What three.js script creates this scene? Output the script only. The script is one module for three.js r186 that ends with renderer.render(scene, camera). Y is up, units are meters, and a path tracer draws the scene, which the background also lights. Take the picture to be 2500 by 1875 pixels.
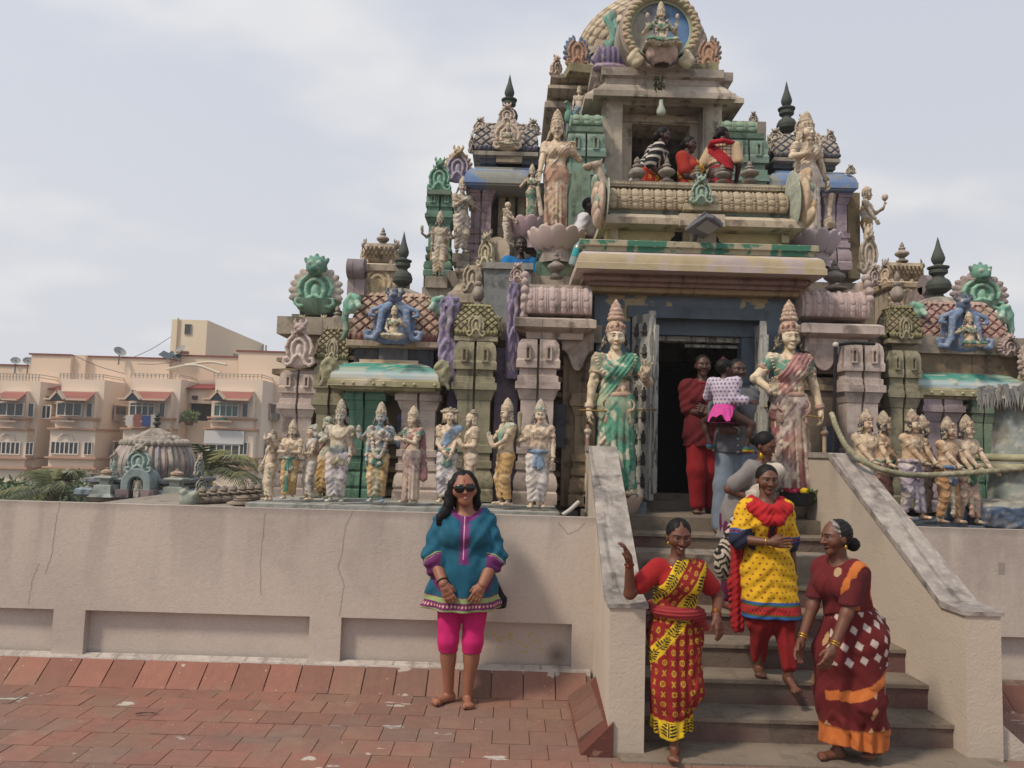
import*as THREE from 'three';
import { mergeGeometries,mergeVertices,toCreasedNormals } from 'three/addons/utils/BufferGeometryUtils.js';

// ---------- camera, sky, sun, exposure ----------
const EYE=1.8,FOCAL=1925,PITCH=THREE.MathUtils.degToRad(4.7),ROLL=0.029;// focal length in pixels of a 2500 x 1875 picture
const scene=new THREE.Scene();
const camera=new THREE.PerspectiveCamera(2*Math.atan(937.5 / FOCAL)*180 / Math.PI,4 / 3,0.1,600);
camera.position.set(0,EYE,0);
camera.rotation.order='YXZ';
camera.rotation.set(PITCH,0,ROLL);
const renderer=new THREE.WebGLRenderer({ antialias: true });
renderer.toneMapping=THREE.LinearToneMapping;
renderer.toneMappingExposure=0.96;
renderer.shadowMap.enabled=true;

const SUN_DIR=new THREE.Vector3(-0.58,0.84,0.40).normalize();
const sun=new THREE.DirectionalLight(0xffeeda,3.1);
sun.position.set(2+SUN_DIR.x*40,2+SUN_DIR.y*40,-8+SUN_DIR.z*40);
sun.target.position.set(2,2,-8);
sun.castShadow=true;sun.shadow.radius=15;
Object.assign(sun.shadow.camera,{ left: -45,right: 45,top: 30,bottom: -30,near: 1,far: 140 });
sun.shadow.mapSize.set(4096,4096);
scene.add(sun,sun.target);
// ---------- random numbers and noise ----------
let seed=7;
const rnd=()=>{ seed=(seed+0x6d2b79f5) | 0;let t=Math.imul(seed ^ (seed >>> 15),1 | seed);t=(t+Math.imul(t ^ (t >>> 7),61 | t)) ^ t;return ((t ^ (t >>> 14)) >>> 0) / 4294967296;};
const rr=(a,b)=>a+(b-a)*rnd();
const clamp=(x,a=0,b=1)=>Math.min(b,Math.max(a,x));
const sstep=(a,b,x)=>{ const t=clamp((x-a) / (b-a));return t*t*(3-2*t);};
const lerp=(a,b,t)=>a+(b-a)*t;
const hash3=(x,y,z)=>{ let h=Math.imul(x,374761393) ^ Math.imul(y,668265263) ^ Math.imul(z,2147483647 ^ 0x5bd1e995);h=Math.imul(h ^ (h >>> 13),1274126177);return ((h ^ (h >>> 16)) >>> 0) / 4294967296;};
function noise3(x,y,z) {
const i=Math.floor(x),j=Math.floor(y),k=Math.floor(z);let u=x-i,v=y-j,w=z-k;
u=u*u*(3-2*u);v=v*v*(3-2*v);w=w*w*(3-2*w);
const a=lerp(lerp(hash3(i,j,k),hash3(i+1,j,k),u),lerp(hash3(i,j+1,k),hash3(i+1,j+1,k),u),v);
const b=lerp(lerp(hash3(i,j,k+1),hash3(i+1,j,k+1),u),lerp(hash3(i,j+1,k+1),hash3(i+1,j+1,k+1),u),v);
return lerp(a,b,w);
}
const fbm3=(x,y,z,n=4)=>{ let s=0,a=0.5,t=0;for (let i=0;i<n;i++) { s += a*noise3(x,y,z);t += a;a *= 0.5;x=x*2.03+7.1;y=y*2.03+3.3;z=z*2.03+1.7;} return s / t;};
const wrapN=(x,y,px,py,s)=>{ const i=Math.floor(x),j=Math.floor(y);let u=x-i,v=y-j;u=u*u*(3-2*u);v=v*v*(3-2*v);const m=(a,n)=>((a % n)+n) % n;const H=(a,b)=>hash3(m(a,px),m(b,py),s);return lerp(lerp(H(i,j),H(i+1,j),u),lerp(H(i,j+1),H(i+1,j+1),u),v);};
const tfbm=(u,v,p,s=1,n=5,ax=1,ay=1)=>{ let sum=0,a=0.5,t=0;for (let k=0;k<n;k++) { const f=p << k;sum += a*wrapN(u*f*ax,v*f*ay,f*ax,f*ay,s+k);t += a;a *= 0.55;} return sum / t;};

// ---------- colour ----------
const lin1=(c)=>(c<=0.04045?c / 12.92:((c+0.055) / 1.055) ** 2.4),srgb1=(c)=>(c<=0.0031308?c*12.92:1.055*c ** (1 / 2.4)-0.055);
const colCache=new Map();
const C=(c)=>{ if (Array.isArray(c)) return c;if (!colCache.has(c)) { const n=parseInt(c.slice(1),16);colCache.set(c,[lin1((n >> 16) / 255),lin1(((n >> 8) & 255) / 255),lin1((n & 255) / 255)]);} return colCache.get(c);};
const mixc=(a,b,t)=>{ a=C(a);b=C(b);return [lerp(a[0],b[0],t),lerp(a[1],b[1],t),lerp(a[2],b[2],t)];};
const mulc=(a,k)=>C(a).map((x)=>x*k);

// ---------- textures ----------
function dataTex(w,h,fn,srgb=true) {
const d=new Uint8Array(w*h*4);
for (let y=0;y<h;y++) for (let x=0;x<w;x++) { const c=fn((x+0.5) / w,(y+0.5) / h),o=(y*w+x)*4;for (let k=0;k<3;k++) d[o+k]=255*clamp(srgb?srgb1(clamp(c[k])):c[k]);d[o+3]=255;}
const t=new THREE.DataTexture(d,w,h);t.wrapS=t.wrapT=THREE.RepeatWrapping;t.magFilter=THREE.LinearFilter;t.minFilter=THREE.LinearMipmapLinearFilter;t.generateMipmaps=true;
if (srgb) t.colorSpace=THREE.SRGBColorSpace;t.needsUpdate=true;return t;
}
const grime=(u,v)=>{ const a=tfbm(u,v,4,11),b=tfbm(u,v,16,31,4),s=tfbm(u,v,2,51,5,12,1);let g=1-0.42*sstep(0.5,0.72,a)*sstep(0.3,0.6,b)-0.3*sstep(0.55,0.75,s)-0.16*sstep(0.4,0.7,b);return g;};
const texStucco=dataTex(512,512,(u,v)=>{ const g=grime(u,v),sp=tfbm(u,v,64,77,2);const k=clamp(g*(0.93+0.14*sp));return [k,k*(0.985+0.015*g),k*(0.96+0.04*g)];});
const texBump=dataTex(512,512,(u,v)=>{ const x=0.55*tfbm(u,v,8,5,5)+0.45*tfbm(u,v,48,9,3);return [x,x,x];},false);
const rep=(t,x,y=x)=>{ const c=t.clone();c.repeat.set(x,y);c.needsUpdate=true;return c;};
const M={};
const std=(o)=>new THREE.MeshStandardMaterial({ roughness: 0.9,metalness: 0,...o });
M.stucco=std({ vertexColors: true,map: rep(texStucco,0.9),bumpMap: rep(texBump,1.6),bumpScale: 0.006,roughness: 0.92 });
M.sculpt=std({ vertexColors: true,roughness: 0.85 });
M.skin=std({ vertexColors: true,roughness: 0.55 });
M.cloth=std({ vertexColors: true,roughness: 0.93 });
M.hair=new THREE.MeshPhysicalMaterial({ vertexColors: true,roughness: 0.62,specularIntensity: 0.45 });
M.gloss=std({ vertexColors: true,roughness: 0.18 });
M.plain=std({ vertexColors: true,roughness: 0.8 });
M.gold=std({ vertexColors: true,roughness: 0.32,metalness: 0.85 });
// peeling paint: the colour b shows where the paint a has flaked away
const peel=(a,b,lo,hi,s,streak=1)=>{ a=C(a);b=C(b);return dataTex(512,512,(u,v)=>{ const n=tfbm(u,v,5,s,6,streak,1),m=tfbm(u,v,24,s+40,3);const t=sstep(lo,hi,n+0.25*(m-0.5));const k=0.82+0.3*m;return mixc(a,b,t).map((x)=>x*k);});};
const peelMat=(a,b,lo,hi,s,r=0.8,streak=1)=>std({ map: rep(peel(a,b,lo,hi,s,streak),r),bumpMap: rep(texBump,1.6),bumpScale: 0.004 });

// ---------- picture geometry: a pixel of the 2500 x 1875 photograph at a depth in metres ----------
const _q=new THREE.Quaternion().setFromEuler(camera.rotation);
function W(px,py,d) { const v=new THREE.Vector3((px-1250) / FOCAL,-(py-937.5) / FOCAL,-1).applyQuaternion(_q);v.multiplyScalar(d / -v.z);v.y += EYE;return v;}

// ---------- geometry ----------
const M4=()=>new THREE.Matrix4();
const tr=(x,y,z)=>M4().makeTranslation(x,y,z);
const trs=(x,y,z,rx=0,ry=0,rz=0,sx=1,sy=sx,sz=sx)=>M4().compose(new THREE.Vector3(x,y,z),new THREE.Quaternion().setFromEuler(new THREE.Euler(rx,ry,rz)),new THREE.Vector3(sx,sy,sz));
function boxUV(g) {   // uv in metres from the face's main direction
const p=g.attributes.position,n=g.attributes.normal,uv=new Float32Array(p.count*2);
for (let i=0;i<p.count;i++) {
const ax=Math.abs(n.getX(i)),ay=Math.abs(n.getY(i)),az=Math.abs(n.getZ(i));
let u,v;if (ay>ax&&ay>az) { u=p.getX(i);v=p.getZ(i);} else if (ax>az) { u=p.getZ(i)+0.37;v=p.getY(i);} else { u=p.getX(i);v=p.getY(i);}
uv[2*i]=u;uv[2*i+1]=v;
}
g.setAttribute('uv',new THREE.BufferAttribute(uv,2));return g;
}
function paint(g,col) {
const p=g.attributes.position,n=g.attributes.normal,a=new Float32Array(p.count*3),f=typeof col==='function'?col:null,c0=f?null:C(col);
for (let i=0;i<p.count;i++) { const c=f?f(p.getX(i),p.getY(i),p.getZ(i),n?n.getX(i):0,n?n.getY(i):0,n?n.getZ(i):0):c0;a[3*i]=c[0];a[3*i+1]=c[1];a[3*i+2]=c[2];}
g.setAttribute('color',new THREE.BufferAttribute(a,3));return g;
}
class Bag {   // collects geometries for ONE mesh
constructor() { this.g=[];}
add(g,col,m,crease=0.6) {
g=g.index?g.toNonIndexed():g.clone();for (const k of Object.keys(g.attributes)) if (k!=='position'&&!(k==='normal'&&crease===null)) g.deleteAttribute(k);
if (m) g.applyMatrix4(m);
if (crease!==null) { g.computeVertexNormals();if (crease>0) g=toCreasedNormals(g,crease);}
boxUV(g);paint(g,col);this.g.push(g);return this;
}
box(x0,x1,y0,y1,z0,z1,col) { return this.add(new THREE.BoxGeometry(x1-x0,y1-y0,z1-z0),col,tr((x0+x1) / 2,(y0+y1) / 2,(z0+z1) / 2),0);}
geo() { return this.g.length===1?this.g[0]:mergeGeometries(this.g);}
mesh(name,parent,mat=M.stucco) { if (!this.g.length) return null;return put(name,this.geo(),mat,parent);}
}
const usedNames=new Map();
function numbered(name) { const n=usedNames.get(name)||0;usedNames.set(name,n+1);return n?name+'_'+String(n).padStart(3,'0'):name;}
function put(name,geo,mat,parent,m) {
const o=new THREE.Mesh(geo,mat);o.castShadow=o.receiveShadow=true;o.name=!parent||parent===scene?numbered(name):name;
if (m) o.applyMatrix4(m);(parent||scene).add(o);return o;
}
function tag(o,label,category,group,kind) { o.userData={ ...o.userData,label,category };if (group) o.userData.group=group;if (kind) o.userData.kind=kind;return o;}
function thing(name,label,category,pos,turn=0,group) { const o=new THREE.Group();o.name=numbered(name);scene.add(o);if (pos) o.position.set(...pos);o.rotation.y=turn;return tag(o,label,category,group);}
function grp(name,parent,pos,turn=0) { const o=new THREE.Group();o.name=name;parent.add(o);if (pos) o.position.set(...pos);o.rotation.y=turn;return o;}
const structure=(o,label)=>{ o.userData.kind='structure';if (label) o.userData.label=label;return o;};

// rectangular mouldings: profile of [offset, y] carried round a w x d plan
function rectLathe(w,d,prof,cap=true) {
const pos=[];const q=(a,b,c,e)=>pos.push(...a,...b,...c,...a,...c,...e);
const ring=([o,y])=>[[-w / 2-o,y,d / 2+o],[w / 2+o,y,d / 2+o],[w / 2+o,y,-d / 2-o],[-w / 2-o,y,-d / 2-o]];
for (let i=0;i+1<prof.length;i++) { const A=ring(prof[i]),B=ring(prof[i+1]);for (let k=0;k<4;k++) q(A[k],A[(k+1) % 4],B[(k+1) % 4],B[k]);}
if (cap) { const A=ring(prof[0]),B=ring(prof[prof.length-1]);q(A[3],A[2],A[1],A[0]);q(B[0],B[1],B[2],B[3]);}
const g=new THREE.BufferGeometry();g.setAttribute('position',new THREE.Float32BufferAttribute(pos,3));return g;
}
// a shape in x,y pulled along z with a small bevel
function slab(pts,depth,bevel=0.006,holes) {
const s=pts instanceof THREE.Shape?pts:new THREE.Shape(pts.map((p)=>new THREE.Vector2(...p)));if (holes) s.holes.push(...holes);
return new THREE.ExtrudeGeometry(s,{ depth,bevelEnabled: bevel>0,bevelThickness: bevel,bevelSize: bevel,bevelSegments: 1,curveSegments: 10 });
}
const lathe=(pts,n=20)=>new THREE.LatheGeometry(pts.map((p)=>new THREE.Vector2(...p)),n);
// a profile in (z, y) pulled along x from -w/2 to w/2; ends capped
function extrudeX(prof,w) { const g=slab(prof.map(([z,y])=>[z,y]),w,0);g.applyMatrix4(M4().makeRotationY(-Math.PI / 2));g.translate(w / 2,0,0);return g;}
// two-panel wall as grid for vertex colours
function tube(pts,r,n=40,rs=6,closed=false) { return new THREE.TubeGeometry(new THREE.CatmullRomCurve3(pts.map((p)=>(p.isVector3?p:new THREE.Vector3(...p))),closed),n,r,rs,closed);}

// ---------- sculpting: signed distances meshed by surface nets ----------
const V=(x,y,z)=>new THREE.Vector3(x,y,z);
// tapered capsule a-b; sz flattens the section along direction n
function cap(a,b,ra,rb=ra,k=0.02,c) {
const ax=a.x,ay=a.y,az=a.z,bx=b.x-ax,by=b.y-ay,bz=b.z-az,L=bx*bx+by*by+bz*bz+1e-12,dr=rb-ra;
return { k,c,a,b,f(x,y,z) { const px=x-ax,py=y-ay,pz=z-az;let t=(px*bx+py*by+pz*bz) / L;t=t<0?0:t>1?1:t;const dx=px-bx*t,dy=py-by*t,dz=pz-bz*t;return Math.sqrt(dx*dx+dy*dy+dz*dz)-ra-dr*t;} };
}
// ellipsoid, with an optional turn (Euler)
function ell(p,rx,ry,rz,k=0.02,c,e) {
const q=e?new THREE.Matrix4().makeRotationFromEuler(new THREE.Euler(...e)).transpose().elements:null,px=p.x,py=p.y,pz=p.z,mn=Math.min(rx,ry,rz);
return { k,c,f(x,y,z) { x -= px;y -= py;z -= pz;if (q) { const X=q[0]*x+q[4]*y+q[8]*z,Y=q[1]*x+q[5]*y+q[9]*z;z=q[2]*x+q[6]*y+q[10]*z;x=X;y=Y;} const a=x / rx,b=y / ry,d=z / rz,k0=Math.sqrt(a*a+b*b+d*d);if (k0<1e-6) return -mn;const A=a / rx,B=b / ry,D=d / rz;return k0*(k0-1) / Math.sqrt(A*A+B*B+D*D);} };
}
// flattened tapered capsule: section scaled by s along z
function fcap(a,b,ra,rb,s,k=0.02,c) {
const in_=cap(V(a.x,a.y,a.z / s),V(b.x,b.y,b.z / s),ra,rb),m=Math.min(1,s);
return { k,c,a,b,f: (x,y,z)=>in_.f(x,y,z / s)*m };
}
function ring(p,axis,R,r,k=0.004,c) { const n=axis.clone().normalize();return { k,c,f(x,y,z) { x -= p.x;y -= p.y;z -= p.z;const h=x*n.x+y*n.y+z*n.z,q=Math.sqrt(Math.max(0,x*x+y*y+z*z-h*h))-R;return Math.sqrt(q*q+h*h)-r;} };}
function bx(p,hx,hy,hz,r=0.01,k=0.01,c,ry=0) { const cs=Math.cos(ry),sn=Math.sin(ry);return { k,c,f(x,y,z) { x -= p.x;y -= p.y;z -= p.z;const X=cs*x-sn*z,Z=sn*x+cs*z;const a=Math.abs(X)-hx+r,b=Math.abs(y)-hy+r,d=Math.abs(Z)-hz+r;return Math.hypot(Math.max(a,0),Math.max(b,0),Math.max(d,0))+Math.min(0,Math.max(a,b,d))-r;} };}
const chain=(pts,r0,r1,k,c)=>pts.slice(1).map((p,i)=>cap(pts[i],p,lerp(r0,r1,i / (pts.length-1)),lerp(r0,r1,(i+1) / (pts.length-1)),k,c));
const smin=(a,b,k)=>{ if (k<=0) return Math.min(a,b);const h=Math.max(k-Math.abs(a-b),0) / k;return Math.min(a,b)-h*h*k*0.25;};

// prims: {f,k,c,op,paint}; opt: cell, off (grow), clip(x,y,z) keeps where < 0, disp(x,y,z,d) added to the distance, box [min,max], col default, vary
function sculpt(prims,{ cell=0.01,off=0,clip,disp,box,col='#ffffff',vary,ck=0.006 }={}) {
const solid=prims.filter((p)=>!p.paint);
// bounds by sampling outwards from anchor points
const mn=V(...box[0]),mx=V(...box[1]);
const nx=Math.ceil((mx.x-mn.x) / cell)+1,ny=Math.ceil((mx.y-mn.y) / cell)+1,nz=Math.ceil((mx.z-mn.z) / cell)+1;
const D=new Float32Array(nx*ny*nz),BS=8,hd=BS*cell*0.5*Math.sqrt(3)*1.02,near=new Uint8Array(Math.ceil(nx / BS)*Math.ceil(ny / BS)*Math.ceil(nz / BS));
const run=(list,x,y,z)=>{ let d=1e9;for (let i=0;i<list.length;i++) { const p=list[i],v=p.f(x,y,z);if (p.op==='sub') { const k=p.k,a = -v,h=Math.max(k-Math.abs(d-a),0) / (k||1);d=Math.max(d,a)+h*h*k*0.25;} else d=i?smin(d,v,p.k):v;} return d;};
const fin=(d,x,y,z)=>{ d -= off;if (disp) d += disp(x,y,z,d);if (clip) { const c=clip(x,y,z),h=Math.max(ck-Math.abs(d-c),0) / ck;d=Math.max(d,c)+h*h*ck*0.25;} return d;};
for (let bz=0;bz<nz;bz += BS) for (let by=0;by<ny;by += BS) for (let bX=0;bX<nx;bX += BS) {
const cx=mn.x+(bX+BS / 2)*cell,cy=mn.y+(by+BS / 2)*cell,cz=mn.z+(bz+BS / 2)*cell;
let m=1e9,kk=0;const vals=solid.map((p)=>{ const v=p.f(cx,cy,cz);if (p.op!=='sub') { m=Math.min(m,v);} kk=Math.max(kk,p.k);return v;});
const ex=Math.min(bX+BS,nx),ey=Math.min(by+BS,ny),ez=Math.min(bz+BS,nz),slack=hd*1.06+(disp?0.014:0.002)+kk*0.35+Math.abs(off);
if (m-slack>0||(m < -slack-0.05&&!clip&&!solid.some((p)=>p.op==='sub'))) { const v=m>0?1 : -1;for (let z=bz;z<ez;z++) for (let y=by;y<ey;y++) D.fill(v,(z*ny+y)*nx+bX,(z*ny+y)*nx+ex);continue;}
const list=solid.filter((p,i)=>(p.op==='sub'?vals[i]<hd*1.3+p.k+0.03:vals[i]<m+hd*2.2+Math.max(p.k,kk*0.7)+0.004));
for (let z=bz;z<ez;z++) for (let y=by;y<ey;y++) for (let x=bX;x<ex;x++) { const X=mn.x+x*cell,Y=mn.y+y*cell,Z=mn.z+z*cell;D[(z*ny+y)*nx+x]=fin(run(list,X,Y,Z),X,Y,Z);}
}
const pos=[],id=new Int32Array(nx*ny*nz).fill(-1),sx=1,sy=nx,sz=nx*ny,corner=[0,sx,sy,sx+sy,sz,sx+sz,sy+sz,sx+sy+sz];
const E=[[0,1],[2,3],[4,5],[6,7],[0,2],[1,3],[4,6],[5,7],[0,4],[1,5],[2,6],[3,7]];
for (let z=0;z<nz-1;z++) for (let y=0;y<ny-1;y++) for (let x=0;x<nx-1;x++) {
const o=z*sz+y*sy+x;let mask=0;for (let c=0;c<8;c++) if (D[o+corner[c]]<0) mask |= 1 << c;if (mask===0||mask===255) continue;
let n=0,X=0,Y=0,Z=0;
for (const [a,b] of E) { if (((mask >> a) & 1)===((mask >> b) & 1)) continue;const da=D[o+corner[a]],db=D[o+corner[b]],t=da / (da-db);X += lerp(a & 1,b & 1,t);Y += lerp((a >> 1) & 1,(b >> 1) & 1,t);Z += lerp(a >> 2,b >> 2,t);n++;}
id[o]=pos.length / 3;pos.push(mn.x+(x+X / n)*cell,mn.y+(y+Y / n)*cell,mn.z+(z+Z / n)*cell);
}
const idx=[],quad=(a,b,c,d,flip)=>{ if (a<0||b<0||c<0||d<0) return;if (flip) idx.push(a,c,b,a,d,c);else idx.push(a,b,c,a,c,d);};
for (let z=1;z<nz-1;z++) for (let y=1;y<ny-1;y++) for (let x=1;x<nx-1;x++) {
const o=z*sz+y*sy+x,s=D[o]<0;
if (s!==D[o+sx]<0) quad(id[o-sy-sz],id[o-sz],id[o],id[o-sy],!s);
if (s!==D[o+sy]<0) quad(id[o-sx-sz],id[o-sx],id[o],id[o-sz],!s);
if (s!==D[o+sz]<0) quad(id[o-sx-sy],id[o-sy],id[o],id[o-sx],!s);
}
const g=new THREE.BufferGeometry();g.setAttribute('position',new THREE.Float32BufferAttribute(pos,3));g.setIndex(idx);g.computeVertexNormals();
const n=pos.length / 3,cl=new Float32Array(n*3),N=g.attributes.normal;
for (let i=0;i<n;i++) {
const x=pos[3*i],y=pos[3*i+1],z=pos[3*i+2];let best=1e9,c=null;
for (const p of prims) { if (!p.c||p.op==='sub') continue;const v=p.f(x,y,z)-(p.paint?(p.pr||0)+10:0);if (p.paint?v < -10&&v<best:v<best) { best=v;c=p.c;} }
c=c||col;if (typeof c==='function') c=c(x,y,z,N.getX(i),N.getY(i),N.getZ(i));c=C(c);if (vary) c=vary(c,x,y,z,N.getX(i),N.getY(i),N.getZ(i));
cl[3*i]=c[0];cl[3*i+1]=c[1];cl[3*i+2]=c[2];
}
g.setAttribute('color',new THREE.BufferAttribute(cl,3));g.setAttribute('uv',new THREE.BufferAttribute(new Float32Array(n*2),2));
return g;
}
// joins indexed sculpted pieces
function join(gs) { gs=gs.filter((g)=>g.index&&g.index.count);return gs.length===1?gs[0]:mergeGeometries(gs);}
// bounding box of prims that carry a, b or p
// ---------- sky ----------
{
const w=1024,h=512,d=new Float32Array(w*h*4);
for (let y=0;y<h;y++) for (let x=0;x<w;x++) {
const el=((y+0.5) / h-0.5)*Math.PI,az=((x+0.5) / w-0.5)*2*Math.PI,dx=Math.cos(az)*Math.cos(el),dy=Math.sin(el),dz=Math.sin(az)*Math.cos(el),o=(y*w+x)*4;
let c;
if (dy > -0.01) {
const t=clamp(dy),cosS=dx*SUN_DIR.x+dy*SUN_DIR.y+dz*SUN_DIR.z;
const hor=[0.73,0.75,0.80],zen=[0.60,0.645,0.76];
c=mixc(hor,zen,sstep(0.02,0.75,t));
const glow=0.26*Math.pow(clamp(cosS*0.5+0.5),3)+0.4*Math.pow(clamp(cosS),24);c=[c[0]*(0.95+glow*1.05),c[1]*(0.95+glow),c[2]*(0.95+glow*0.9)];
const k=1 / (dy+0.14),cl=fbm3(dx*k*1.3+3,dz*k*1.9+9,2.5,6),m=fbm3(dx*k*0.5,dz*k*0.7,5.1,4),a=0.8*sstep(0.46,0.7,cl)*sstep(0.34,0.62,m);
c=mixc(c,[0.88+glow,0.865+glow,0.85+glow*0.9],a);
} else c=[0.2,0.17,0.15];
d[o]=c[0];d[o+1]=c[1];d[o+2]=c[2];d[o+3]=1;
}
const t=new THREE.DataTexture(d,w,h,THREE.RGBAFormat,THREE.FloatType);t.mapping=THREE.EquirectangularReflectionMapping;t.magFilter=THREE.LinearFilter;t.needsUpdate=true;
scene.background=scene.environment=t;
scene.fog=new THREE.FogExp2(new THREE.Color(0.72,0.73,0.76),0.0011);
}

// ---------- terrace floor of clay tiles ----------
const texFloor=dataTex(1024,1024,(u,v)=>{
const a=tfbm(u,v,5,3,6),b=tfbm(u,v,24,9,4),f=tfbm(u,v,100,19,2),st=tfbm(u,v,4,61,6,1,2);
let c=mixc([0.232,0.108,0.077],[0.188,0.112,0.083],sstep(0.35,0.65,a));c=mixc(c,[0.21,0.13,0.09],0.75*sstep(0.5,0.68,b)*sstep(0.4,0.6,st));
c=mixc(c,[0.14,0.10,0.085],0.55*sstep(0.6,0.78,st));
const fl=tfbm(u,v,12,91,5,1,2.0 | 0),band=sstep(0.58,0.72,tfbm(u,v,3,83,3));c=mixc(c,[0.46,0.45,0.40],0.8*sstep(0.765,0.785,fl+0.10*band));
const sp=wrapN(u*260,v*260,260,260,5);c=mixc(c,[0.6,0.55,0.5],sp>0.975?0.7:0);
const k=0.9+0.2*f;return c.map((x)=>x*k);
});
M.tile=std({ vertexColors: true,map: rep(texFloor,1 / 4.4),bumpMap: rep(texBump,1.8),bumpScale: 0.004,roughness: 0.78 });
M.grout=std({ color: new THREE.Color(0.2,0.125,0.095),roughness: 1,bumpMap: rep(texBump,3),bumpScale: 0.01 });
const floor=structure(put('terrace_floor',boxUV(new THREE.PlaneGeometry(30,16).rotateX(-Math.PI / 2).translate(2,-0.012,1.4)),M.grout),'terrace floor paved with worn red clay tiles');
const TS=0.232;
{
const variants=[];for (let k=0;k<5;k++) { const s=TS-0.005,g=new THREE.BoxGeometry(s,0.03,s,1,1,1);variants.push(g);}
const far=new Bag();
for (let r=0;r<34;r++) {
const zc = -5.80+r*TS+(r===0?0.005:0),off=(r % 2)*TS*0.5+0.03*Math.sin(r*3.1);
for (let i = -22;i<24;i++) {
const x=i*TS+off+0.4;if (zc < -4.75&&x>0.54&&x<3.35) continue;
const t=0.9+0.2*rnd(),w=rr(-0.06,0.06),col=[t*(1+w),t,t*(1-w*0.6)];
const ytop=rr(-0.002,0.002),seen=zc < -4.1&&Math.abs(x) < -zc*0.72;
const m=trs(x,ytop-0.015,zc,rr(-0.006,0.006),0,rr(-0.006,0.006));
const g0=variants[i & 3];
if (seen) put('tile',new Bag().add(g0,col,m,0).geo(),M.tile,floor);else if (r<30) far.add(g0,col,m,0);
}
}
far.mesh('tiles',floor,M.tile).userData.kind='stuff';
}
// a strip of dead leaf on the tiles
tag(put('dry_leaf',sculpt(chain([V(-0.09,0,0),V(-0.05,0.015,0.005),V(0.02,0.012,-0.01),V(0.09,0.004,0.012)],0.008,0.004,0.01),{ cell: 0.004,box: [[-0.12,-0.02,-0.03],[0.12,0.03,0.03]],col: [0.05,0.03,0.02],disp: (x,y)=>Math.abs(y-0.01)*0.6 }),M.cloth,scene,trs(W(365,1722,5.3).x,0.006,-5.3)),'curled dry brown leaf lying alone on the red tiles','leaf');

// ---------- boundary wall with recessed panels ----------
const cracks=(ctx,list,k)=>{ ctx.lineCap='round';for (const l of list) { for (const [w,a] of [[2.6,0.12],[0.9,0.55]]) { ctx.strokeStyle=`rgba(70,58,52,${a})`;ctx.lineWidth=w;ctx.beginPath();let [x,y]=l[0];ctx.moveTo(x*k,y*k);for (const [X,Y] of l.slice(1)) { for (let i=1;i<=8;i++) ctx.lineTo(lerp(x,X,i / 8)*k+rr(-1.6,1.6),lerp(y,Y,i / 8)*k+rr(-1,1));x=X;y=Y;} ctx.stroke();} } };
function wallTexture(w,h,scale,draw) {   // metres, pixels per metre
const W_=Math.round(w*scale),H_=Math.round(h*scale),cv=document.createElement('canvas');cv.width=W_;cv.height=H_;const ctx=cv.getContext('2d'),im=ctx.createImageData(W_,H_);
for (let y=0;y<H_;y++) for (let x=0;x<W_;x++) {
const X=x / scale,Y=y / scale,a=fbm3(X*1.3,Y*1.3,1,5),b=fbm3(X*9,Y*9,4,3),s=fbm3(X*7,Y*0.7,8,4),f=noise3(X*90,Y*90,2);
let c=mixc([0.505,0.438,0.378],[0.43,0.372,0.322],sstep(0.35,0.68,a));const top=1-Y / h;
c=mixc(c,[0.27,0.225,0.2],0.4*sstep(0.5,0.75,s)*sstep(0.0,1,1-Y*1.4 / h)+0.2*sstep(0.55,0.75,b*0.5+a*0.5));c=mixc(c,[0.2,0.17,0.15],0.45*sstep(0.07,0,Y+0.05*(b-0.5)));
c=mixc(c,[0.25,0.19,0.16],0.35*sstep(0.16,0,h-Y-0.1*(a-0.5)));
const k=0.95+0.1*f,o=(y*W_+x)*4;for (let j=0;j<3;j++) im.data[o+j]=255*clamp(srgb1(c[j]*k));im.data[o+3]=255;
}
ctx.putImageData(im,0,0);draw?.(ctx,scale);
const t=new THREE.CanvasTexture(cv);t.colorSpace=THREE.SRGBColorSpace;t.magFilter=THREE.LinearFilter;return t;
}
function setUV(g,x0,w,y0,h) { const p=g.attributes.position,uv=new Float32Array(p.count*2);for (let i=0;i<p.count;i++) { uv[2*i]=(p.getX(i)-x0) / w;uv[2*i+1]=(p.getY(i)-y0+(p.getZ(i)+6.1)*0.3) / h;} g.setAttribute('uv',new THREE.BufferAttribute(uv,2));return g;}
const WALL_Z = -6.1,WALL_H=1.293;
function parapet(name,label,x0,x1,panels,draw) {
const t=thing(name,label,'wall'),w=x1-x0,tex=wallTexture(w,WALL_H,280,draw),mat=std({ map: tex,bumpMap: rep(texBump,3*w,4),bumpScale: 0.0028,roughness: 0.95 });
const R=(a,b,c,d,z0,z1)=>new THREE.BoxGeometry(b-a,d-c,z1-z0,Math.max(1,Math.round((b-a)*4)),4,1).translate((a+b) / 2,(c+d) / 2,(z0+z1) / 2);
const front=[],P0=0.15,P1=0.49,zf=WALL_Z,zb=WALL_Z-0.075;let x=x0;
front.push(R(x0,x1,P1,WALL_H,zb,zf));
for (const [a,b] of panels) { if (a>x) front.push(R(x,a,0,P1,zb,zf));x=b;} if (x<x1) front.push(R(x,x1,0,P1,zb,zf));
put('wall_face',setUV(mergeGeometries(front),x0,w,0,WALL_H),mat,t);
for (const [a,b] of panels) put('recessed_panel',setUV(R(a-0.01,b+0.01,0,P1+0.01,zb-0.16,zb-0.001),x0,w,0,WALL_H),mat,t);
return t;
}
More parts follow.
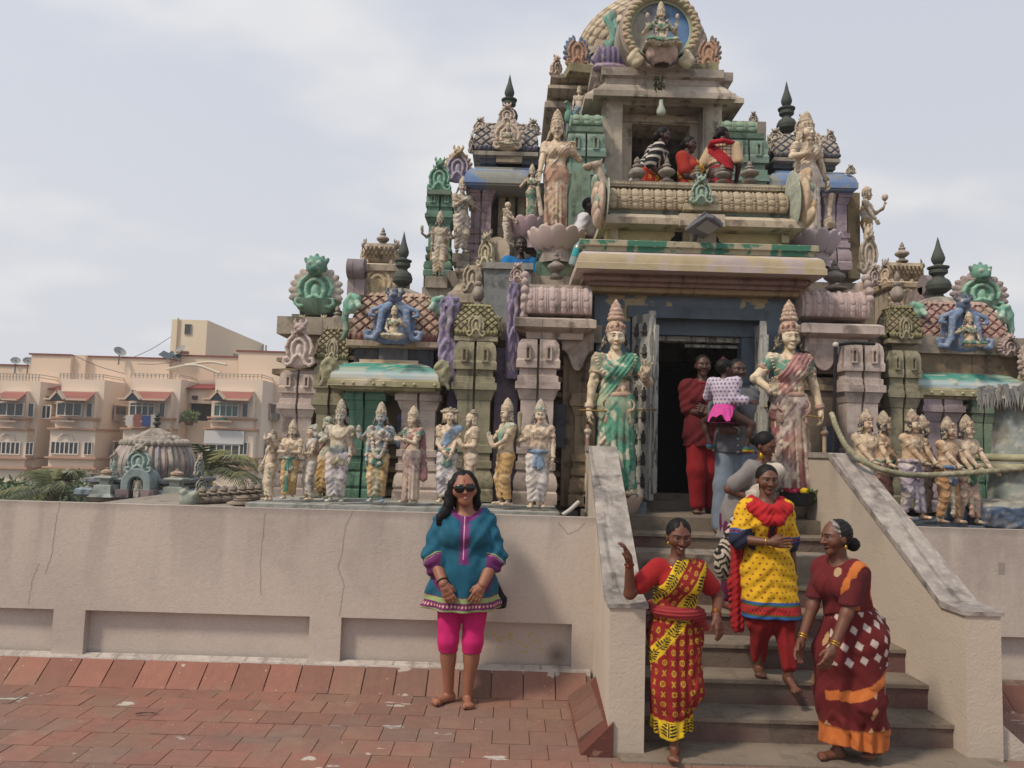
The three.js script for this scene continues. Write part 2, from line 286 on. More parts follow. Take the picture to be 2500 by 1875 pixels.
const parL=parapet('parapet_wall','long pinkish plaster wall with recessed panels left of the stairs, cracks running down it',-6.4,0.72,[[-5.2,-3.42],[-3.18,-1.48],[-1.24,0.507]],(ctx,k)=>{
const X=(px)=>W(px,1400,6.1).x+6.4,Y=(py)=>WALL_H-W(900,py,6.1).y;
cracks(ctx,[[[X(855),Y(1250)],[X(838),Y(1290)],[X(834),Y(1350)],[X(825),Y(1390)],[X(842),Y(1430)],[X(838),Y(1470)],[X(834),Y(1505)]],[[X(135),Y(1240)],[X(128),Y(1300)],[X(124),Y(1370)],[X(112),Y(1425)]],[[X(95),Y(1400)],[X(80),Y(1440)],[X(76),Y(1500)]],[[X(640),Y(1260)],[X(634),Y(1380)],[X(640),Y(1460)]]],k);
const g=ctx.createRadialGradient(X(1366)*k,Y(1600)*k,0,X(1366)*k,Y(1600)*k,30);g.addColorStop(0,'rgba(40,34,30,.5)');g.addColorStop(1,'rgba(60,50,45,0)');ctx.fillStyle=g;ctx.fillRect(X(1366)*k-40,Y(1600)*k-40,80,80);
for (let i=0;i<26;i++) { ctx.fillStyle='rgba(190,160,95,.45)';ctx.fillRect((X(1200)+0.4*rnd())*k,(Y(1545)+0.14*rnd())*k,3+8*rnd(),2+6*rnd());}
cracks(ctx,[[[X(1360),Y(1262)],[X(1385),Y(1290)],[X(1410),Y(1280)],[X(1425),Y(1262)]]],k);
});
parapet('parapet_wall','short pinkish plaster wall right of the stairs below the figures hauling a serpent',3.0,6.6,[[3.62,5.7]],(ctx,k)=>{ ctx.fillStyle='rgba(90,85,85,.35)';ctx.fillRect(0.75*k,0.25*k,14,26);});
// cement fillet and sloping skirting tiles along the foot of the wall
{
const sk=structure(grp('wall_skirting',scene));sk.name=numbered('wall_skirting');sk.userData.kind='structure';
const base=new Bag();base.add(extrudeX([[WALL_Z-0.05,-0.02],[-5.86,-0.02],[-6.075,0.135],[WALL_Z-0.05,0.16]],7.0),[0.18,0.12,0.09],tr(-2.85,0,0),0);
base.add(extrudeX([[WALL_Z-0.04,0.10],[-6.055,0.115],[-6.068,0.155],[WALL_Z-0.04,0.17]],7.0),(x,y,z)=>mulc([0.5,0.45,0.4],0.8+0.4*noise3(x*9,y*9,z)),tr(-2.85,0,0),0);
base.mesh('mortar_bed',sk);
const a=Math.atan2(0.145,0.2),L=0.245;M.skirt=M.tile;
for (let i=0;i<29;i++) { const x=0.50-i*TS*1.015;const t=rr(0.75,1.15),g=new THREE.BoxGeometry(TS-0.006,0.022,L);const b=new Bag().add(g,[t*1.02,t*0.93,t*0.9],trs(x,0.064,-5.965,a+rr(-0.02,0.02),rr(-0.01,0.01),0),0);put('tile',b.geo(),M.tile,sk);}
// the short return beside the stairs
const rt=structure(grp('stair_skirting',scene));rt.name='stair_skirting';
for (let i=0;i<3;i++) { const t=rr(0.6,0.9),g=new THREE.BoxGeometry(L,0.022,0.276);put('tile',new Bag().add(g,[t,t*0.9,t*0.86],trs(0.575,0.098,-5.72+i*0.282,0,0,a*1.05),0).geo(),M.tile,rt);}
put('skirting_end',new Bag().add(slab([[0.46,-0.01],[0.665,-0.01],[0.665,0.19]],0.95,0),[0.55,0.28,0.24],tr(0,0,-5.8),0).geo(),M.tile,rt);
const r2=structure(grp('wall_skirting',scene));r2.name=numbered('wall_skirting');
for (let i=0;i<9;i++) { const t=rr(0.6,0.8),g=new THREE.BoxGeometry(TS-0.006,0.022,L);put('tile',new Bag().add(g,[t,t*0.7,t*0.65],trs(3.36+i*TS,0.064,-5.965,a,0,0),0).geo(),M.tile,r2);}
put('mortar_bed',new Bag().add(extrudeX([[WALL_Z-0.05,-0.02],[-5.86,-0.02],[-6.075,0.135],[WALL_Z-0.05,0.16]],3.2),[0.18,0.12,0.09],tr(4.75,0,0),0).geo(),M.stucco,r2);
}

// ---------- stairs ----------
const RISE=0.16,GO=0.28,STEP0=5.09,STEPS=7;
const stepY=(k)=>k*RISE,stepD=(k)=>STEP0+(k-1)*GO;
const texStep=dataTex(512,512,(u,v)=>{ const a=tfbm(u,v,4,23,6),b=tfbm(u,v,20,29,4),f=tfbm(u,v,90,31,2);let k=0.75+0.5*a-0.2*sstep(0.55,0.7,b);k *= 0.9+0.2*f;return [k,k,k].map((x)=>clamp(x));});
M.step=std({ vertexColors: true,map: rep(texStep,0.8),bumpMap: rep(texBump,2),bumpScale: 0.006,roughness: 0.9 });
M.soft=std({ vertexColors: true,bumpMap: rep(texBump,1.6),bumpScale: 0.004,roughness: 0.95 });
const stairs=thing('staircase','flight of worn concrete steps with faded red risers leading up to the temple door','stairs');
{
const red=(x,y,z)=>mixc([0.14,0.072,0.064],[0.145,0.11,0.085],sstep(0.38,0.62,fbm3(x*2.2,y*8,z*3,4))),con=(x,y,z)=>mixc([0.235,0.19,0.14],[0.155,0.127,0.098],fbm3(x*3,z*9,y*4,3));
for (let k=1;k<=STEPS;k++) {
const y=stepY(k),d=stepD(k),s=grp('step',stairs);
put('riser',new Bag().add(new THREE.BoxGeometry(2.12,RISE,0.05,24,2,1),red,tr(1.83,y-RISE / 2-0.012,-d-0.03),0).geo(),M.step,s);
put('tread',new Bag().add(new THREE.BoxGeometry(2.12,0.024,GO+0.06,24,1,3),con,tr(1.83,y-0.012,-d-GO / 2-0.018),0).geo(),M.step,s);
}
put('landing',new Bag().box(0.7,3.1,1.0,1.24,-8.0,-7.05,con(1,1,1)).geo(),M.step,stairs);
put('foot_slab',new Bag().add(new THREE.BoxGeometry(2.3,0.05,0.5,20,1,4),con,tr(1.85,-0.012,-4.99),0).geo(),M.step,stairs);
const core=new Bag();for (let k=1;k<=STEPS;k++) core.box(0.85,2.85,-0.05,stepY(k)-0.03,-stepD(k+1)-0.02,-stepD(k)-0.06,[0.2,0.16,0.13]);core.mesh('core',stairs,M.step);
}
// balustrade: profile in depth and height, with a weathered coping
function balustrade(xIn,xOut,shear,d0,label,dark) {
const b=thing('stair_balustrade',label,'balustrade'),x0=Math.min(xIn,xOut),w=Math.abs(xOut-xIn);
const P=[[d0,-0.02],[d0-0.0,0.86],[d0+0.24,0.86],[6.86,1.80],[7.35,1.80],[7.35,-0.02]],T=[[d0-0.012,0.86],[d0-0.012,0.885],[d0+0.25,0.905],[6.85,1.845],[7.36,1.85],[7.36,1.8],[6.86,1.8],[d0+0.24,0.86]];
const sh=(g)=>{ const p=g.attributes.position;for (let i=0;i<p.count;i++) p.setX(i,p.getX(i)+shear*(-p.getZ(i)-d0));return g;};
const side=(x,y,z)=>{ const n=fbm3(x*3,y*3,z*3,4),s=fbm3(z*5,y*0.9,x,4);return mixc([0.47,0.405,0.325],[0.34,0.285,0.235],0.55*sstep(0.45,0.7,s)*sstep(-0.5,0,y-Math.min(1.8,Math.max(0.86,0.86+(-z-5.1)*0.535)))+0.25*sstep(0.5,0.8,n)+0.3*sstep(0.25,0,y));};
const gm=(prof,ww,grow)=>sh(extrudeX(prof.map(([d,y])=>[-d,y]),ww).translate(x0+w / 2,0,0));
const dense=(g,n)=>{ g=g.index?g.toNonIndexed():g;const p=g.attributes.position.array,out=[];const split=(A,B,Cc,k)=>{ const l=(a,b)=>Math.hypot(a[0]-b[0],a[1]-b[1],a[2]-b[2]),ab=l(A,B),bc=l(B,Cc),ca=l(Cc,A),m=Math.max(ab,bc,ca),mid=(a,b)=>a.map((x,i)=>(x+b[i]) / 2);if (m<n||k>14) { out.push(...A,...B,...Cc);return;} if (m===ab) { const q=mid(A,B);split(A,q,Cc,k+1);split(q,B,Cc,k+1);} else if (m===bc) { const q=mid(B,Cc);split(A,B,q,k+1);split(A,q,Cc,k+1);} else { const q=mid(Cc,A);split(A,B,q,k+1);split(q,B,Cc,k+1);} };for (let i=0;i<p.length;i += 9) split([...p.slice(i,i+3)],[...p.slice(i+3,i+6)],[...p.slice(i+6,i+9)],0);const G=new THREE.BufferGeometry();G.setAttribute('position',new THREE.Float32BufferAttribute(out,3));return G;};
put('side_wall',new Bag().add(dense(gm(P,w),0.07),side,null,0).geo(),M.soft,b);
put('coping',new Bag().add(dense(gm(T,w+0.03),0.06),(x,y,z)=>{ const n=fbm3(x*9,y*9,z*9,4),m=fbm3(x*22,y*22,z*22,3);return mixc(mixc([0.33,0.295,0.26],dark,0.75*sstep(0.4,0.65,n)),[0.43,0.395,0.355],0.6*sstep(0.54,0.68,m));},null,0).geo(),M.stucco,b);
return b;
}
balustrade(0.85,0.635,0.03,4.87,'plaster balustrade on the left side of the stairs with a grey weathered coping',[0.19,0.18,0.165]);
const bR=balustrade(2.83,3.05,-0.03,4.95,'plaster balustrade on the right side of the stairs with a pale coping',[0.27,0.24,0.22]);
put('footing',new Bag().add(slab([[3.03,-0.02],[3.32,-0.02],[3.04,0.22]],0.8,0.01),[0.48,0.42,0.36],tr(0,0,-5.8),0).geo(),M.stucco,bR);
// ---------- temple: shared pieces ----------
const PINK='#b7a29b',PALE='#c2b0a6',CREAM='#c3b298',OLIVE='#86835c',GREEN='#2e8064',TURQ='#47a588',PURPLE='#756a97',BROWN='#806747',OCHRE='#a88850',MAROON='#7c4d4c',SLATE='#56697a',STONE='#a2937c',LILAC='#a58da4',SKYB='#6d8fb5',ROSE='#a8685e';
const dusty=(c,k=0.46)=>{ c=C(c);const l=0.3*c[0]+0.59*c[1]+0.11*c[2];return [lerp(c[0],l*1.1,k)*1.12,lerp(c[1],l*0.99,k)*1.12,lerp(c[2],l*0.86,k)*1.12];};
// faded paint: the tone goes towards bare plaster where weather reached it
const faded=(c,k=0.5,to='#b5a790',s=1)=>(x,y,z)=>{ const n=fbm3(x*2.6*s+3,y*2.6*s,z*2.6*s,4),m=fbm3(x*11*s,y*11*s,z*11*s+5,3);return mulc(mixc(mixc(dusty(c),to,k*sstep(0.42,0.72,n*0.65+m*0.35)),'#3a352e',0.55*sstep(0.56,0.72,fbm3(x*6,y*1.3,z*6+9,4))),0.92+0.16*m);};
const R=(x0,y0,x1,y1,d)=>{ const a=W(x0,(y0+y1) / 2,d),b=W(x1,(y0+y1) / 2,d),t=W((x0+x1) / 2,y0,d),u=W((x0+x1) / 2,y1,d);return { x0: a.x,x1: b.x,y1: t.y,y0: u.y,w: b.x-a.x,h: t.y-u.y,cx: (a.x+b.x) / 2,cy: (t.y+u.y) / 2,z: -d };};
// mouldings round a rectangle whose four sides may keep different shares of the offset
function mould(x0,x1,z0,z1,prof,{ l=1,r=1,f=1,b=1 }={}) {
const pos=[],q=(a,c,e,g)=>pos.push(...a,...c,...e,...a,...e,...g),ring_=([o,y])=>[[x0-o*l,y,z1+o*f],[x1+o*r,y,z1+o*f],[x1+o*r,y,z0-o*b],[x0-o*l,y,z0-o*b]];
for (let i=0;i+1<prof.length;i++) { const A=ring_(prof[i]),B=ring_(prof[i+1]);for (let k=0;k<4;k++) q(A[k],A[(k+1) % 4],B[(k+1) % 4],B[k]);}
const A=ring_(prof[0]),B=ring_(prof[prof.length-1]);q(A[3],A[2],A[1],A[0]);q(B[0],B[1],B[2],B[3]);
const g=new THREE.BufferGeometry();g.setAttribute('position',new THREE.Float32BufferAttribute(pos,3));return g;
}
const PILLAR=[[0.24,0],[0.27,0.015],[0.27,0.068],[0.2,0.08],[0.25,0.095],[0.27,0.125],[0.2,0.165],[0.09,0.188],[0.08,0.205],[0.16,0.207],[0.16,0.25],[0.06,0.253],[0.06,0.30],[0.15,0.303],[0.15,0.348],[0,0.352],[0,0.63],[0.04,0.632],[0.1,0.655],[0.2,0.69],[0.3,0.695],[0.3,0.738],[0.2,0.74],[0.2,0.775],[0.1,0.778],[0.1,0.82],[0.26,0.822],[0.28,0.865],[0.22,0.88],[0.24,0.93],[0.19,0.972],[0.06,0.995],[0,1]];
const SHORT=[[0.24,0],[0.27,0.02],[0.27,0.09],[0.2,0.105],[0.26,0.13],[0.2,0.22],[0.09,0.25],[0.08,0.27],[0.16,0.272],[0.16,0.33],[0.06,0.333],[0.06,0.39],[0.15,0.393],[0.15,0.45],[0,0.455],[0,0.80],[0.04,0.802],[0.1,0.83],[0.2,0.88],[0.3,0.885],[0.3,0.94],[0.2,0.943],[0.2,1]];
// a pair of half pilasters with the narrow groove between them; slots adds the small arched niches
function pilaster(parent,r,dep,col,prof=PILLAR,slots=true,name='pilaster') {
const b=new Bag(),w=r.w,gap=Math.min(0.012,w*0.05),P=prof.map(([o,y])=>[o*w*0.62,r.y0+y*r.h]);
b.add(mould(r.x0,r.cx-gap,r.z-dep,r.z,P,{ r: 0 }),col,null,0.5);b.add(mould(r.cx+gap,r.x1,r.z-dep,r.z,P,{ l: 0 }),col,null,0.5);
b.add(mould(r.cx-gap*1.1,r.cx+gap*1.1,r.z-dep,r.z-0.03,[[0,r.y0],[0,r.y1-0.03*r.h]]),col,null,0);
const m=b.mesh(name,parent);
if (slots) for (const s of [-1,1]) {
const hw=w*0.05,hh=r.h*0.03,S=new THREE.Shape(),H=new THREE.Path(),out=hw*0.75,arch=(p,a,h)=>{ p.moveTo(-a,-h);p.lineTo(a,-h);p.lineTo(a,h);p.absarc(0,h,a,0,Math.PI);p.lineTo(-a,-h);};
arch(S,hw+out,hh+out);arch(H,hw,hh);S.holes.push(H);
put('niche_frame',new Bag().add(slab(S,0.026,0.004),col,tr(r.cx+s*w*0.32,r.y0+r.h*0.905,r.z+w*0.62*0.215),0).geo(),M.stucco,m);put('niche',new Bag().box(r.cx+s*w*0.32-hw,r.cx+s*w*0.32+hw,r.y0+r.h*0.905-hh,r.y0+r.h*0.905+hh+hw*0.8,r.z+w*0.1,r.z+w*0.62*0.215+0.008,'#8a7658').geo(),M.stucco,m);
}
return m;
}
// curved eave (kapota) as a moulding: overhang o, height h, standing at y
const kapotaProf=(y,h,o,lip=0.22)=>[[-0.05,y-h*0.25],[o*0.82,y-h*0.1],[o*0.84,y],[o,y+0.002],[o,y+h*lip],[o*0.95,y+h*(lip+0.02)],[o*0.93,y+h*0.45],[o*0.82,y+h*0.68],[o*0.6,y+h*0.86],[o*0.32,y+h*0.97],[o*0.18,y+h],[o*0.18,y+h*1.12],[-0.05,y+h*1.12]];
// four-sided dome with incised lattice: colour a on the lozenges, g in the grooves
function latticeDome(w,d,h,{ bulge=0.10,top=0.42,a=PALE,g=MAROON,pitch=0.13,band='#7a4a44',nu=64,nv=44 }={}) {
const pos=[],col=[],prof=(t)=>{ const q=Math.sqrt(Math.max(0,1-Math.pow(t,2.4)));return lerp(top,1,q)+bulge*Math.sin(Math.PI*Math.min(1,t*1.25))*(1-t);};
const ca=C(a),cg=C(g),cb=C(band),P=(side,u,v)=>{
const r=prof(v),hx=w / 2*r,hz=d / 2*r,len=side & 1?hz:hx,s=(u*2-1)*len,y=v*h,A=(s+y*1.15) / pitch,B=(s-y*1.15) / pitch,da=Math.abs(A-Math.round(A)),db=Math.abs(B-Math.round(B)),m=Math.min(da,db);
let gr=v>0.15&&v<0.9?sstep(0.15,0.07,m):0,out = -gr*0.014;let c=mixc(ca,cg,gr);
if (v<=0.15) { const k=Math.abs(((s / (pitch*0.45)) % 1+1) % 1-0.5);out=0.012+0.02*sstep(0.5,0.1,k)*Math.sin(v / 0.15*Math.PI);c=mixc(cb,ca,0.15+0.2*k);}
if (v>=0.9) { const k=Math.abs(((s / (pitch*0.5)) % 1+1) % 1-0.5);out=0.015*sstep(0.45,0.15,k);}
const n=fbm3(s*7+side*9,y*7,side,4);c=mixc(c,'#8b7f6c',0.5*sstep(0.5,0.75,n));c=mulc(c,0.85+0.3*n);
const fx=s,fz=(side & 1?hx:hz)+out;const k=[[fx,fz],[fz,-fx],[-fx,-fz],[-fz,fx]][side];return [[k[0],y,k[1]],c];
};
for (let side=0;side<4;side++) { const G=[];for (let j=0;j<=nv;j++) { G.push([]);for (let i=0;i<=nu;i++) G[j].push(P(side,i / nu,j / nv));} for (let j=0;j<nv;j++) for (let i=0;i<nu;i++) for (const [y,x] of [[j,i],[j,i+1],[j+1,i+1],[j,i],[j+1,i+1],[j+1,i]]) { pos.push(...G[y][x][0]);col.push(...G[y][x][1]);} }
let ge=new THREE.BufferGeometry();ge.setAttribute('position',new THREE.Float32BufferAttribute(pos,3));ge.setAttribute('color',new THREE.Float32BufferAttribute(col,3));ge.computeVertexNormals();ge=toCreasedNormals(ge,0.9);boxUV(ge);return ge;
}
// round dome with incised lattice
function roundDome(R0,h,pitch) {
const nu=150,nv=56,pos=[],col=[],idx=[];
for (let j=0;j<=nv;j++) for (let i=0;i<=nu;i++) { const v=j / nv,a=i / nu*6.2832,r0=R0*(v<0.2?lerp(0.93,1,Math.sin(v / 0.2*1.57)):Math.pow(Math.cos((v-0.2) / 0.8*1.5),0.85)*0.97+0.03),s=a*R0*0.9,y=v*h*1.35,A=(s+y) / pitch,B=(s-y) / pitch,m=Math.min(Math.abs(A-Math.round(A)),Math.abs(B-Math.round(B))),g=v>0.06&&v<0.93?sstep(0.12,0.07,m):0,r=r0-0.016*g,n=fbm3(s*6,y*6,3,4);let c=mixc(dusty('#c3b08c'),dusty('#6d5534'),g);c=mixc(c,'#5f9486',v>0.8?0.6*sstep(0.4,0.6,n):0);c=mulc(mixc(c,'#8a7d68',0.5*sstep(0.52,0.7,n)),0.85+0.3*n);pos.push(Math.sin(a)*r,v*h,Math.cos(a)*r);col.push(...c);}
for (let j=0;j<nv;j++) for (let i=0;i<nu;i++) { const o=j*(nu+1)+i;idx.push(o,o+1,o+nu+2,o,o+nu+2,o+nu+1);}
const g=new THREE.BufferGeometry();g.setAttribute('position',new THREE.Float32BufferAttribute(pos,3));g.setAttribute('color',new THREE.Float32BufferAttribute(col,3));g.setIndex(idx);g.computeVertexNormals();return boxUV(g);
}
const FINIAL=[[0,0],[0.34,0],[0.36,0.03],[0.3,0.05],[0.2,0.07],[0.18,0.1],[0.3,0.12],[0.47,0.17],[0.5,0.235],[0.47,0.245],[0.46,0.27],[0.4,0.31],[0.26,0.345],[0.22,0.37],[0.24,0.39],[0.36,0.42],[0.37,0.46],[0.33,0.475],[0.42,0.5],[0.43,0.52],[0.25,0.535],[0.16,0.56],[0.2,0.58],[0.26,0.62],[0.27,0.66],[0.22,0.72],[0.12,0.82],[0.05,0.93],[0,1]];
function finial(parent,x,y,z,w,h,col='#3b4945',name='finial',prof=FINIAL) { return put(name,new Bag().add(lathe(prof.map(([r,t])=>[r*w,t*h]),24),faded(col,0.25,'#5d6a60',3),null,0.5).geo(),M.plain,parent,tr(x,y,z));}
const URN=[[0,0],[0.42,0],[0.44,0.06],[0.3,0.1],[0.2,0.16],[0.2,0.22],[0.3,0.25],[0.5,0.36],[0.52,0.42],[0.46,0.48],[0.28,0.54],[0.18,0.6],[0.26,0.64],[0.24,0.7],[0.13,0.74],[0.16,0.8],[0.1,0.9],[0,1]];
const KALASHA=[[0,0],[0.4,0],[0.42,0.05],[0.25,0.1],[0.22,0.14],[0.35,0.18],[0.5,0.3],[0.5,0.4],[0.38,0.5],[0.2,0.56],[0.3,0.6],[0.3,0.65],[0.15,0.7],[0.22,0.78],[0.18,0.88],[0,1]];
const stoneFinial=(parent,r,col,prof=URN,name='finial')=>put(name,new Bag().add(lathe(prof.map(([a,t])=>[a*r.w,t*r.h]),20),faded(col,0.5,'#6c645a',4),null,0.5).geo(),M.stucco,parent,tr(r.cx,r.y0,r.z));
const chips=(c,x,y,z,ck=0.6)=>{ const q=fbm3(x*21+5,y*21,z*21,3),r=fbm3(x*30,y*30+7,z*30,3);return mixc(mixc(c,'#c9bda6',ck*sstep(0.60,0.64,q)),'#3f3931',ck*0.9*sstep(0.62,0.68,r));};
const weather=(c,x,y,z)=>{ c=chips(c,x,y,z,0.3);const n=fbm3(x*6,y*6,z*6+2,4),m=noise3(x*40,y*40,z*40);return mulc(mixc(mixc(dusty(c,0.3),'#b3a68f',0.4*sstep(0.3,0.1,n)),'#5e564a',0.5*sstep(0.52,0.74,n)),0.86+0.26*m);};
// horseshoe ornament with scrolls, an optional mask on top and flame petals; unit width, base at y 0
function kuduGeo(plate,scroll,face,{ petals=true,arch=false,mask=true,big=0 }={}) {
const P=[],s2=[1,-1];
P.push(ell(V(0,0.42,0),0.4,0.42,0.1,0.03,plate));P.push(ell(V(0,0.16,0),0.47,0.17,0.1,0.05,plate));
for (const s of s2) {
P.push(...chain([V(s*0.05,0.3,0.13),V(s*0.14,0.22,0.13),V(s*0.2,0.1,0.13),V(s*0.33,0.05,0.13),V(s*0.42,0.12,0.13),V(s*0.4,0.22,0.13),V(s*0.32,0.22,0.13)],0.05,0.035,0.012,scroll));
P.push(...chain([V(s*0.14,0.22,0.12),V(s*0.2,0.42,0.12),V(s*0.18,0.58,0.12),V(s*0.09,0.67,0.12),V(0,0.7,0.12)],0.045,0.045,0.012,scroll));
P.push(...chain([V(s*0.32,0.34,0.1),V(s*0.37,0.5,0.1),V(s*0.3,0.68,0.1),V(s*0.17,0.8,0.1)],0.045,0.04,0.012,scroll));
if (petals) for (let i=0;i<6;i++) { const a = -0.25+i*0.3,cx=Math.cos(a)*0.44,cy=0.42+Math.sin(a)*0.48;P.push(ell(V(s*cx,cy,0.02),0.075+big*0.025,0.13+big*0.05,0.06,0.01,face,[0,0,s*(a-Math.PI / 2)]));}
if (mask) { P.push(ell(V(s*0.09,0.98,0.18),0.06,0.055,0.05,0.008,face));P.push(...chain([V(s*0.1,1.04,0.06),V(s*0.17,1.13,0.05),V(s*0.15,1.22,0.04)],0.06,0.02,0.02,face));P.push(...chain([V(s*0.1,0.86,0.12),V(s*0.22,0.84,0.1),V(s*0.24,0.93,0.08)],0.04,0.02,0.015,face));}
}
if (mask) { P.push(ell(V(0,0.95,0.06),0.17,0.15,0.13,0.03,face));P.push(ell(V(0,0.9,0.2),0.07,0.06,0.07,0.02,face));P.push(ell(V(0,1.1,0.05),0.06,0.1,0.05,0.02,face));}
if (arch) P.push({ ...ell(V(0,0.36,0.2),0.12,0.26,0.22,0.02),op: 'sub' });else P.push(ell(V(0,0.42,0.1),0.09,0.17,0.06,0.01,scroll));
return sculpt(P,{ cell: 0.02,box: [[-0.66,-0.06,-0.14],[0.66,1.3,0.32]],vary: weather });
}
const kuduCache=new Map();
function kudu(parent,r,plate,scroll,face,opt={},turn=0,name='horseshoe_ornament') {
const key=[plate,scroll,face,JSON.stringify(opt)].join();if (!kuduCache.has(key)) kuduCache.set(key,kuduGeo(plate,scroll,face,opt));
return put(name,kuduCache.get(key),M.sculpt,parent,trs(r.cx,r.y0,r.z,0,turn,0,r.w,r.h / (opt.mask===false?0.95:1.22),opt.thick ?? r.w));
}
// upright yali bracket: scrolled mask with a big eye over a trailing trunk; unit height, about 0.36 wide
function yaliGeo(a,b) {
const P=[ell(V(0,0.86,0.02),0.1,0.12,0.1,0.03,a),ell(V(0,0.96,-0.02),0.06,0.08,0.05,0.03,a)];
for (const s of [1,-1]) {
P.push(ell(V(s*0.055,0.87,0.1),0.042,0.042,0.035,0.004,a),ell(V(s*0.058,0.87,0.135),0.018,0.018,0.02,0.002,'#3a3450'));
P.push(...chain([V(s*0.05,0.97,0.04),V(s*0.12,0.97,0.03),V(s*0.15,0.92,0.02),V(s*0.11,0.88,0.02)],0.03,0.015,0.01,a));
P.push(...chain([V(s*0.09,0.78,0.04),V(s*0.15,0.7,0.03),V(s*0.12,0.6,0.03),V(s*0.16,0.5,0.02),V(s*0.13,0.4,0.02)],0.035,0.02,0.015,b));
P.push(...chain([V(s*0.05,0.5,0.06),V(s*0.12,0.42,0.05),V(s*0.14,0.34,0.04),V(s*0.08,0.3,0.04),V(s*0.05,0.36,0.05)],0.03,0.015,0.01,b));
}
P.push(...chain([V(0,0.82,0.1),V(0.02,0.72,0.11),V(-0.02,0.62,0.1),V(0.01,0.5,0.08)],0.05,0.03,0.02,b),bx(V(0,0.46,-0.03),0.16,0.46,0.075,0.02,0.03,a),ell(V(0,0.45,0.03),0.05,0.09,0.04,0.01,a));
P.push(...chain([V(0,0.24,0.04),V(-0.05,0.16,0.04),V(0.04,0.08,0.04)],0.03,0.02,0.01,b));
return sculpt(P,{ cell: 0.012,box: [[-0.22,-0.02,-0.1],[0.22,1.06,0.2]],vary: weather });
}
const yaliG={};
function yali(parent,r,a='#6f668f',b='#8b82a8',turn=0) { const k=a+b;yaliG[k]=yaliG[k]||yaliGeo(a,b);return put('yali_bracket',yaliG[k],M.sculpt,parent,trs(r.cx,r.y0,r.z,0,turn,0,r.w / 0.34,r.h,r.w / 0.34));}
// short barrel roof along x with raised columns of petals and beads; quarter-round front
function barrel(parent,r,rad,col,{ n=6,rows=4,beads=false,petal='leaf',tone2=col }={}) {
const b=new Bag(),pts=[[-rad,0]];for (let i=0;i<=14;i++) { const a = -0.6+i / 14*2.17;pts.push([Math.max(0,Math.cos(a)) ** 0.6*rad*0.9,r.h*0.5+Math.sign(Math.sin(a))*Math.abs(Math.sin(a)) ** 0.8*r.h*0.5]);} pts.push([-rad,r.h]);
b.add(extrudeX(pts,r.w),col,tr(r.cx,r.y0,r.z-rad),0.5);const root=b.mesh('barrel_roof',parent);
const at=(t)=>{ const a = -0.55+t*1.5,q=Math.sin(a);return [Math.max(0,Math.cos(a)) ** 0.6*rad*0.9,r.h*0.5+Math.sign(q)*Math.abs(q) ** 0.8*r.h*0.5,a*0.75];};
const cw=r.w / n,sl=r.h*1.12 / rows;
const pet=petal==='leaf'?sculpt([ell(V(0,0,0),0.34,0.5,0.16,0.05,col),{ ...cap(V(0,0.45,0.16),V(0,-0.5,0.16),0.05,0.02,0.05),op: 'sub' }],{ cell: 0.09,box: [[-0.5,-0.65,-0.3],[0.5,0.65,0.35]] })
: sculpt([ell(V(0,0,0),0.46,0.44,0.12,0.05,tone2),ell(V(0,0,0.12),0.16,0.16,0.09,0.02,col),ring(V(0,0,0.1),V(0,0,1),0.32,0.05,0.02,col)],{ cell: 0.08,box: [[-0.6,-0.6,-0.25],[0.6,0.6,0.35]] });
const bead=new THREE.SphereGeometry(0.5,8,6);
for (let i=0;i<n;i++) {
const x=r.cx-r.w / 2+(i+0.5)*cw;
for (let j=0;j<rows;j++) { const [z,y,a]=at((j+0.5) / rows);const c=mulc([1,1,1],rr(0.85,1.05));put(petal==='leaf'?'leaf_ornament':'rosette',pet,M.sculpt,root,trs(x,r.y0+y,r.z-rad+z,-a,0,0,cw*(beads?0.74:0.7),sl*0.98,sl*(petal==='leaf'?0.8:0.9)));}
const strip=(sx,wd)=>{ const ribs=new Bag();const q=[];for (let k=0;k<=10;k++) { const [z,y]=at(k / 10);q.push(V(x+sx,r.y0+y,r.z-rad+z));} ribs.add(tube(q,wd,14,5),col,null,0.8).mesh('rib',root);};
if (!beads) { strip(-cw*0.42,cw*0.055);strip(cw*0.42,cw*0.055);}
else { const bb=new Bag(),nb=rows*2.6 | 0;for (let k=0;k<nb;k++) { const [z,y]=at((k+0.5) / nb);bb.add(bead,col,trs(x-cw*0.5,r.y0+y,r.z-rad+z,0,0,0,cw*0.3),0.9);} bb.mesh('bead_string',root);}
}
return root;
}
// ---------- temple ----------
const temple=thing('hindu_temple','weathered painted temple with tiered shrines, domes and a blue framed doorway above the stairs','temple');
const block=(b,r,dep,col,grow=0)=>b.box(r.x0-grow,r.x1+grow,r.y0,r.y1,r.z-dep,r.z+grow,col);
const mat1=(b,name,parent,mat=M.stucco)=>b.mesh(name,parent,mat);
M.blue=peelMat('#697782','#b0a380',0.57,0.62,7,0.5);M.frame=peelMat('#5c6973','#4d5860',0.5,0.8,9,0.8);M.greenPeel=peelMat('#3f7560','#a59c84',0.44,0.54,21,0.7,2);M.blackPeel=peelMat('#1d1d1f','#bfae86',0.50,0.55,33,0.8);M.turqPeel=peelMat('#3f9f80','#b4b09a',0.52,0.62,43,0.7);M.kapota=peelMat('#b5a8a4','#b0a282',0.46,0.6,51,0.4,2);M.slabBlue=peelMat('#8d8f88','#6d87b0',0.5,0.62,63,0.6,1);
M.dark=std({ color: new THREE.Color(0.012,0.011,0.010),roughness: 1 });
M.greyWood=peelMat('#b3b3ac','#77776f',0.5,0.62,71,1.4,4);

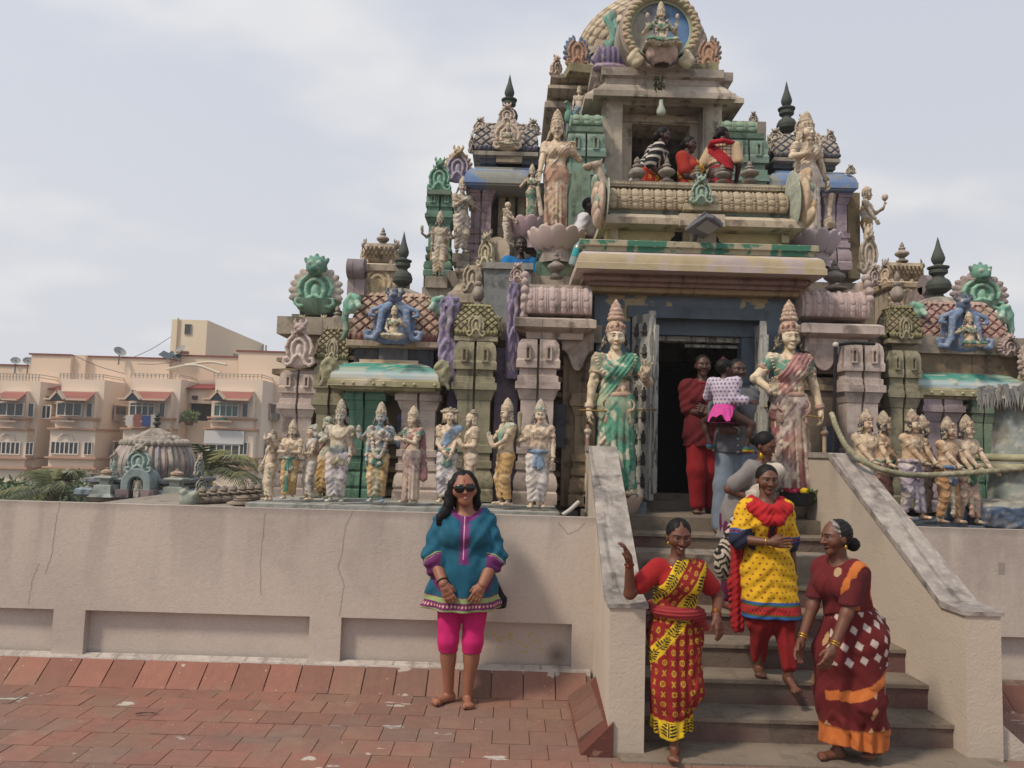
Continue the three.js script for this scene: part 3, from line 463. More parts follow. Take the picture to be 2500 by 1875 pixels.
// dark mass behind everything, so that no sky shows through the storeys
{
const core=grp('core_wall',temple),b=new Bag();
const w0=R(690,870,1452,1228,8.0);b.box(w0.x0,w0.x1,1.2,2.95,-9.2,-8.0,faded(BROWN,0.3));const w1=R(1958,870,2560,1240,8.3);b.box(w1.x0-0.06,w1.x1,1.2,2.95,-9.3,-8.05,faded(BROWN,0.3));
b.box(w0.x0-0.1,0.9,2.9,3.08,-13,-7.95,faded('#8d8473',0.4));b.box(2.9,6.6,2.9,3.08,-13,-8.0,faded('#8d8473',0.4));b.box(0.9,2.9,3.42,3.6,-13,-8.36,faded('#8d8473',0.4));b.box(-1.2,5.2,3.0,4.1,-14,-10.2,faded('#77705f',0.4));b.mesh('storey_wall',core);
// string courses of the recessed brown wall between the pilasters
for (const [y,h,o] of [[1.28,0.1,0.1],[1.42,0.06,0.06],[1.52,0.08,0.09],[1.66,0.06,0.05],[1.80,0.06,0.04],[2.32,0.07,0.05],[2.46,0.09,0.1],[2.6,0.06,0.07]]) for (const [a,e,z] of [[w0.x0,w0.x1,-8],[w1.x0-0.06,w1.x1,-8.05]]) put('string_course',new Bag().add(rectLathe(e-a,0.12,[[0,y],[o,y+h*0.2],[o,y+h*0.8],[0,y+h]]),faded('#8f7750',0.3),tr((a+e) / 2,0,z-0.03),0).geo(),M.stucco,core);
}
// sloping wing at each side of the plinth
const plinth=grp('plinth',temple);
for (const [a,e,d0,d1] of [[620,760,6.72,7.3],[762,1170,6.7,7.6],[1172,1362,6.66,7.6],[2215,2560,6.9,7.9]]) { const r=R(a,1215,e,1240,6.95);put('plinth_block',new Bag().box(r.x0,r.x1,1.05,a>2000?1.25:1.272+(a % 7)*0.002,-d1-0.5,-d0,faded(a>2000?'#5d7fa3':'#8a9694',0.5,'#9a968a')).geo(),M.stucco,plinth);}

// a corner shrine: dome with corner scrolls over a curved painted eave, pairs of pilasters below
function cornerShrine(name,d,px,o) {
const g=grp(name,temple);const eave=R(...px.eave,d-0.15);
const gradient=(x,y,z,nx,ny,nz)=>{ const t=(y-eave.y0) / eave.h;const n=fbm3(x*7,y*12,z*3,4);let c=t>0.86?C('#b7a588'):mixc('#a3b5b6','#41897a',sstep(0.42,0.66,t+0.15*(n-0.5)));c=t<0.27?mixc('#8d8a62','#9c9478',n):c;return chips(mulc(mixc(c,'#b9b09a',0.6*sstep(0.5,0.66,n)),0.9+0.2*n),x*0.6,y,z,0.5);};
const eb=new Bag(),kp=kapotaProf(eave.y0,eave.h*0.9,0.3,0.22),sub=[];for (let i=0;i+1<kp.length;i++) for (let k=0;k<5;k++) sub.push([lerp(kp[i][0],kp[i+1][0],k / 5),lerp(kp[i][1],kp[i+1][1],k / 5)]);sub.push(kp[kp.length-1]);
const nseg=14,ew=eave.w-0.6;for (let i=0;i<nseg;i++) eb.add(mould(eave.cx-ew / 2+ew*i / nseg,eave.cx-ew / 2+ew*(i+1) / nseg,eave.z-1.1,eave.z-0.3,sub,{ l: i?0:1,r: i<nseg-1?0:1 }),gradient,null,0.5);put('eave',eb.geo(),M.sculpt,g);
const studs=new Bag();for (let i=0;i<11;i++) if (i % 3) studs.add(new THREE.SphereGeometry(0.017,8,6),'#a5a07e',tr(eave.x0+eave.w*(i+0.5) / 11,eave.y0+eave.h*0.1,eave.z),0.8);studs.mesh('studs',g,M.sculpt);
for (const s of [-1,1]) put('eave_scroll',sculpt([...chain([V(0,0,0),V(s*0.05,0.05,0),V(s*0.1,0,0),V(s*0.06,-0.07,0),V(s*0.02,-0.04,0)].map((v)=>v.add(V(0,0,0.02))),0.03,0.02,0.01,'#8a8a63'),...chain([V(s*0.1,0,0),V(s*0.08,-0.12,0),V(s*0.12,-0.2,0)],0.025,0.02,0.01,'#8a8a63'),ell(V(s*0.05,-0.05,-0.02),0.09,0.13,0.05,0.02,'#94906c')],{ cell: 0.012,box: [[-0.2,-0.28,-0.12],[0.2,0.14,0.1]],vary: weather }),M.sculpt,g,tr(s<0?eave.x0+0.04:eave.x1-0.04,eave.y0+eave.h*0.72,eave.z-0.06));
// neck slab with dark blue panels
const sl=R(...px.slab,d+0.1),sb=new Bag(),th=sl.h*0.42;sb.add(mould(sl.x0,sl.x1,sl.z-0.95,sl.z,[[-0.02,sl.y1-th],[0.02,sl.y1-th*0.8],[0.02,sl.y1-0.005],[0,sl.y1]]),faded(o.slab,0.4),null,0.5);sb.mesh('dome_slab',g);
const nb=new Bag();nb.box(sl.x0+0.05,sl.x1-0.05,eave.y0+eave.h*0.8,sl.y1-th+0.01,sl.z-0.9,sl.z-0.06,faded('#414a5b',0.55,'#6d6a68',3));nb.box(sl.cx-sl.w*0.16,sl.cx+sl.w*0.16,eave.y0+eave.h*0.8,sl.y1-th+0.008,sl.z-0.3,sl.z-0.02,faded('#5a606b',0.4,'#6d6a68',3));nb.mesh('neck',g);
const dm=R(...px.dome,d+0.1),dome=put('dome',latticeDome(dm.w,dm.w*0.95,dm.h,o.dome),M.stucco,g,tr(dm.cx,dm.y0,dm.z-dm.w*0.5));
const cz=dm.z-dm.w*0.5,fr=R(...px.finial,d+0.1+dm.w*0.5);put('lotus_cap',new Bag().add(lathe([[dm.w*0.3,-0.03],[dm.w*0.31,0.0],[dm.w*0.24,0.05],[dm.w*0.13,0.085],[0,0.1]],24),faded('#8f8c7c',0.4),null,0.5).geo(),M.stucco,dome,tr(0,dm.h-0.01,0));
finial(g,dm.cx,dm.y1+0.05,cz,fr.w,fr.y1-dm.y1-0.05,'#39463f','finial');
// front niche of scrolls with a mask on top
const ni=R(...px.niche,d-0.02);const nc='#5b7fa8',P=[ell(V(0,0.36,-0.1),0.4,0.5,0.09,0.03,'#4a6a92'),ell(V(0,0.12,-0.08),0.5,0.16,0.09,0.04,'#54769f'),ell(V(0,0.92,0),0.13,0.12,0.12,0.03,'#47618a'),ell(V(0,0.98,0.12),0.07,0.06,0.08,0.02,'#51709a')];
for (const s of [-1,1]) { P.push(...chain([V(s*0.08,0.78,0.02),V(s*0.22,0.62,0.03),V(s*0.24,0.42,0.04),V(s*0.26,0.22,0.05),V(s*0.36,0.06,0.06),V(s*0.47,0.06,0.05),V(s*0.5,0.18,0.04),V(s*0.43,0.2,0.05)],0.07,0.045,0.02,nc),...chain([V(s*0.12,0.8,0),V(s*0.28,0.72,0),V(s*0.42,0.66,0),V(s*0.44,0.56,0.01),V(s*0.36,0.54,0.02)],0.055,0.035,0.02,nc),ell(V(s*0.06,0.98,0.1),0.035,0.035,0.03,0.004,'#b9b5a6'),...chain([V(s*0.08,1.0,0),V(s*0.15,1.06,0),V(s*0.13,1.15,0)],0.05,0.02,0.02,'#42506a'));}
P.push(ell(V(0,1.08,0.02),0.06,0.09,0.06,0.02,'#4c5c74'));put('scroll_niche',sculpt(P,{ cell: 0.016,box: [[-0.62,-0.06,-0.24],[0.62,1.26,0.26]],vary: weather }),M.sculpt,g,trs(ni.cx,ni.y0,ni.z,0,0,0,ni.w / 1.05,ni.h / 1.18,ni.w / 1.2));
for (const s of [-1,1]) { const q=V(dm.cx+s*dm.w*0.46,dm.y0+dm.h*0.62,dm.z-0.02),cc='#54a58c';put('corner_scroll',sculpt([...chain([V(0,0.1,0),V(s*0.08,0.13,0),V(s*0.13,0.05,0),V(s*0.07,0,0),V(s*0.03,0.05,0)],0.035,0.02,0.01,cc),...chain([V(s*0.12,0.06,-0.01),V(s*0.15,-0.1,-0.02),V(s*0.12,-0.22,-0.01),V(s*0.15,-0.3,0)],0.04,0.02,0.015,cc),...chain([V(s*0.02,0.12,0),V(-s*0.03,0.02,0.02)],0.02,0.03,0.015,'#8fb8a2'),ell(V(s*0.07,0.05,-0.03),0.09,0.1,0.05,0.02,'#7fae98')],{ cell: 0.011,box: [[-0.24,-0.36,-0.12],[0.24,0.22,0.1]],vary: weather }),M.sculpt,g,trs(q.x,q.y,q.z,0,s*0.35,0,1));}
return { g,dm,ni,eave,sl };
}
const shrineL=cornerShrine('corner_shrine',7.65,{ eave: [801,872,1075,944],slab: [850,832,1070,874],dome: [862,706,1066,834],finial: [955,564,1005,700],niche: [893,700,1032,834] },{ slab: '#b3997f',dome: { a: '#b59c88',g: '#5c3a37',pitch: 0.115,band: '#7c4b47',top: 0.55 } });
const shrineR=cornerShrine('corner_shrine',8.0,{ eave: [2236,898,2515,968],slab: [2238,852,2470,892],dome: [2244,726,2458,854],finial: [2255,577,2313,712],niche: [2285,714,2420,854] },{ slab: '#a98f7b',dome: { a: '#b0968a',g: '#6d3838',pitch: 0.115,band: '#7c4b47',top: 0.55 } });
// pilasters under the shrines and beside them
{
const wing=grp('front_wing',temple);
pilaster(wing,R(848,945,924,1222,7.72),0.3,faded(GREEN,0.25,'#6fa088'),SHORT,false);pilaster(wing,R(977,947,1060,1225,7.7),0.3,faded(PINK,0.35),SHORT,false);
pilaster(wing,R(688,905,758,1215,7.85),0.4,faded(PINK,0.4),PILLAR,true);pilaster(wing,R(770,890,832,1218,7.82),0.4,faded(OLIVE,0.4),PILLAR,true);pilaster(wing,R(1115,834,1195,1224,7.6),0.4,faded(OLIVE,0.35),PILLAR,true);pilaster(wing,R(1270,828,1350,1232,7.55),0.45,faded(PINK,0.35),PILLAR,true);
const lp=new Bag();for (const [x0,x1,y0,y1,d,c] of [[1090,1128,850,1224,7.85,PURPLE],[1205,1262,850,1228,7.85,'#5f5781'],[1372,1448,870,1236,7.82,BROWN],[838,978,870,950,7.9,'#6f5b43']]) block(lp,R(x0,y0,x1,y1,d),0.3,faded(c,0.25));lp.mesh('recess_wall',wing);
const rp=[[1402,960,1432,1236],[1440,960,1452,1236]];for (const q of rp) { const r=R(...q,7.78);put('recess_pilaster',new Bag().add(mould(r.x0,r.x1,r.z-0.1,r.z,SHORT.map(([o,y])=>[o*0.2,r.y0+y*r.h])),faded('#9a7f55',0.3),null,0.4).geo(),M.stucco,wing);}
const np=R(1352,987,1382,1092,7.8);put('blue_niche',new Bag().box(np.x0,np.x1,np.y0,np.y1,np.z-0.02,np.z+0.012,faded('#3c4a66',0.4,'#77705c',4)).geo(),M.stucco,wing);const np2=R(970,1012,982,1092,7.72);put('blue_niche',new Bag().box(np2.x0,np2.x1,np2.y0,np2.y1,np2.z-0.02,np2.z+0.012,'#3f4763').geo(),M.stucco,wing);
yali(wing,R(1070,725,1122,942,7.7));yali(wing,R(1236,690,1270,925,7.75),'#6f668f','#8b82a8',0.5);
// right of the doorway
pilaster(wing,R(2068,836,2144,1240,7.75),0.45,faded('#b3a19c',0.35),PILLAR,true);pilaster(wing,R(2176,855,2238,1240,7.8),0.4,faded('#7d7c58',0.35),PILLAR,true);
pilaster(wing,R(2262,975,2338,1250,7.93),0.3,faded(LILAC,0.35),SHORT,false);pilaster(wing,R(2380,978,2425,1252,7.93),0.3,faded(GREEN,0.3),SHORT,false);pilaster(wing,R(2458,978,2520,1252,7.93),0.3,faded(LILAC,0.3),SHORT,false);
const r2=new Bag();for (const [x0,x1,y0,y1,d,c] of [[1958,2055,870,1240,7.95,'#7b6850'],[2150,2176,860,1240,8.0,PURPLE],[2236,2262,960,1250,8.15,PURPLE],[2340,2382,968,1250,8.15,BROWN]]) block(r2,R(x0,y0,x1,y1,d),0.3,faded(c,0.25));r2.mesh('recess_wall',wing);const np3=R(2012,1040,2046,1130,7.9);put('blue_niche',new Bag().box(np3.x0,np3.x1,np3.y0,np3.y1,np3.z-0.02,np3.z+0.012,faded('#3c4a66',0.4,'#77705c',4)).geo(),M.stucco,wing);
// small domed heads of the olive pillars, and their stone finials
for (const [q,f,d,c,w] of [[[1113,738,1214,820],[1152,664,1182,736],7.62,'#9a946e',0.075],[[777,795,850,878],[812,750,842,800],7.9,'#a39a7c',0.07],[[2170,742,2246,826],[2143,665,2174,740],7.85,'#87815f',0.075]]) {
const r=R(...q,d),pd=grp('pillar_dome',wing);put('dome',latticeDome(r.w,r.w*0.9,r.h,{ a: c,g: '#4e4a33',pitch: w,band: '#7f7c58',top: 0.45,bulge: 0.12,nu: 44,nv: 34 }),M.stucco,pd,tr(r.cx,r.y0,r.z-r.w*0.45));
const b=new Bag();b.add(mould(r.x0+0.02,r.x1-0.02,r.z-r.w*0.8,r.z-0.02,[[-0.06,r.y0-0.14],[-0.03,r.y0-0.07],[-0.02,r.y0-0.06],[0.03,r.y0-0.05],[0.03,r.y0-0.005],[0,r.y0]]),faded(c,0.3),null,0.4);b.mesh('dome_slab',pd);
kudu(pd,{ cx: r.cx,y0: r.y0-0.02,z: r.z+0.005,w: r.w*0.5,h: r.h*0.75 },c,c,c,{ petals: false,mask: false,thick: 0.25 });for (const s of [-1,1]) kudu(pd,{ cx: r.cx+s*r.w*0.49,y0: r.y0+0.06,z: r.z-0.1,w: r.w*0.32,h: r.h*0.55 },c,c,c,{ petals: false,mask: false,thick: 0.25 },s*0.9);
const fr=R(...f,d+0.2);stoneFinial(pd,{ ...fr,cx: r.cx,z: r.z-r.w*0.45,y0: r.y1-0.01,h: fr.y1-r.y1+0.02 },'#9a8d80',KALASHA);
}
// barrel roofs over the pink pillars, on both sides of the porch
for (const [q,sl,fan,n,d] of [[[1280,692,1447,778],[1262,776,1450,800],[1262,665,1300,790],6,7.55],[[1962,702,2128,786],[1958,790,2150,815],[2110,672,2150,790],6,7.75]]) {
const r=R(...q,d),br=barrel(wing,r,0.34,'#b3a19b',{ n,rows: 5 });const s=R(...sl,d),b=new Bag();b.add(mould(s.x0,s.x1,s.z-0.5,s.z+0.02,[[-0.1,s.y0-0.1],[-0.09,s.y0-0.04],[-0.02,s.y0-0.02],[0.02,s.y0],[0.02,s.y0+s.h*0.8],[-0.02,s.y1]]),faded('#b8a59d',0.35),null,0.4);b.mesh('barrel_slab',br);
const top=new Bag();top.box(r.x0,r.x1,r.y1-0.012,r.y1+0.045,r.z-0.7,r.z-0.28,faded('#ab9b90',0.4));for (let i=0;i<16;i++) top.add(new THREE.SphereGeometry(0.016,8,5),'#a8988e',tr(r.x0+(i+0.5)*r.w / 16,r.y1+0.01,r.z-0.275),0.8);top.mesh('ridge',br);
const fz=R(...fan,d);for (const turn of [1]) put('end_fan',sculpt([ell(V(0,0.5,0),0.06,0.5,0.36,0.03,'#b09c96'),...[0,1,2,3,4,5].map((i)=>ell(V(0,0.2+i*0.16,0.34-0.05*Math.abs(i-2.5)),0.07,0.09,0.07,0.015,'#a8948f'))],{ cell: 0.025,box: [[-0.2,-0.1,-0.45],[0.2,1.15,0.5]],vary: weather }),M.sculpt,br,trs(fz.cx,fz.y0,fz.z-0.3,0,0,0,fz.w*4,fz.h,0.75));
// wall panel with a pendant ornament between the barrel and the door
const sh=q[0]<1500?R(1372,815,1446,905,7.78):R(1962,822,2050,905,7.9);const S=new THREE.Shape();S.moveTo(sh.x0,sh.y1);S.lineTo(sh.x1,sh.y1);S.lineTo(sh.x1,sh.cy+0.02);S.bezierCurveTo(sh.x1-0.1,sh.cy,sh.x1-0.08,sh.y0,sh.cx,sh.y0);S.bezierCurveTo(sh.x0+0.08,sh.y0,sh.x0+0.1,sh.cy,sh.x0,sh.cy+0.02);put('pendant_panel',new Bag().add(slab(S,0.05,0.008),faded('#a8938f',0.35),tr(0,0,sh.z+0.01),0.5).geo(),M.stucco,wing);
}
// pink and cream ornaments at the far left corner of the front
kudu(wing,R(690,778,776,898,7.8),'#b6a49d','#c0afa6','#a58f8b',{ petals: false });
const lb=R(692,785,815,818,8.2),bb=new Bag();bb.add(new THREE.CylinderGeometry(lb.h*0.62,lb.h*0.62,lb.w,20).rotateZ(Math.PI / 2),faded(PALE,0.4),tr(lb.cx,lb.cy,lb.z),0.6);const gs=R(712,768,842,784,8.3);block(bb,gs,0.5,faded('#3f6b5a',0.5));block(bb,R(735,820,850,1220,8.25),0.4,faded('#8c7d6d',0.3));const sb=R(724,748,835,768,8.3);bb.box(sb.x0+.06,sb.x1-.06,sb.y0-0.01,sb.y1,sb.z-0.4,sb.z+0.1,'#3c4843');bb.mesh('corner_ledge',wing);
for (const x of [737,790]) kudu(wing,R(x-18,768,x+18,812,8.0),'#a39873','#b0a682','#a39873',{ petals: false });
// crown of green scrolls and petals
for (const q of [[718,632,828,756,8.2],[2330,652,2448,760,8.9]]) { const cr=R(q[0],q[1],q[2],q[3],q[4]);kudu(wing,cr,'#4b9a80','#67ae93',q[0]<1000?'#9c968c':'#8f7d7c',{ big: 1 });put('crown_face',sculpt([ell(V(0,0,0),0.12,0.12,0.12,0.03,'#4a8b78'),ell(V(0.05,0.02,0.1),0.03,0.03,0.03,0.005,'#89ab9c'),ell(V(-0.05,0.02,0.1),0.03,0.03,0.03,0.005,'#89ab9c'),ell(V(0,-0.05,0.12),0.05,0.04,0.05,0.02,'#3d7a68'),...[-0.11,-0.06,0,0.06,0.11].map((x)=>ell(V(x,0.10-Math.abs(x)*0.4,0),0.028,0.06,0.03,0.01,'#4a8b78',[0,0,-x*5]))],{ cell: 0.013,box: [[-0.2,-0.2,-0.18],[0.2,0.28,0.22]],vary: weather }),M.sculpt,wing,trs(cr.cx,cr.y1-0.09,cr.z+0.04,0,0,0,0.9));put('crown_dish',new Bag().add(lathe([[0.1,0],[0.2,0.04],[0.3,0.16],[0.31,0.18],[0.2,0.17],[0,0.17]],20),faded('#56967f',0.4),null,0.5).geo(),M.stucco,wing,trs(cr.cx,cr.y0-0.06,cr.z-0.05,0,0,0,0.85,0.9,0.6));}
}

// ---------- the porch: doorway, cornice and balcony ----------
const porch=grp('entrance_porch',temple);
{
const d=8.0,wall=R(1447,700,1957,1262,d),door=R(1535,752,1866,1262,d),op=R(1601,836,1812,1262,d+0.25);
const S=new THREE.Shape([[wall.x0,1.15],[wall.x1,1.15],[wall.x1,wall.y1],[wall.x0,wall.y1]].map((p)=>new THREE.Vector2(...p)));S.holes.push(new THREE.Path([[door.x0,1.16],[door.x0,door.y1],[door.x1,door.y1],[door.x1,1.16]].map((p)=>new THREE.Vector2(...p))));
put('porch_wall',boxUV(new THREE.ExtrudeGeometry(S,{ depth: 0.35,bevelEnabled: false }).translate(0,0,-d-0.35).toNonIndexed()),M.blue,porch);
const fr=new Bag(),li=R(1533,750,1868,778,d-0.05);fr.box(li.x0,li.x1,li.y0,li.y1,li.z-0.3,li.z,'#ffffff');fr.box(door.x0,door.x1,op.y1+0.05,li.y0+0.002,-d-0.28,-d-0.1,'#fff');fr.box(door.x0,door.x0+0.16,1.15,op.y1+0.06,-d-0.28,-d-0.12,'#fff');fr.box(door.x1-0.2,door.x1,1.15,op.y1+0.06,-d-0.28,-d-0.12,'#fff');put('door_surround',fr.geo(),M.frame,porch);
const inn=new Bag();inn.box(op.x0-0.06,op.x1+0.07,op.y1,op.y1+0.055,-d-0.35,-d-0.19,'#fff');inn.box(op.x1,op.x1+0.07,1.15,op.y1,-d-0.35,-d-0.19,'#fff');inn.box(op.x0-0.06,op.x0,1.15,op.y1,-d-0.35,-d-0.19,'#fff');inn.box(op.cx-0.15,op.x1-0.03,op.y1-0.05,op.y1-0.02,-d-0.33,-d-0.27,'#fff');put('door_frame',inn.geo(),M.greyWood,porch);
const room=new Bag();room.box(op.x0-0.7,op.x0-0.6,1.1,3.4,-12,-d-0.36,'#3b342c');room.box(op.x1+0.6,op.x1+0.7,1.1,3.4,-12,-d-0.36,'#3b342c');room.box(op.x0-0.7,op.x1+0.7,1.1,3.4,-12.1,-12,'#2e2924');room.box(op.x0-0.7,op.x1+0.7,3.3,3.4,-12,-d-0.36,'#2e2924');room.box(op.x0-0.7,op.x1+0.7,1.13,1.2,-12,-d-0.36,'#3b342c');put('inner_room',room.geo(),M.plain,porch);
const th=new Bag(),con=faded('#6f665a',0.3);th.box(wall.x0+0.25,wall.x1-0.2,1.2,1.33,-d-0.3,-d+0.1,con);th.box(op.x0-0.1,op.x1+0.1,1.32,1.385,-d-0.4,-d-0.1,con);put('threshold',th.geo(),M.step,porch);
// door leaves, folded open; carved iron plates down the left one
const leaf=(x,z0,turn,h0,h1,w,t,label)=>{ const g=grp('door_leaf',porch,[x,0,z0],turn);put('panel',new Bag().box(0,w,h0,h1,-t / 2,t / 2,'#fff').geo(),M.greyWood,g);const e=new Bag();e.box(w,w+0.035,h0-0.02,h1+0.02,-t / 2-0.012,t / 2+0.012,'#fff');e.box(w+0.04,w+0.07,h0+0.05,h1-0.12,-t / 2-0.02,t / 2-0.01,'#fff');put('stile',e.geo(),M.greyWood,g);return g;};
const lt=W(1552,800,7.98),l1=R(1580,774,1588,1238,7.75);const LL=leaf(lt.x-0.02,-7.98,-1.0,1.36,l1.y1+0.04,0.26,0.04);LL.userData.label='left grey wooden door leaf swung open, with iron studs';
for (let i=0;i<8;i++) for (const s of [0,1]) { const b=new Bag(),y=1.46+i*0.215;b.box(0.05+s*0.12,0.10+s*0.12,y,y+0.1,0.02,0.034,'#4a4945');b.box(0.04+s*0.12,0.11+s*0.12,y+0.03,y+0.045,0.02,0.05,'#55534e');b.box(0.065+s*0.12,0.085+s*0.12,y+0.1,y+0.13,0.02,0.03,'#3b3a37');put('iron_plate',b.geo(),M.plain,LL);}
const rt=W(1862,800,7.98);const RL=leaf(rt.x-0.06,-7.98,-1.62,1.36,l1.y1-0.03,0.22,0.04);RL.userData.label='right grey wooden door leaf swung open';
// cornice stack
const st=(q,dd,prof,mat,name,col='#fff',back=0.9)=>{ const r=R(...q,dd);put(name,new Bag().add(mould(r.x0,r.x1,-9.1,-dd,prof(r).map(([o,y])=>[o,y])),col,null,0.5).geo(),mat,porch);return r;};
st([1434,695,1972,718],7.85,(r)=>[[0,r.y0],[0.01,r.y0+0.01],[0.01,r.y1],[0,r.y1]],M.stucco,'ochre_band',faded('#a5864a',0.3,'#8a7650'));
st([1424,664,1978,697],7.72,(r)=>[[-0.06,r.y0-0.01],[-0.06,r.y0+0.02],[0.0,r.y0+0.03],[0.015,r.y0+0.06],[-0.005,r.y0+0.09],[0.05,r.y1],[0.06,r.y1+0.03]],M.stucco,'maroon_moulding',faded('#8d605e',0.3));
st([1408,614,2020,664],7.5,(r)=>[[-0.3,r.y0+0.02],[-0.02,r.y0],[0,r.y0+0.005],[0,r.y0+r.h*0.33],[-0.012,r.y0+r.h*0.36],[-0.015,r.y0+r.h*0.62],[-0.03,r.y0+r.h*0.8],[-0.07,r.y0+r.h*0.94],[-0.14,r.y1],[-0.3,r.y1+0.005]],M.kapota,'kapota');
st([1416,590,2000,615],7.66,(r)=>[[-0.03,r.y0-0.01],[-0.03,r.y0+r.h*0.35],[0,r.y0+r.h*0.4],[0,r.y1-0.01],[-0.02,r.y1]],M.greenPeel,'green_course');
const db=R(1480,551,1925,592,8.05);put('peeling_band',new Bag().box(db.x0,db.x1,db.y0-0.05,db.y1+0.05,-9,-8.05,'#fff').geo(),M.blackPeel,porch);
for (const x of [1500,1678,1740,1918]) { const pb=new Bag();block(pb,R(x-9,551,x+9,592,7.98),0.1,faded('#b5a276',0.3));pb.mesh('post',porch);}
st([1470,520,1970,551],7.82,(r)=>[[-0.2,r.y0-0.01],[-0.01,r.y0],[0,r.y0+0.004],[0,r.y0+r.h*0.55],[-0.05,r.y0+r.h*0.75],[-0.1,r.y1],[-0.2,r.y1]],M.stucco,'balcony_ledge',faded('#b2a284',0.4));
const pr=R(1660,522,1770,551,7.78),cl=new Bag();block(cl,pr,0.2,faded('#b2a284',0.4));block(cl,R(1670,498,1760,512,7.88),0.2,faded('#a39a72',0.4));block(cl,R(1682,551,1742,592,7.95),0.2,faded('#9a8b73',0.5));cl.mesh('ledge_block',porch);
const gs=R(1484,515,1930,526,7.98);put('green_strip',new Bag().box(gs.x0,gs.x1,gs.y0,gs.y1,-8.5,gs.z,faded('#4d6f62',0.4)).geo(),M.stucco,porch);
const br=R(1484,456,1928,522,7.9);barrel(porch,br,0.3,'#ab9c83',{ n: 16,rows: 4,beads: true,petal: 'rosette',tone2: '#a59a82' });
const top=R(1480,446,1932,460,8.1),tb=new Bag();tb.box(top.x0,top.x1,top.y0,top.y1,-9.0,-8.1,faded('#b5aa90',0.35));for (let i=0;i<60;i++) tb.add(new THREE.SphereGeometry(0.014,6,4),'#b0a48a',tr(top.x0+(i+0.5)*top.w / 60,top.cy,-8.1),0.8);tb.mesh('parapet_rail',porch);
kudu(porch,R(1680,425,1742,500,7.86),'#6d9480','#7fa18e','#6d9480',{ petals: false,thick: 0.3 });
// carved ends of the balcony barrel
const leafEnd=(s,q,tones)=>{ const r=R(...q,7.95);const P=[ell(V(0,0.45,0),0.2,0.48,0.3,0.04,tones[0])];for (let i=0;i<6;i++) P.push(ell(V(s*(0.14+0.05*(i % 2)),0.12+i*0.15,0.12-0.03*i),0.15,0.17,0.2,0.015,tones[i % tones.length],[0,0,s * -0.5]));P.push(ell(V(-s*0.22,0.45,0.05),0.06,0.5,0.26,0.02,'#8fa08f',[0,0,s*0.1]));return put('leaf_end',sculpt(P,{ cell: 0.022,box: [[-0.6,-0.15,-0.4],[0.6,1.2,0.45]],vary: weather }),M.sculpt,porch,trs(r.cx,r.y0,r.z,0,0,0,r.w*1.2,r.h,0.9));};
leafEnd(-1,[1438,432,1492,555],['#b39a84','#a58b72','#6f8a78']);leafEnd(1,[1915,415,1985,555],['#b29a78','#a98a5c','#b5a58c','#5f7f68']);
put('horse_head',sculpt([cap(V(0.3,0,0),V(0.05,0.5,0),0.2,0.13,0.06,'#ab9a85'),cap(V(0.05,0.55,0.02),V(-0.35,0.32,0.1),0.13,0.08,0.05,'#a58d72'),...[-1,1].flatMap((s)=>[ell(V(0.12,0.68,s*0.07),0.03,0.09,0.03,0.02,'#a08a70'),ell(V(-0.08,0.52,s*0.12),0.03,0.03,0.02,0.005,'#4c4238')]),ring(V(-0.22,0.38,0.05),V(-0.8,-0.4,0.2),0.11,0.02,0.01,'#6b5a48')],{ cell: 0.025,box: [[-0.5,-0.3,-0.35],[0.6,0.85,0.35]],vary: weather }),M.sculpt,porch,trs(W(1446,440,8.0).x,W(1446,440,8.0).y-0.02,-8.0,0,0.35,-0.2,0.36));
}
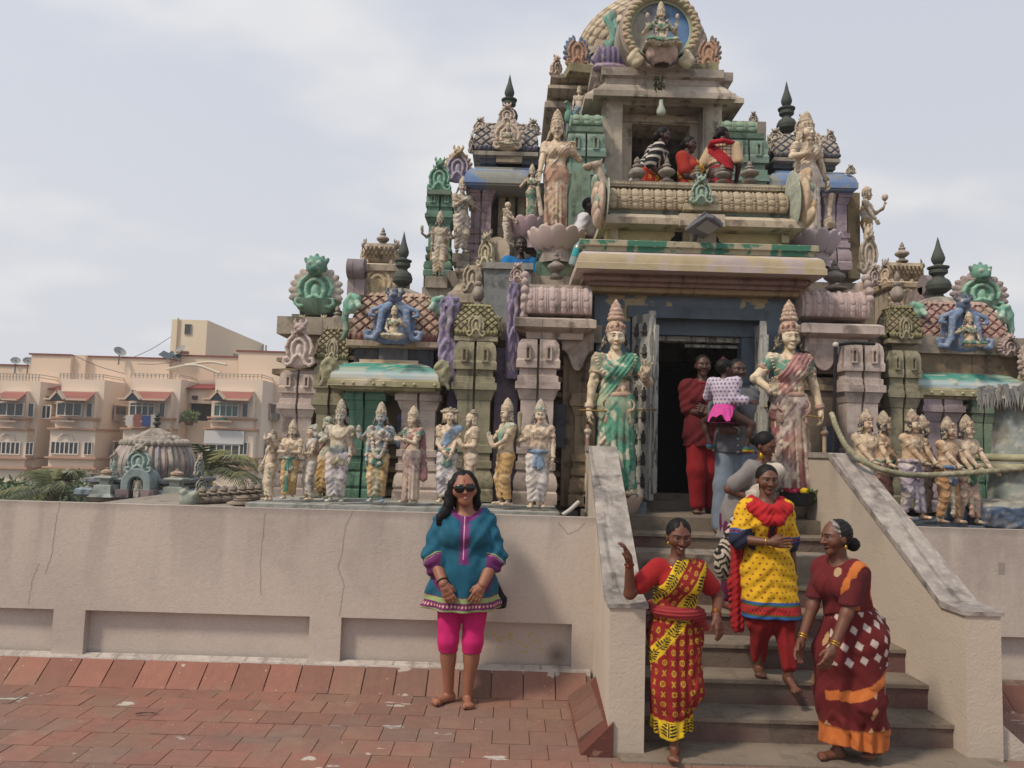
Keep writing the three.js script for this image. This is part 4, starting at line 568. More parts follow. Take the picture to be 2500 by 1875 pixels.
// ---------- upper storey: portico, vault and corner shrines ----------
{
const up=grp('upper_portico',temple),d=10.3,cream=faded('#b3a68f',0.25,'#c2b8a4');
const body=R(1472,240,1762,452,d),op=R(1519,258,1716,452,d),inn=R(1542,304,1684,452,d+0.3);
const S=new THREE.Shape([[body.x0,3.9],[body.x1,3.9],[body.x1,body.y1+0.1],[body.x0,body.y1+0.1]].map((p)=>new THREE.Vector2(...p)));S.holes.push(new THREE.Path([[op.x0,4.0],[op.x0,op.y1],[op.x1,op.y1],[op.x1,4.0]].map((p)=>new THREE.Vector2(...p))));
put('portico_wall',new Bag().add(new THREE.ExtrudeGeometry(S,{ depth: 0.3,bevelEnabled: false }),cream,tr(0,0,-d-0.3),0).geo(),M.stucco,up);
const S2=new THREE.Shape([[op.x0-0.05,3.9],[op.x1+0.05,3.9],[op.x1+0.05,op.y1+0.05],[op.x0-0.05,op.y1+0.05]].map((p)=>new THREE.Vector2(...p)));S2.holes.push(new THREE.Path([[inn.x0,4.0],[inn.x0,inn.y1],[inn.x1,inn.y1],[inn.x1,4.0]].map((p)=>new THREE.Vector2(...p))));
put('inner_wall',new Bag().add(new THREE.ExtrudeGeometry(S2,{ depth: 0.5,bevelEnabled: false }),cream,tr(0,0,-d-0.8),0).geo(),M.stucco,up);
const dk=new Bag(),roomShade='#0c0b0a';dk.box(inn.x0-0.4,inn.x1+0.4,3.9,inn.y1+0.3,-13.1,-13,roomShade);dk.box(inn.x0-0.4,inn.x1+0.4,3.9,4.1,-13,-d-0.81,roomShade);dk.box(inn.x0-0.4,inn.x1+0.4,3.9,4.05,-d-0.8,-8.7,faded('#8a8070',0.3));dk.box(inn.x0-0.5,inn.x0-0.4,3.9,inn.y1+0.3,-13,-d-0.81,roomShade);dk.box(inn.x1+0.4,inn.x1+0.5,3.9,inn.y1+0.3,-13,-d-0.81,roomShade);dk.box(inn.x0-0.4,inn.x1+0.4,inn.y1+0.3,inn.y1+0.4,-13,-d-0.81,roomShade);put('inner_room',dk.geo(),M.plain,up);  // near-black room walls: the shade inside the opening is put into their colour
const lin=R(1517,300,1718,304,d+0.05),lb=new Bag();lb.box(op.x0,op.x1,inn.y1+0.02,inn.y1+0.05,-d-0.31,-d-0.27,cream);put('lintel_band',lb.geo(),M.stucco,up);
const rel=R(1580,270,1668,303,d+0.3);put('lintel_relief',sculpt([ell(V(0,0,0),0.16,0.13,0.03,0.02,'#b0a385'),ell(V(-0.22,-0.04,0),0.1,0.06,0.03,0.02,'#b0a385'),ell(V(0.22,-0.04,0),0.1,0.06,0.03,0.02,'#b0a385'),ell(V(0,0.05,0.03),0.05,0.07,0.03,0.01,'#b0a385')],{ cell: 0.016,box: [[-0.4,-0.2,-0.06],[0.4,0.2,0.1]] }),M.sculpt,up,trs(rel.cx,rel.cy,-d-0.29,0,0,0,0.9));
// eaves
const ring_=(q,dd,back,prof,col,name)=>{ const r=R(...q,dd);put(name,new Bag().add(mould(r.x0,r.x1,-back,-dd,prof(r)),col,null,0.4).geo(),M.stucco,up);return r;};
const ec=faded('#b3a692',0.35,'#c5bbab');
const k1=(r)=>[[-0.35,r.y0+0.02],[-0.03,r.y0],[0,r.y0],[0,r.y0+r.h*0.3],[-0.02,r.y0+r.h*0.32],[-0.03,r.y0+r.h*0.4],[-0.17,r.y1],[-0.4,r.y1+0.01]];
ring_([1450,190,1797,237],10.12,11.6,k1,ec,'portico_eave');ring_([1428,205,1817,246],10.32,13.5,k1,ec,'wing_eave');
ring_([1470,166,1768,186],10.2,13.6,(r)=>[[-0.05,r.y0-0.1],[-0.05,r.y0-0.02],[0,r.y0],[0,r.y1],[-0.03,r.y1+0.01]],faded('#a1968a',0.3),'upper_slab');ring_([1444,172,1790,192],10.4,13.8,(r)=>[[-0.05,r.y0-0.1],[-0.05,r.y0-0.02],[0,r.y0],[0,r.y1],[-0.03,r.y1+0.01]],faded('#9a8e86',0.3),'upper_slab');
const bk=new Bag(),bkc=faded('#5f7f9c',0.5);const lr=R(1360,190,1450,470,11);bk.box(0.95,3.0,4.6,6.9,-13.5,-13.15,faded('#5e574d',0.3));bk.box(0.95,1.2,4.6,6.5,-13.2,-10.95,faded('#5e574d',0.3));bk.box(2.8,3.0,4.6,6.4,-13.2,-10.95,faded('#5e574d',0.3));bk.box(lr.x0+0.15,1.3,3.9,6.75,-13.5,-11.0,bkc);bk.box(2.9,3.55,3.9,6.6,-13.5,-11.0,faded('#8a8478',0.4));bk.mesh('tower_wall',up);
// eaves of the tower's left flank, coloured wall and reliefs below
const fl=new Bag();for (const [q,dd,c] of [[[1330,236,1400,262],11.2,'#a3907c'],[[1338,200,1440,216],11.0,'#b0a188'],[[1345,178,1450,190],11.0,'#9c8f7d']]) { const r=R(...q,dd);fl.add(mould(r.x0,r.x1,-13.4,-dd,[[-0.1,r.y0-0.04],[0,r.y0],[0,r.y0+r.h*0.5],[-0.1,r.y1]]),faded(c,0.4),null,0.4);} fl.mesh('flank_eave',up);
// vault with lattice, round front gable and corner ornaments
const vb=R(1410,165,1800,172,11.6);const dy=W(1556,172,12.5).y;put('dome',roundDome(1.08,1.26,0.24),M.stucco,up,tr(1.97,dy,-12.5));put('drum',new Bag().add(new THREE.CylinderGeometry(0.94,1.05,dy-6.3,40),faded('#9c8f86',0.4),tr(1.97,(dy+6.3) / 2,-12.5),0.5).geo(),M.stucco,up);
put('vault',new Bag().add(new THREE.CylinderGeometry(0.5,0.5,2.0,36).rotateX(Math.PI / 2),faded('#b9a986',0.3),tr(1.9,W(1612,78,10.15).y-0.02,-11.4),0.5).geo(),M.stucco,up);
const vf=R(1470,120,1512,165,10.6);kudu(up,{ ...R(1376,92,1440,170,10.9) },'#b98b6a','#a8795c','#4f6f8f',{ mask: false },0.25);kudu(up,{ ...R(1700,92,1758,168,10.9) },'#b08a72','#a8795c','#6d6660',{ mask: false },-0.3);
for (const q of [[1380,160,1462,180,10.85,'#8f8a52',0.2],[1690,158,1760,176,10.85,'#8f8a52',-0.2]]) { const r=R(q[0],q[1],q[2],q[3],q[4]);put('ornament_base',new Bag().add(new THREE.BoxGeometry(r.w,r.h,0.5),faded(q[5],0.3),trs(r.cx,r.cy,r.z-0.2,0,q[6],0),0).geo(),M.stucco,up);}
const ds=R(1510,-22,1714,178,10.15),dc=V(ds.cx,ds.cy,0),Rd=ds.w / 2;const md=grp('medallion',up,[ds.cx,ds.cy,-10.15]);
put('disc',new Bag().add(new THREE.CylinderGeometry(Rd*0.99,Rd*1.02,0.34,56).rotateX(Math.PI / 2),(x,y,z,nx,ny,nz)=>(Math.hypot(x,y)<Rd*0.72?mixc('#8d9aa6','#6286ad',sstep(-0.2,0.5,x+y*0.3)):faded('#a29886',0.4)(x,y,z)),tr(0,0,-0.17),0.6).geo(),M.stucco,md);
put('field',new Bag().add(new THREE.RingGeometry(0.001,Rd*0.78,48,10),(x,y)=>mulc(mixc('#a09a8c','#5f86b2',sstep(-0.25,0.3,x*0.9+y*0.2+0.3*(fbm3(x*5,y*5,1)-0.5))),0.85+0.3*fbm3(x*9,y*9,2)),tr(0,0,0.004),0).geo(),M.stucco,md);
{ const pts=[];for (let i=0;i<=40;i++) { const a = -0.72*Math.PI+i / 40*1.44*Math.PI+Math.PI / 2;pts.push(V(Math.cos(a)*Rd*0.83,Math.sin(a)*Rd*0.83,0.06));} const gb=new Bag();gb.add(tube(pts,0.06,90,8),'#a8997f',null,0.9);const cu=[];for (let i=0;i<46;i++) { const a = -0.72*Math.PI+(i+0.5) / 46*1.44*Math.PI+Math.PI / 2;gb.add(new THREE.SphereGeometry(0.05,8,6),i % 2?'#b39a86':'#a3a07e',trs(Math.cos(a)*Rd*(0.83+0.05*((i % 2)-0.5)),Math.sin(a)*Rd*(0.83+0.05*((i % 2)-0.5)),0.1,0,0,0,1,0.7,0.8),0.9);} gb.add(new THREE.TorusGeometry(Rd*0.72,0.022,8,60),'#9aa48f',tr(0,0,0.03),0.8);gb.add(new THREE.TorusGeometry(Rd*0.93,0.03,8,60),'#93897f',tr(0,0,0.02),0.8);put('garland_rim',gb.geo(),M.sculpt,md);
for (const s of [-1,1]) put('rim_scroll',sculpt(chain([V(0,0.1,0),V(s*0.06,0,0),V(s*0.0,-0.07,0.01),V(-s*0.07,-0.02,0.02),V(-s*0.03,0.03,0.03)],0.06,0.04,0.02,'#b0a582'),{ cell: 0.016,box: [[-0.2,-0.2,-0.1],[0.2,0.22,0.14]],vary: weather }),M.sculpt,md,tr(s*Rd*0.6,-Rd*0.78,0.08));}
put('seat_lotus',sculpt([...Array(9)].map((_,i)=>{ const a=(i / 8-0.5)*Math.PI;return ell(V(Math.sin(a)*0.15,0.1,Math.cos(a)*0.12),0.075,0.15,0.05,0.008,'#b8978e',[0,a,0]);}).concat([cap(V(0,-0.06,0),V(0,0.12,0),0.13,0.19,0.03,'#b39a8c'),bx(V(0,0.235,0),0.24,0.025,0.17,0.025,0.02,'#b9ab8c')]),{ cell: 0.018,box: [[-0.5,-0.16,-0.3],[0.5,0.36,0.42]],vary: weather }),M.sculpt,md,trs(0,-Rd*0.80,0.14,0,0,0,1.05,0.62,1));
{ const pe=R(1462,122,1528,165,10.4);put('purple_petals',sculpt([...Array(7)].map((_,i)=>ell(V((i-3)*0.07,0.1,0.04*Math.cos((i-3)*0.4)),0.05,0.14,0.07,0.01,'#6d6188')).concat([ell(V(0,0.06,-0.03),0.3,0.12,0.1,0.03,'#6d6188'),ell(V(0,-0.07,0),0.28,0.06,0.12,0.03,'#8c7890')]),{ cell: 0.014,box: [[-0.4,-0.18,-0.2],[0.4,0.32,0.2]],vary: weather }),M.sculpt,up,trs(pe.cx,pe.cy-0.08,pe.z,0,0.15,0,1));put('green_scroll',sculpt(chain([V(0.05,0.65,0),V(-0.1,0.5,0.05),V(0.0,0.35,0.06),V(0.02,0.15,0.05),V(-0.08,0.02,0.05),V(-0.14,0.08,0.04)],0.08,0.05,0.02,'#4f9585').concat(chain([V(0.05,0.5,0.02),V(0.1,0.3,0.04),V(0.08,0.05,0.05),V(0.14,0,0.05)],0.06,0.04,0.02,'#6aa594')),{ cell: 0.018,box: [[-0.3,-0.12,-0.12],[0.3,0.8,0.2]],vary: weather }),M.sculpt,up,trs(W(1494,118,10.7).x,W(1494,118,10.7).y,-10.75,-0.2,0.3,0,0.75,0.95,0.5));}
// green pilasters with short barrels at both sides of the portico
for (const [q,sl,ba,dd] of [[[1394,322,1466,452],[1386,306,1474,324],[1394,274,1473,308],10.0],[[1790,338,1862,455],[1766,322,1866,340],[1764,290,1852,324],10.0]]) {
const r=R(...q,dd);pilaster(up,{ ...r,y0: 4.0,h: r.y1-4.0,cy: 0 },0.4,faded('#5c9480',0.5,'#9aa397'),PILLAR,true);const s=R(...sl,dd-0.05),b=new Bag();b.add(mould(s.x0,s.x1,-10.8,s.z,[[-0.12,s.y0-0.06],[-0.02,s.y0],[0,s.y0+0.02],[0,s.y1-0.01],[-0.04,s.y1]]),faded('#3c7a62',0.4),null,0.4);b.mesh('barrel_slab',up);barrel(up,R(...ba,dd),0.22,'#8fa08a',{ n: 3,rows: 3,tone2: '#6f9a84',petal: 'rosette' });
}
const gp=R(1396,455,1440,520,9.6);put('green_pillar',new Bag().box(gp.x0,gp.x1,3.6,gp.y1+0.2,-9.9,-9.6,faded('#3f8a72',0.35)).geo(),M.stucco,up);

// upper corner shrines
const upper=(name,d,P,tones)=>{
const g=grp(name,temple),dm=R(...P.dome,d),dome=put('dome',latticeDome(dm.w,dm.w*0.9,dm.h*1.05,{ a: tones.a,g: tones.g,pitch: 0.13,band: tones.band,top: 0.5,bulge: 0.08 }),M.stucco,g,tr(dm.cx,dm.y0,dm.z-dm.w*0.45));
const fr=R(...P.finial,d+dm.w*0.45);put('lotus_cap',new Bag().add(lathe([[dm.w*0.26,-0.03],[dm.w*0.27,0.0],[dm.w*0.2,0.05],[dm.w*0.12,0.085],[0,0.1]],24),faded('#8f8c7c',0.4),null,0.5).geo(),M.stucco,dome,tr(0,dm.h-0.01,0));finial(g,dm.cx+(P.fdx||0),dm.y1+0.04,dm.z-dm.w*0.45,fr.w,fr.y1-dm.y1-0.04,'#34423c');
const s1=R(...P.slab,d-0.08),b=new Bag();b.add(mould(s1.x0,s1.x1,s1.z-1.1,s1.z,[[-0.1,s1.y0-0.02],[0,s1.y0],[0,s1.y1-0.01],[-0.02,s1.y1]]),faded('#8e8778',0.3),null,0.3);b.mesh('dome_slab',g);
const nk=R(...P.neck,d),nb=new Bag();block(nb,nk,0.8,faded('#4a586c',0.5,'#8f856e'));nb.box(nk.cx-0.17,nk.cx+0.17,nk.y0,nk.y1+0.02,nk.z-0.1,nk.z+0.06,faded('#9a8c74',0.4));nb.mesh('neck',g);
const ev=R(...P.eave,d-0.25),ew=ev.w-0.3;put('eave',new Bag().add(mould(ev.cx-ew / 2,ev.cx+ew / 2,ev.z-1.1,ev.z-0.15,kapotaProf(ev.y0,ev.h*0.88,0.15,0.35)),'#ffffff',null,0.4).geo(),M.slabBlue,g);
kudu(g,{ ...R(...P.niche,d-0.05) },'#b5a28c','#bfae98','#a8988a',{ mask: false,thick: 0.3 });kudu(g,{ cx: dm.cx,y0: dm.y1-0.02,z: dm.z-0.1,w: 0.28,h: 0.3 },'#b09d8c','#b5a595','#b09d8c',{ petals: false });
for (const s of [-1,1]) kudu(g,{ cx: dm.cx+s*dm.w*0.42,y0: dm.y1-0.14,z: dm.z-0.12,w: 0.26,h: 0.22 },'#a3988a','#b0a596','#a3988a',{ petals: false },s*0.5);
return g;
};
const UL=upper('upper_shrine',10.0,{ dome: [1160,293,1312,368],finial: [1215,180,1260,292],slab: [1157,368,1314,379],neck: [1172,379,1314,400],eave: [1134,399,1320,447],niche: [1200,296,1278,368],fdx: 0.02 },{ a: '#a9a294',g: '#35405c',band: '#3f4a68' });
const UR=upper('upper_shrine',10.2,{ dome: [1888,320,2046,384],finial: [1920,198,1968,318],slab: [1890,384,2052,394],neck: [1888,394,2040,412],eave: [1878,410,2096,457],niche: [1944,322,2010,384],fdx: -0.12 },{ a: '#aba293',g: '#353f5c',band: '#4a4f62' });
const pil=(g,q,d,c,prof=SHORT)=>pilaster(g,R(...q,d),0.4,faded(c,0.3),prof,false);
pil(UL,[1148,450,1198,650],9.95,'#9f8593');pil(UR,[2014,460,2068,660],10.1,'#9a83a0');
const ub=new Bag(),ol=faded('#8d8362',0.35);block(ub,R(1200,445,1330,640,10.25),0.6,faded('#5b4f42',0.3));for (const q of [[1215,470,1232,640],[1240,470,1256,640],[1262,460,1280,640],[1286,460,1318,640]]) block(ub,R(...q,10.12),0.1,ol);for (const q of [[1212,465,1258,478],[1260,455,1322,470],[1206,585,1300,600],[1206,610,1300,640]]) block(ub,R(...q,10.05),0.1,ol);ub.mesh('recess_wall',UL);
const uo=new Bag();block(uo,R(2070,470,2100,680,10.4),0.5,faded('#a98f4e',0.3));block(uo,R(1990,460,2016,650,10.2),0.5,faded('#6b6450',0.3));uo.mesh('recess_wall',UR);
// ledges under the upper shrine, and green pillar at its left
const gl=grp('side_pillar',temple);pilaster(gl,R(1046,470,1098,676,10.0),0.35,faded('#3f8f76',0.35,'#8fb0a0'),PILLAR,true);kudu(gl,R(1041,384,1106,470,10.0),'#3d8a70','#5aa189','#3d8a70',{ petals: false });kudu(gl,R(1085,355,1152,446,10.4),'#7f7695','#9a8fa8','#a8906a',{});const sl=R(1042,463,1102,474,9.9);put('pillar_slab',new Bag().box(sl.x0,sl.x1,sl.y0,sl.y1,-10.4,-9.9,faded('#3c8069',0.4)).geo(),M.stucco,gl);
const lg=new Bag(),sto=faded('#8f887a',0.4,'#a59c8c');for (const [q,dd] of [[[1038,674,1092,702],9.7],[[1030,702,1100,728],9.75],[[1104,618,1146,640],9.75],[[1114,638,1176,662],9.7],[[1090,662,1182,720],9.9]]) block(lg,R(...q,dd),0.6,sto);lg.mesh('stone_ledge',gl);
const cv=R(1094,660,1182,722,9.6);put('carved_block',new Bag().add(mould(cv.x0+0.1,cv.x1-0.1,cv.z-0.4,cv.z,[[0.1,cv.y0-0.1],[0.1,cv.y0],[0.04,cv.y0+0.06],[-0.02,cv.y0+0.16],[-0.03,cv.y1-0.04],[0.02,cv.y1-0.02],[0.02,cv.y1+0.02]]),faded('#a3957f',0.4),null,0.5).geo(),M.stucco,gl);kudu(gl,{ cx: cv.cx+0.08,y0: cv.y0+0.02,z: cv.z+0.04,w: 0.3,h: 0.4 },'#a3957f','#aa9c86','#a3957f',{ petals: false,mask: false,thick: 0.4 });
// blue-grey wall of the side stair, round-ended barrel with scroll face
const sw=R(1180,655,1273,780,8.6);put('stair_wall',new Bag().box(sw.x0,sw.x1+0.1,2.9,sw.y1,-9.6,-8.6,faded('#75848c',0.4,'#8d8d84')).box(sw.x0-0.02,sw.x1+0.12,sw.y1-0.01,sw.y1+0.06,-9.6,-8.57,faded('#7f8b8f',0.4)).geo(),M.stucco,gl);
{ const r=R(1166,565,1216,655,9.2);kudu(gl,r,'#a7a07a','#b5ae8a','#a59a7c',{ petals: false,thick: 0.5 },-0.45,'shell_ornament');put('shell_barrel',new Bag().add(new THREE.CylinderGeometry(0.19,0.19,0.5,20).rotateX(Math.PI / 2),faded('#a3917a',0.4),trs(r.cx+0.2,r.y0+0.2,r.z-0.25,0,-0.45,0),0.6).geo(),M.stucco,gl);}
const mp=R(1304,616,1412,646,8.7),mb=new Bag();mb.add(mould(mp.x0+0.06,mp.x1-0.04,-9.5,mp.z,[[0.0,mp.y0-0.25],[0.04,mp.y0-0.02],[0.04,mp.y0+0.02],[-0.02,mp.y0+0.04],[-0.02,mp.y1-0.05],[0.03,mp.y1-0.03],[0.03,mp.y1]]),faded('#3f7d66',0.45),null,0.4);mb.box(mp.x0-0.1,mp.x1+0.1,3.0,mp.y0-0.1,-9.6,mp.z+0.02,faded('#9a907f',0.4));mb.mesh('statue_base',gl);
const urn=(q,d,c='#8a8078')=>stoneFinial(gl,R(...q,d),c,URN);urn([1338,610,1378,680],8.0);urn([2012,632,2062,706],8.1,'#7f7a76');urn([2020,690,2068,716],7.95,'#94897f');
for (const [q,p] of [[[1536,382,1575,446],KALASHA],[[1608,384,1648,446],URN],[[1686,402,1717,446],URN],[[1745,400,1782,446],URN],[[1808,392,1852,446],URN]]) stoneFinial(porch,R(...q,8.3),'#8d8479',p);
// cream shrine with a short barrel behind the left dome, and its twin at the right
for (const q of [[[890,590,962,642],[920,555,950,604],[880,642,975,660],[872,655,985,730],9.6,'#b9a68a'],[[2172,638,2254,688],[2186,590,2218,640],[2168,686,2260,700],[2172,690,2250,800],9.8,'#b59a72']]) {
const g=grp('cream_shrine',temple),d=q[4],r=R(...q[0],d),col=faded(q[5],0.35);const b=new Bag();b.add(new THREE.CylinderGeometry(r.h*0.5,r.h*0.5,r.w,24).rotateZ(Math.PI / 2),col,trs(r.cx,r.cy,r.z-r.h*0.4,0,0,0,1,1.05,0.9),0.5);const s=R(...q[2],d-0.05);b.add(mould(s.x0,s.x1,s.z-0.5,s.z,[[-0.06,s.y0-0.02],[0,s.y0],[0.01,s.y1-0.02],[-0.02,s.y1]]),col,null,0.4);const w=R(...q[3],d);b.box(w.x0,w.x1,w.y0-0.3,w.y1+0.02,w.z-0.6,w.z-0.05,faded('#a5967f',0.35));b.mesh('vault',g);
const lat=new Bag();for (const s0 of [-1,1]) for (let i=0;i<4;i++) for (const e of [1,-1]) lat.add(new THREE.BoxGeometry(0.012,r.h*0.62,0.012),'#6a5a42',trs(r.cx+s0*r.w*0.24+(i-1.5)*0.05,r.cy,r.z+r.h*0.07,0,0,e*0.5),0);lat.mesh('lattice',g);stoneFinial(g,R(...q[1],d+0.1),'#a39789',URN);for (const s0 of [-1,1]) kudu(g,{ cx: r.cx+s0*r.w*0.52,y0: r.y0-0.04,z: r.z-0.08,w: 0.24,h: r.h*1.35 },q[5],'#b5a388','#8f8272',{ petals: false,thick: 0.2 },s0*1.0);kudu(g,{ cx: r.cx,y0: w.y1-0.42,z: w.z+0.0,w: 0.42,h: 0.45 },'#b09a6c','#b5a07c','#a5906a',{ petals: true,thick: 0.2,arch: true,mask: false });
const wn=new Bag();const sd=q[0][0]<1000?R(848,660,890,720,9.4):R(2252,700,2290,760,9.4);wn.add(new THREE.CylinderGeometry(0.12,0.12,sd.w,16).rotateZ(Math.PI / 2),faded('#7d7282',0.4),tr(sd.cx,sd.y1+0.02,sd.z),0.5);block(wn,sd,0.4,faded('#8f8087',0.4));wn.mesh('side_barrel',g);
}
// parapet figures and scrolls at the right of the tower
for (const q of [[2085,545,2150,672,9.0,'#b0a08a'],[2108,640,2150,700,8.6,'#a3948a'],[1242,640,1290,690,8.3,'#ad958e'],[2430,812,2490,872,8.0,'#9a8480'],[2478,820,2540,925,7.9,'#a08c80']]) kudu(gl,R(q[0],q[1],q[2],q[3],q[4]),q[5],q[5],q[5],{ petals: q[0]>2400,thick: 0.3 },q[0]>1900?0.3 : -0.3);
kudu(gl,R(1336,135,1376,190,11.4),'#a58f80','#b39c88','#a58f80',{ petals: false,thick: 0.4 },0.6);kudu(gl,R(1826,272,1854,308,10.2),'#8f897c','#9a9486','#8f897c',{ petals: false,thick: 0.3 },-0.4);
for (const q of [[1142,325,1162,375,10.1],[2062,402,2090,426,10],[1866,330,1886,372,10.2]]) kudu(gl,R(q[0],q[1],q[2],q[3],q[4]),'#9c9483','#a8a08e','#9c9483',{ petals: false,thick: 0.2 });
const fp=R(1336,190,1378,470,11.6);kudu(gl,{ ...R(1346,350,1382,420,10.2) },'#a09282','#ad9f8d','#a09282',{ mask: false,thick: 0.2 });
}
// ---------- figures: one skeleton for people and statues ----------
// Lengths are shares of the standing height; +z is the front, +x the viewer's right when the figure faces the viewer.
function bone2(a,target,l1,l2,hint) {   // elbow or knee for a limb from a towards target
const d=target.clone().sub(a);let L=Math.min(d.length(),(l1+l2)*0.999);d.normalize();const q=(l1*l1-l2*l2+L*L) / (2*L),h=Math.sqrt(Math.max(0,l1*l1-q*q)),n=hint.clone().addScaledVector(d,-hint.dot(d)).normalize();
return { mid: a.clone().addScaledVector(d,q).addScaledVector(n,h),end: a.clone().addScaledVector(d,L) };
}
function skeleton(o={}) {
const s={ female: 1,wide: 1,belly: 0,bust: o.female===false?0:1,head: 1,...o },hipY=0.50,J={};
J.pelvis=V(s.px||0,hipY+0.02+(s.drop||0),s.pz||0);const ty=s.turn||0,tl=s.tilt||0;
J.waist=V(J.pelvis.x+(s.lean||0)*0.3,J.pelvis.y+0.085,J.pelvis.z+(s.bend||0)*0.2);
J.chest=V(J.pelvis.x+(s.lean||0)*0.8,J.pelvis.y+0.2-Math.abs(s.bend||0)*0.15,J.pelvis.z+(s.bend||0)*0.75);
J.neck=V(J.pelvis.x+(s.lean||0)*1.1,J.pelvis.y+0.318-Math.abs(s.bend||0)*0.35,J.pelvis.z+(s.bend||0)*1.15-0.005);
const sw=(s.female?0.098:0.11)*s.wide ** 0.7*(s.shw||1),c=Math.cos(ty),q=Math.sin(ty);
for (const [k,e] of [['R',1],['L',-1]]) {
J['sh'+k]=V(J.neck.x+e*sw*c,J.neck.y-0.03-(s.slope||0)+e*tl*sw,J.neck.z-e*sw*q);J['hip'+k]=V(J.pelvis.x+e*0.052*s.wide*Math.cos(s.hipTurn||0),J.pelvis.y-0.02,J.pelvis.z-e*0.052*Math.sin(s.hipTurn||0));
const hand=s['hand'+k]||[e*(sw+0.045),0.47,0.03],arm=bone2(J['sh'+k],V(...hand),0.168,0.15,V(...(s['elbow'+k]||[e*0.6,-0.4,-0.7])));J['el'+k]=arm.mid;J['wr'+k]=arm.end;
const foot=s['foot'+k]||[J.pelvis.x+e*0.055,0.042,0],leg=bone2(J['hip'+k],V(foot[0],foot[1],foot[2]),0.232,0.232,V(...(s['knee'+k]||[e*0.15,0,1])));J['kn'+k]=leg.mid;J['an'+k]=leg.end;
}
J.head=V(J.neck.x+(s.hx||0),J.neck.y+0.104,J.neck.z+0.018+(s.hz||0));J.rot=[s.nod||0,s.yaw||0,s.roll||0];s.J=J;return s;
}
function torsoPrims(s,c) {
const J=s.J,w=s.wide,f=s.female,y=s.turn||0,P=[],cm=c;
P.push(ell(J.pelvis,0.093*w,0.075,0.07*w,0.03,cm,[0,s.hipTurn||0,0]),fcap(J.waist,J.pelvis,(f?0.066:0.078)*w,0.085*w,0.78,0.04,cm),ell(V(J.waist.x,J.waist.y-0.02,J.waist.z+0.03+0.05*s.belly),0.066*w,0.07,0.05*w+0.03*s.belly,0.04,cm),fcap(J.chest,J.waist,(f?0.082:0.096)*w,0.068*w,0.74,0.04,cm),ell(V(J.chest.x,J.chest.y+0.03,J.chest.z),(f?0.088:0.105)*w,0.085,0.062*w,0.03,cm,[0,y,0]));
P.push(cap(J.shL,J.shR,0.034*w ** 0.5,0.034*w ** 0.5,0.04,cm));
if (s.bust) for (const e of [-1,1]) P.push(ell(V(J.chest.x+e*0.043*w*Math.cos(y)+0.055*Math.sin(y),J.chest.y+0.012,J.chest.z+0.055*w*Math.cos(y)-e*0.043*Math.sin(y)),0.042*w*s.bust,0.042*s.bust,0.038*w*s.bust,0.02,cm));
else for (const e of [-1,1]) P.push(ell(V(J.chest.x+e*0.045*Math.cos(y)+0.045*Math.sin(y),J.chest.y+0.035,J.chest.z+0.045*Math.cos(y)-e*0.045*Math.sin(y)),0.046,0.032,0.024,0.02,cm));
return P;
}
const neckPrim=(s,c)=>cap(V(s.J.neck.x,s.J.neck.y-0.02,s.J.neck.z),V(s.J.head.x,s.J.head.y-0.035,s.J.head.z-0.018),0.034*(s.neckW||1),0.029*(s.neckW||1),0.02,c);
function armPrims(s,c,e,cut=1) { const J=s.J,w=s.arm||1,A=J['sh'+e],B=J['el'+e],D=J['wr'+e];return [cap(A,B,0.031*w,0.025*w,0.02,c),ell(A,0.034*w,0.036*w,0.034*w,0.02,c)].concat(cut>0.5?[cap(B,D,0.0255*w,0.0165*w,0.012,c)]:[]);}
function legPrims(s,c,e) { const J=s.J,w=s.leg||1,A=J['hip'+e],B=J['kn'+e],D=J['an'+e];return [cap(A,B,0.054*w,0.034*w,0.03,c),cap(B,D,0.033*w,0.02*w,0.02,c),ell(B.clone().lerp(D,0.3).add(V(0,0,-0.012)),0.031*w,0.06,0.03*w,0.02,c)];}
function footPrims(s,c,e) {
const an=s.J['an'+e],a=(s['toe'+e] ?? (e==='R'?0.25 : -0.25)),t=s['heel'+e]||0,D=V(Math.sin(a),0,Math.cos(a)),S=V(Math.cos(a),0,-Math.sin(a)),y=an.y-0.042,h=V(an.x,an.y-0.022,an.z).addScaledVector(D,-0.012),b=V(an.x,y+0.014-t,an.z).addScaledVector(D,0.075),P=[cap(an,h,0.02,0.02,0.015,c),fcap(h,b,0.02,0.015,1,0.015,c),cap(b.clone().addScaledVector(S,-0.014),b.clone().addScaledVector(S,0.014),0.013,0.012,0.012,c)];
const out=e==='R'?1 : -1;for (let i=0;i<5;i++) { const p=b.clone().addScaledVector(S,out*(i-1.7)*0.0105).addScaledVector(D,0.018-i*0.004);P.push(cap(b.clone().addScaledVector(S,out*(i-1.7)*0.0095),p,0.0085,0.0085-i*0.0008,0.003,c));} return P;
}
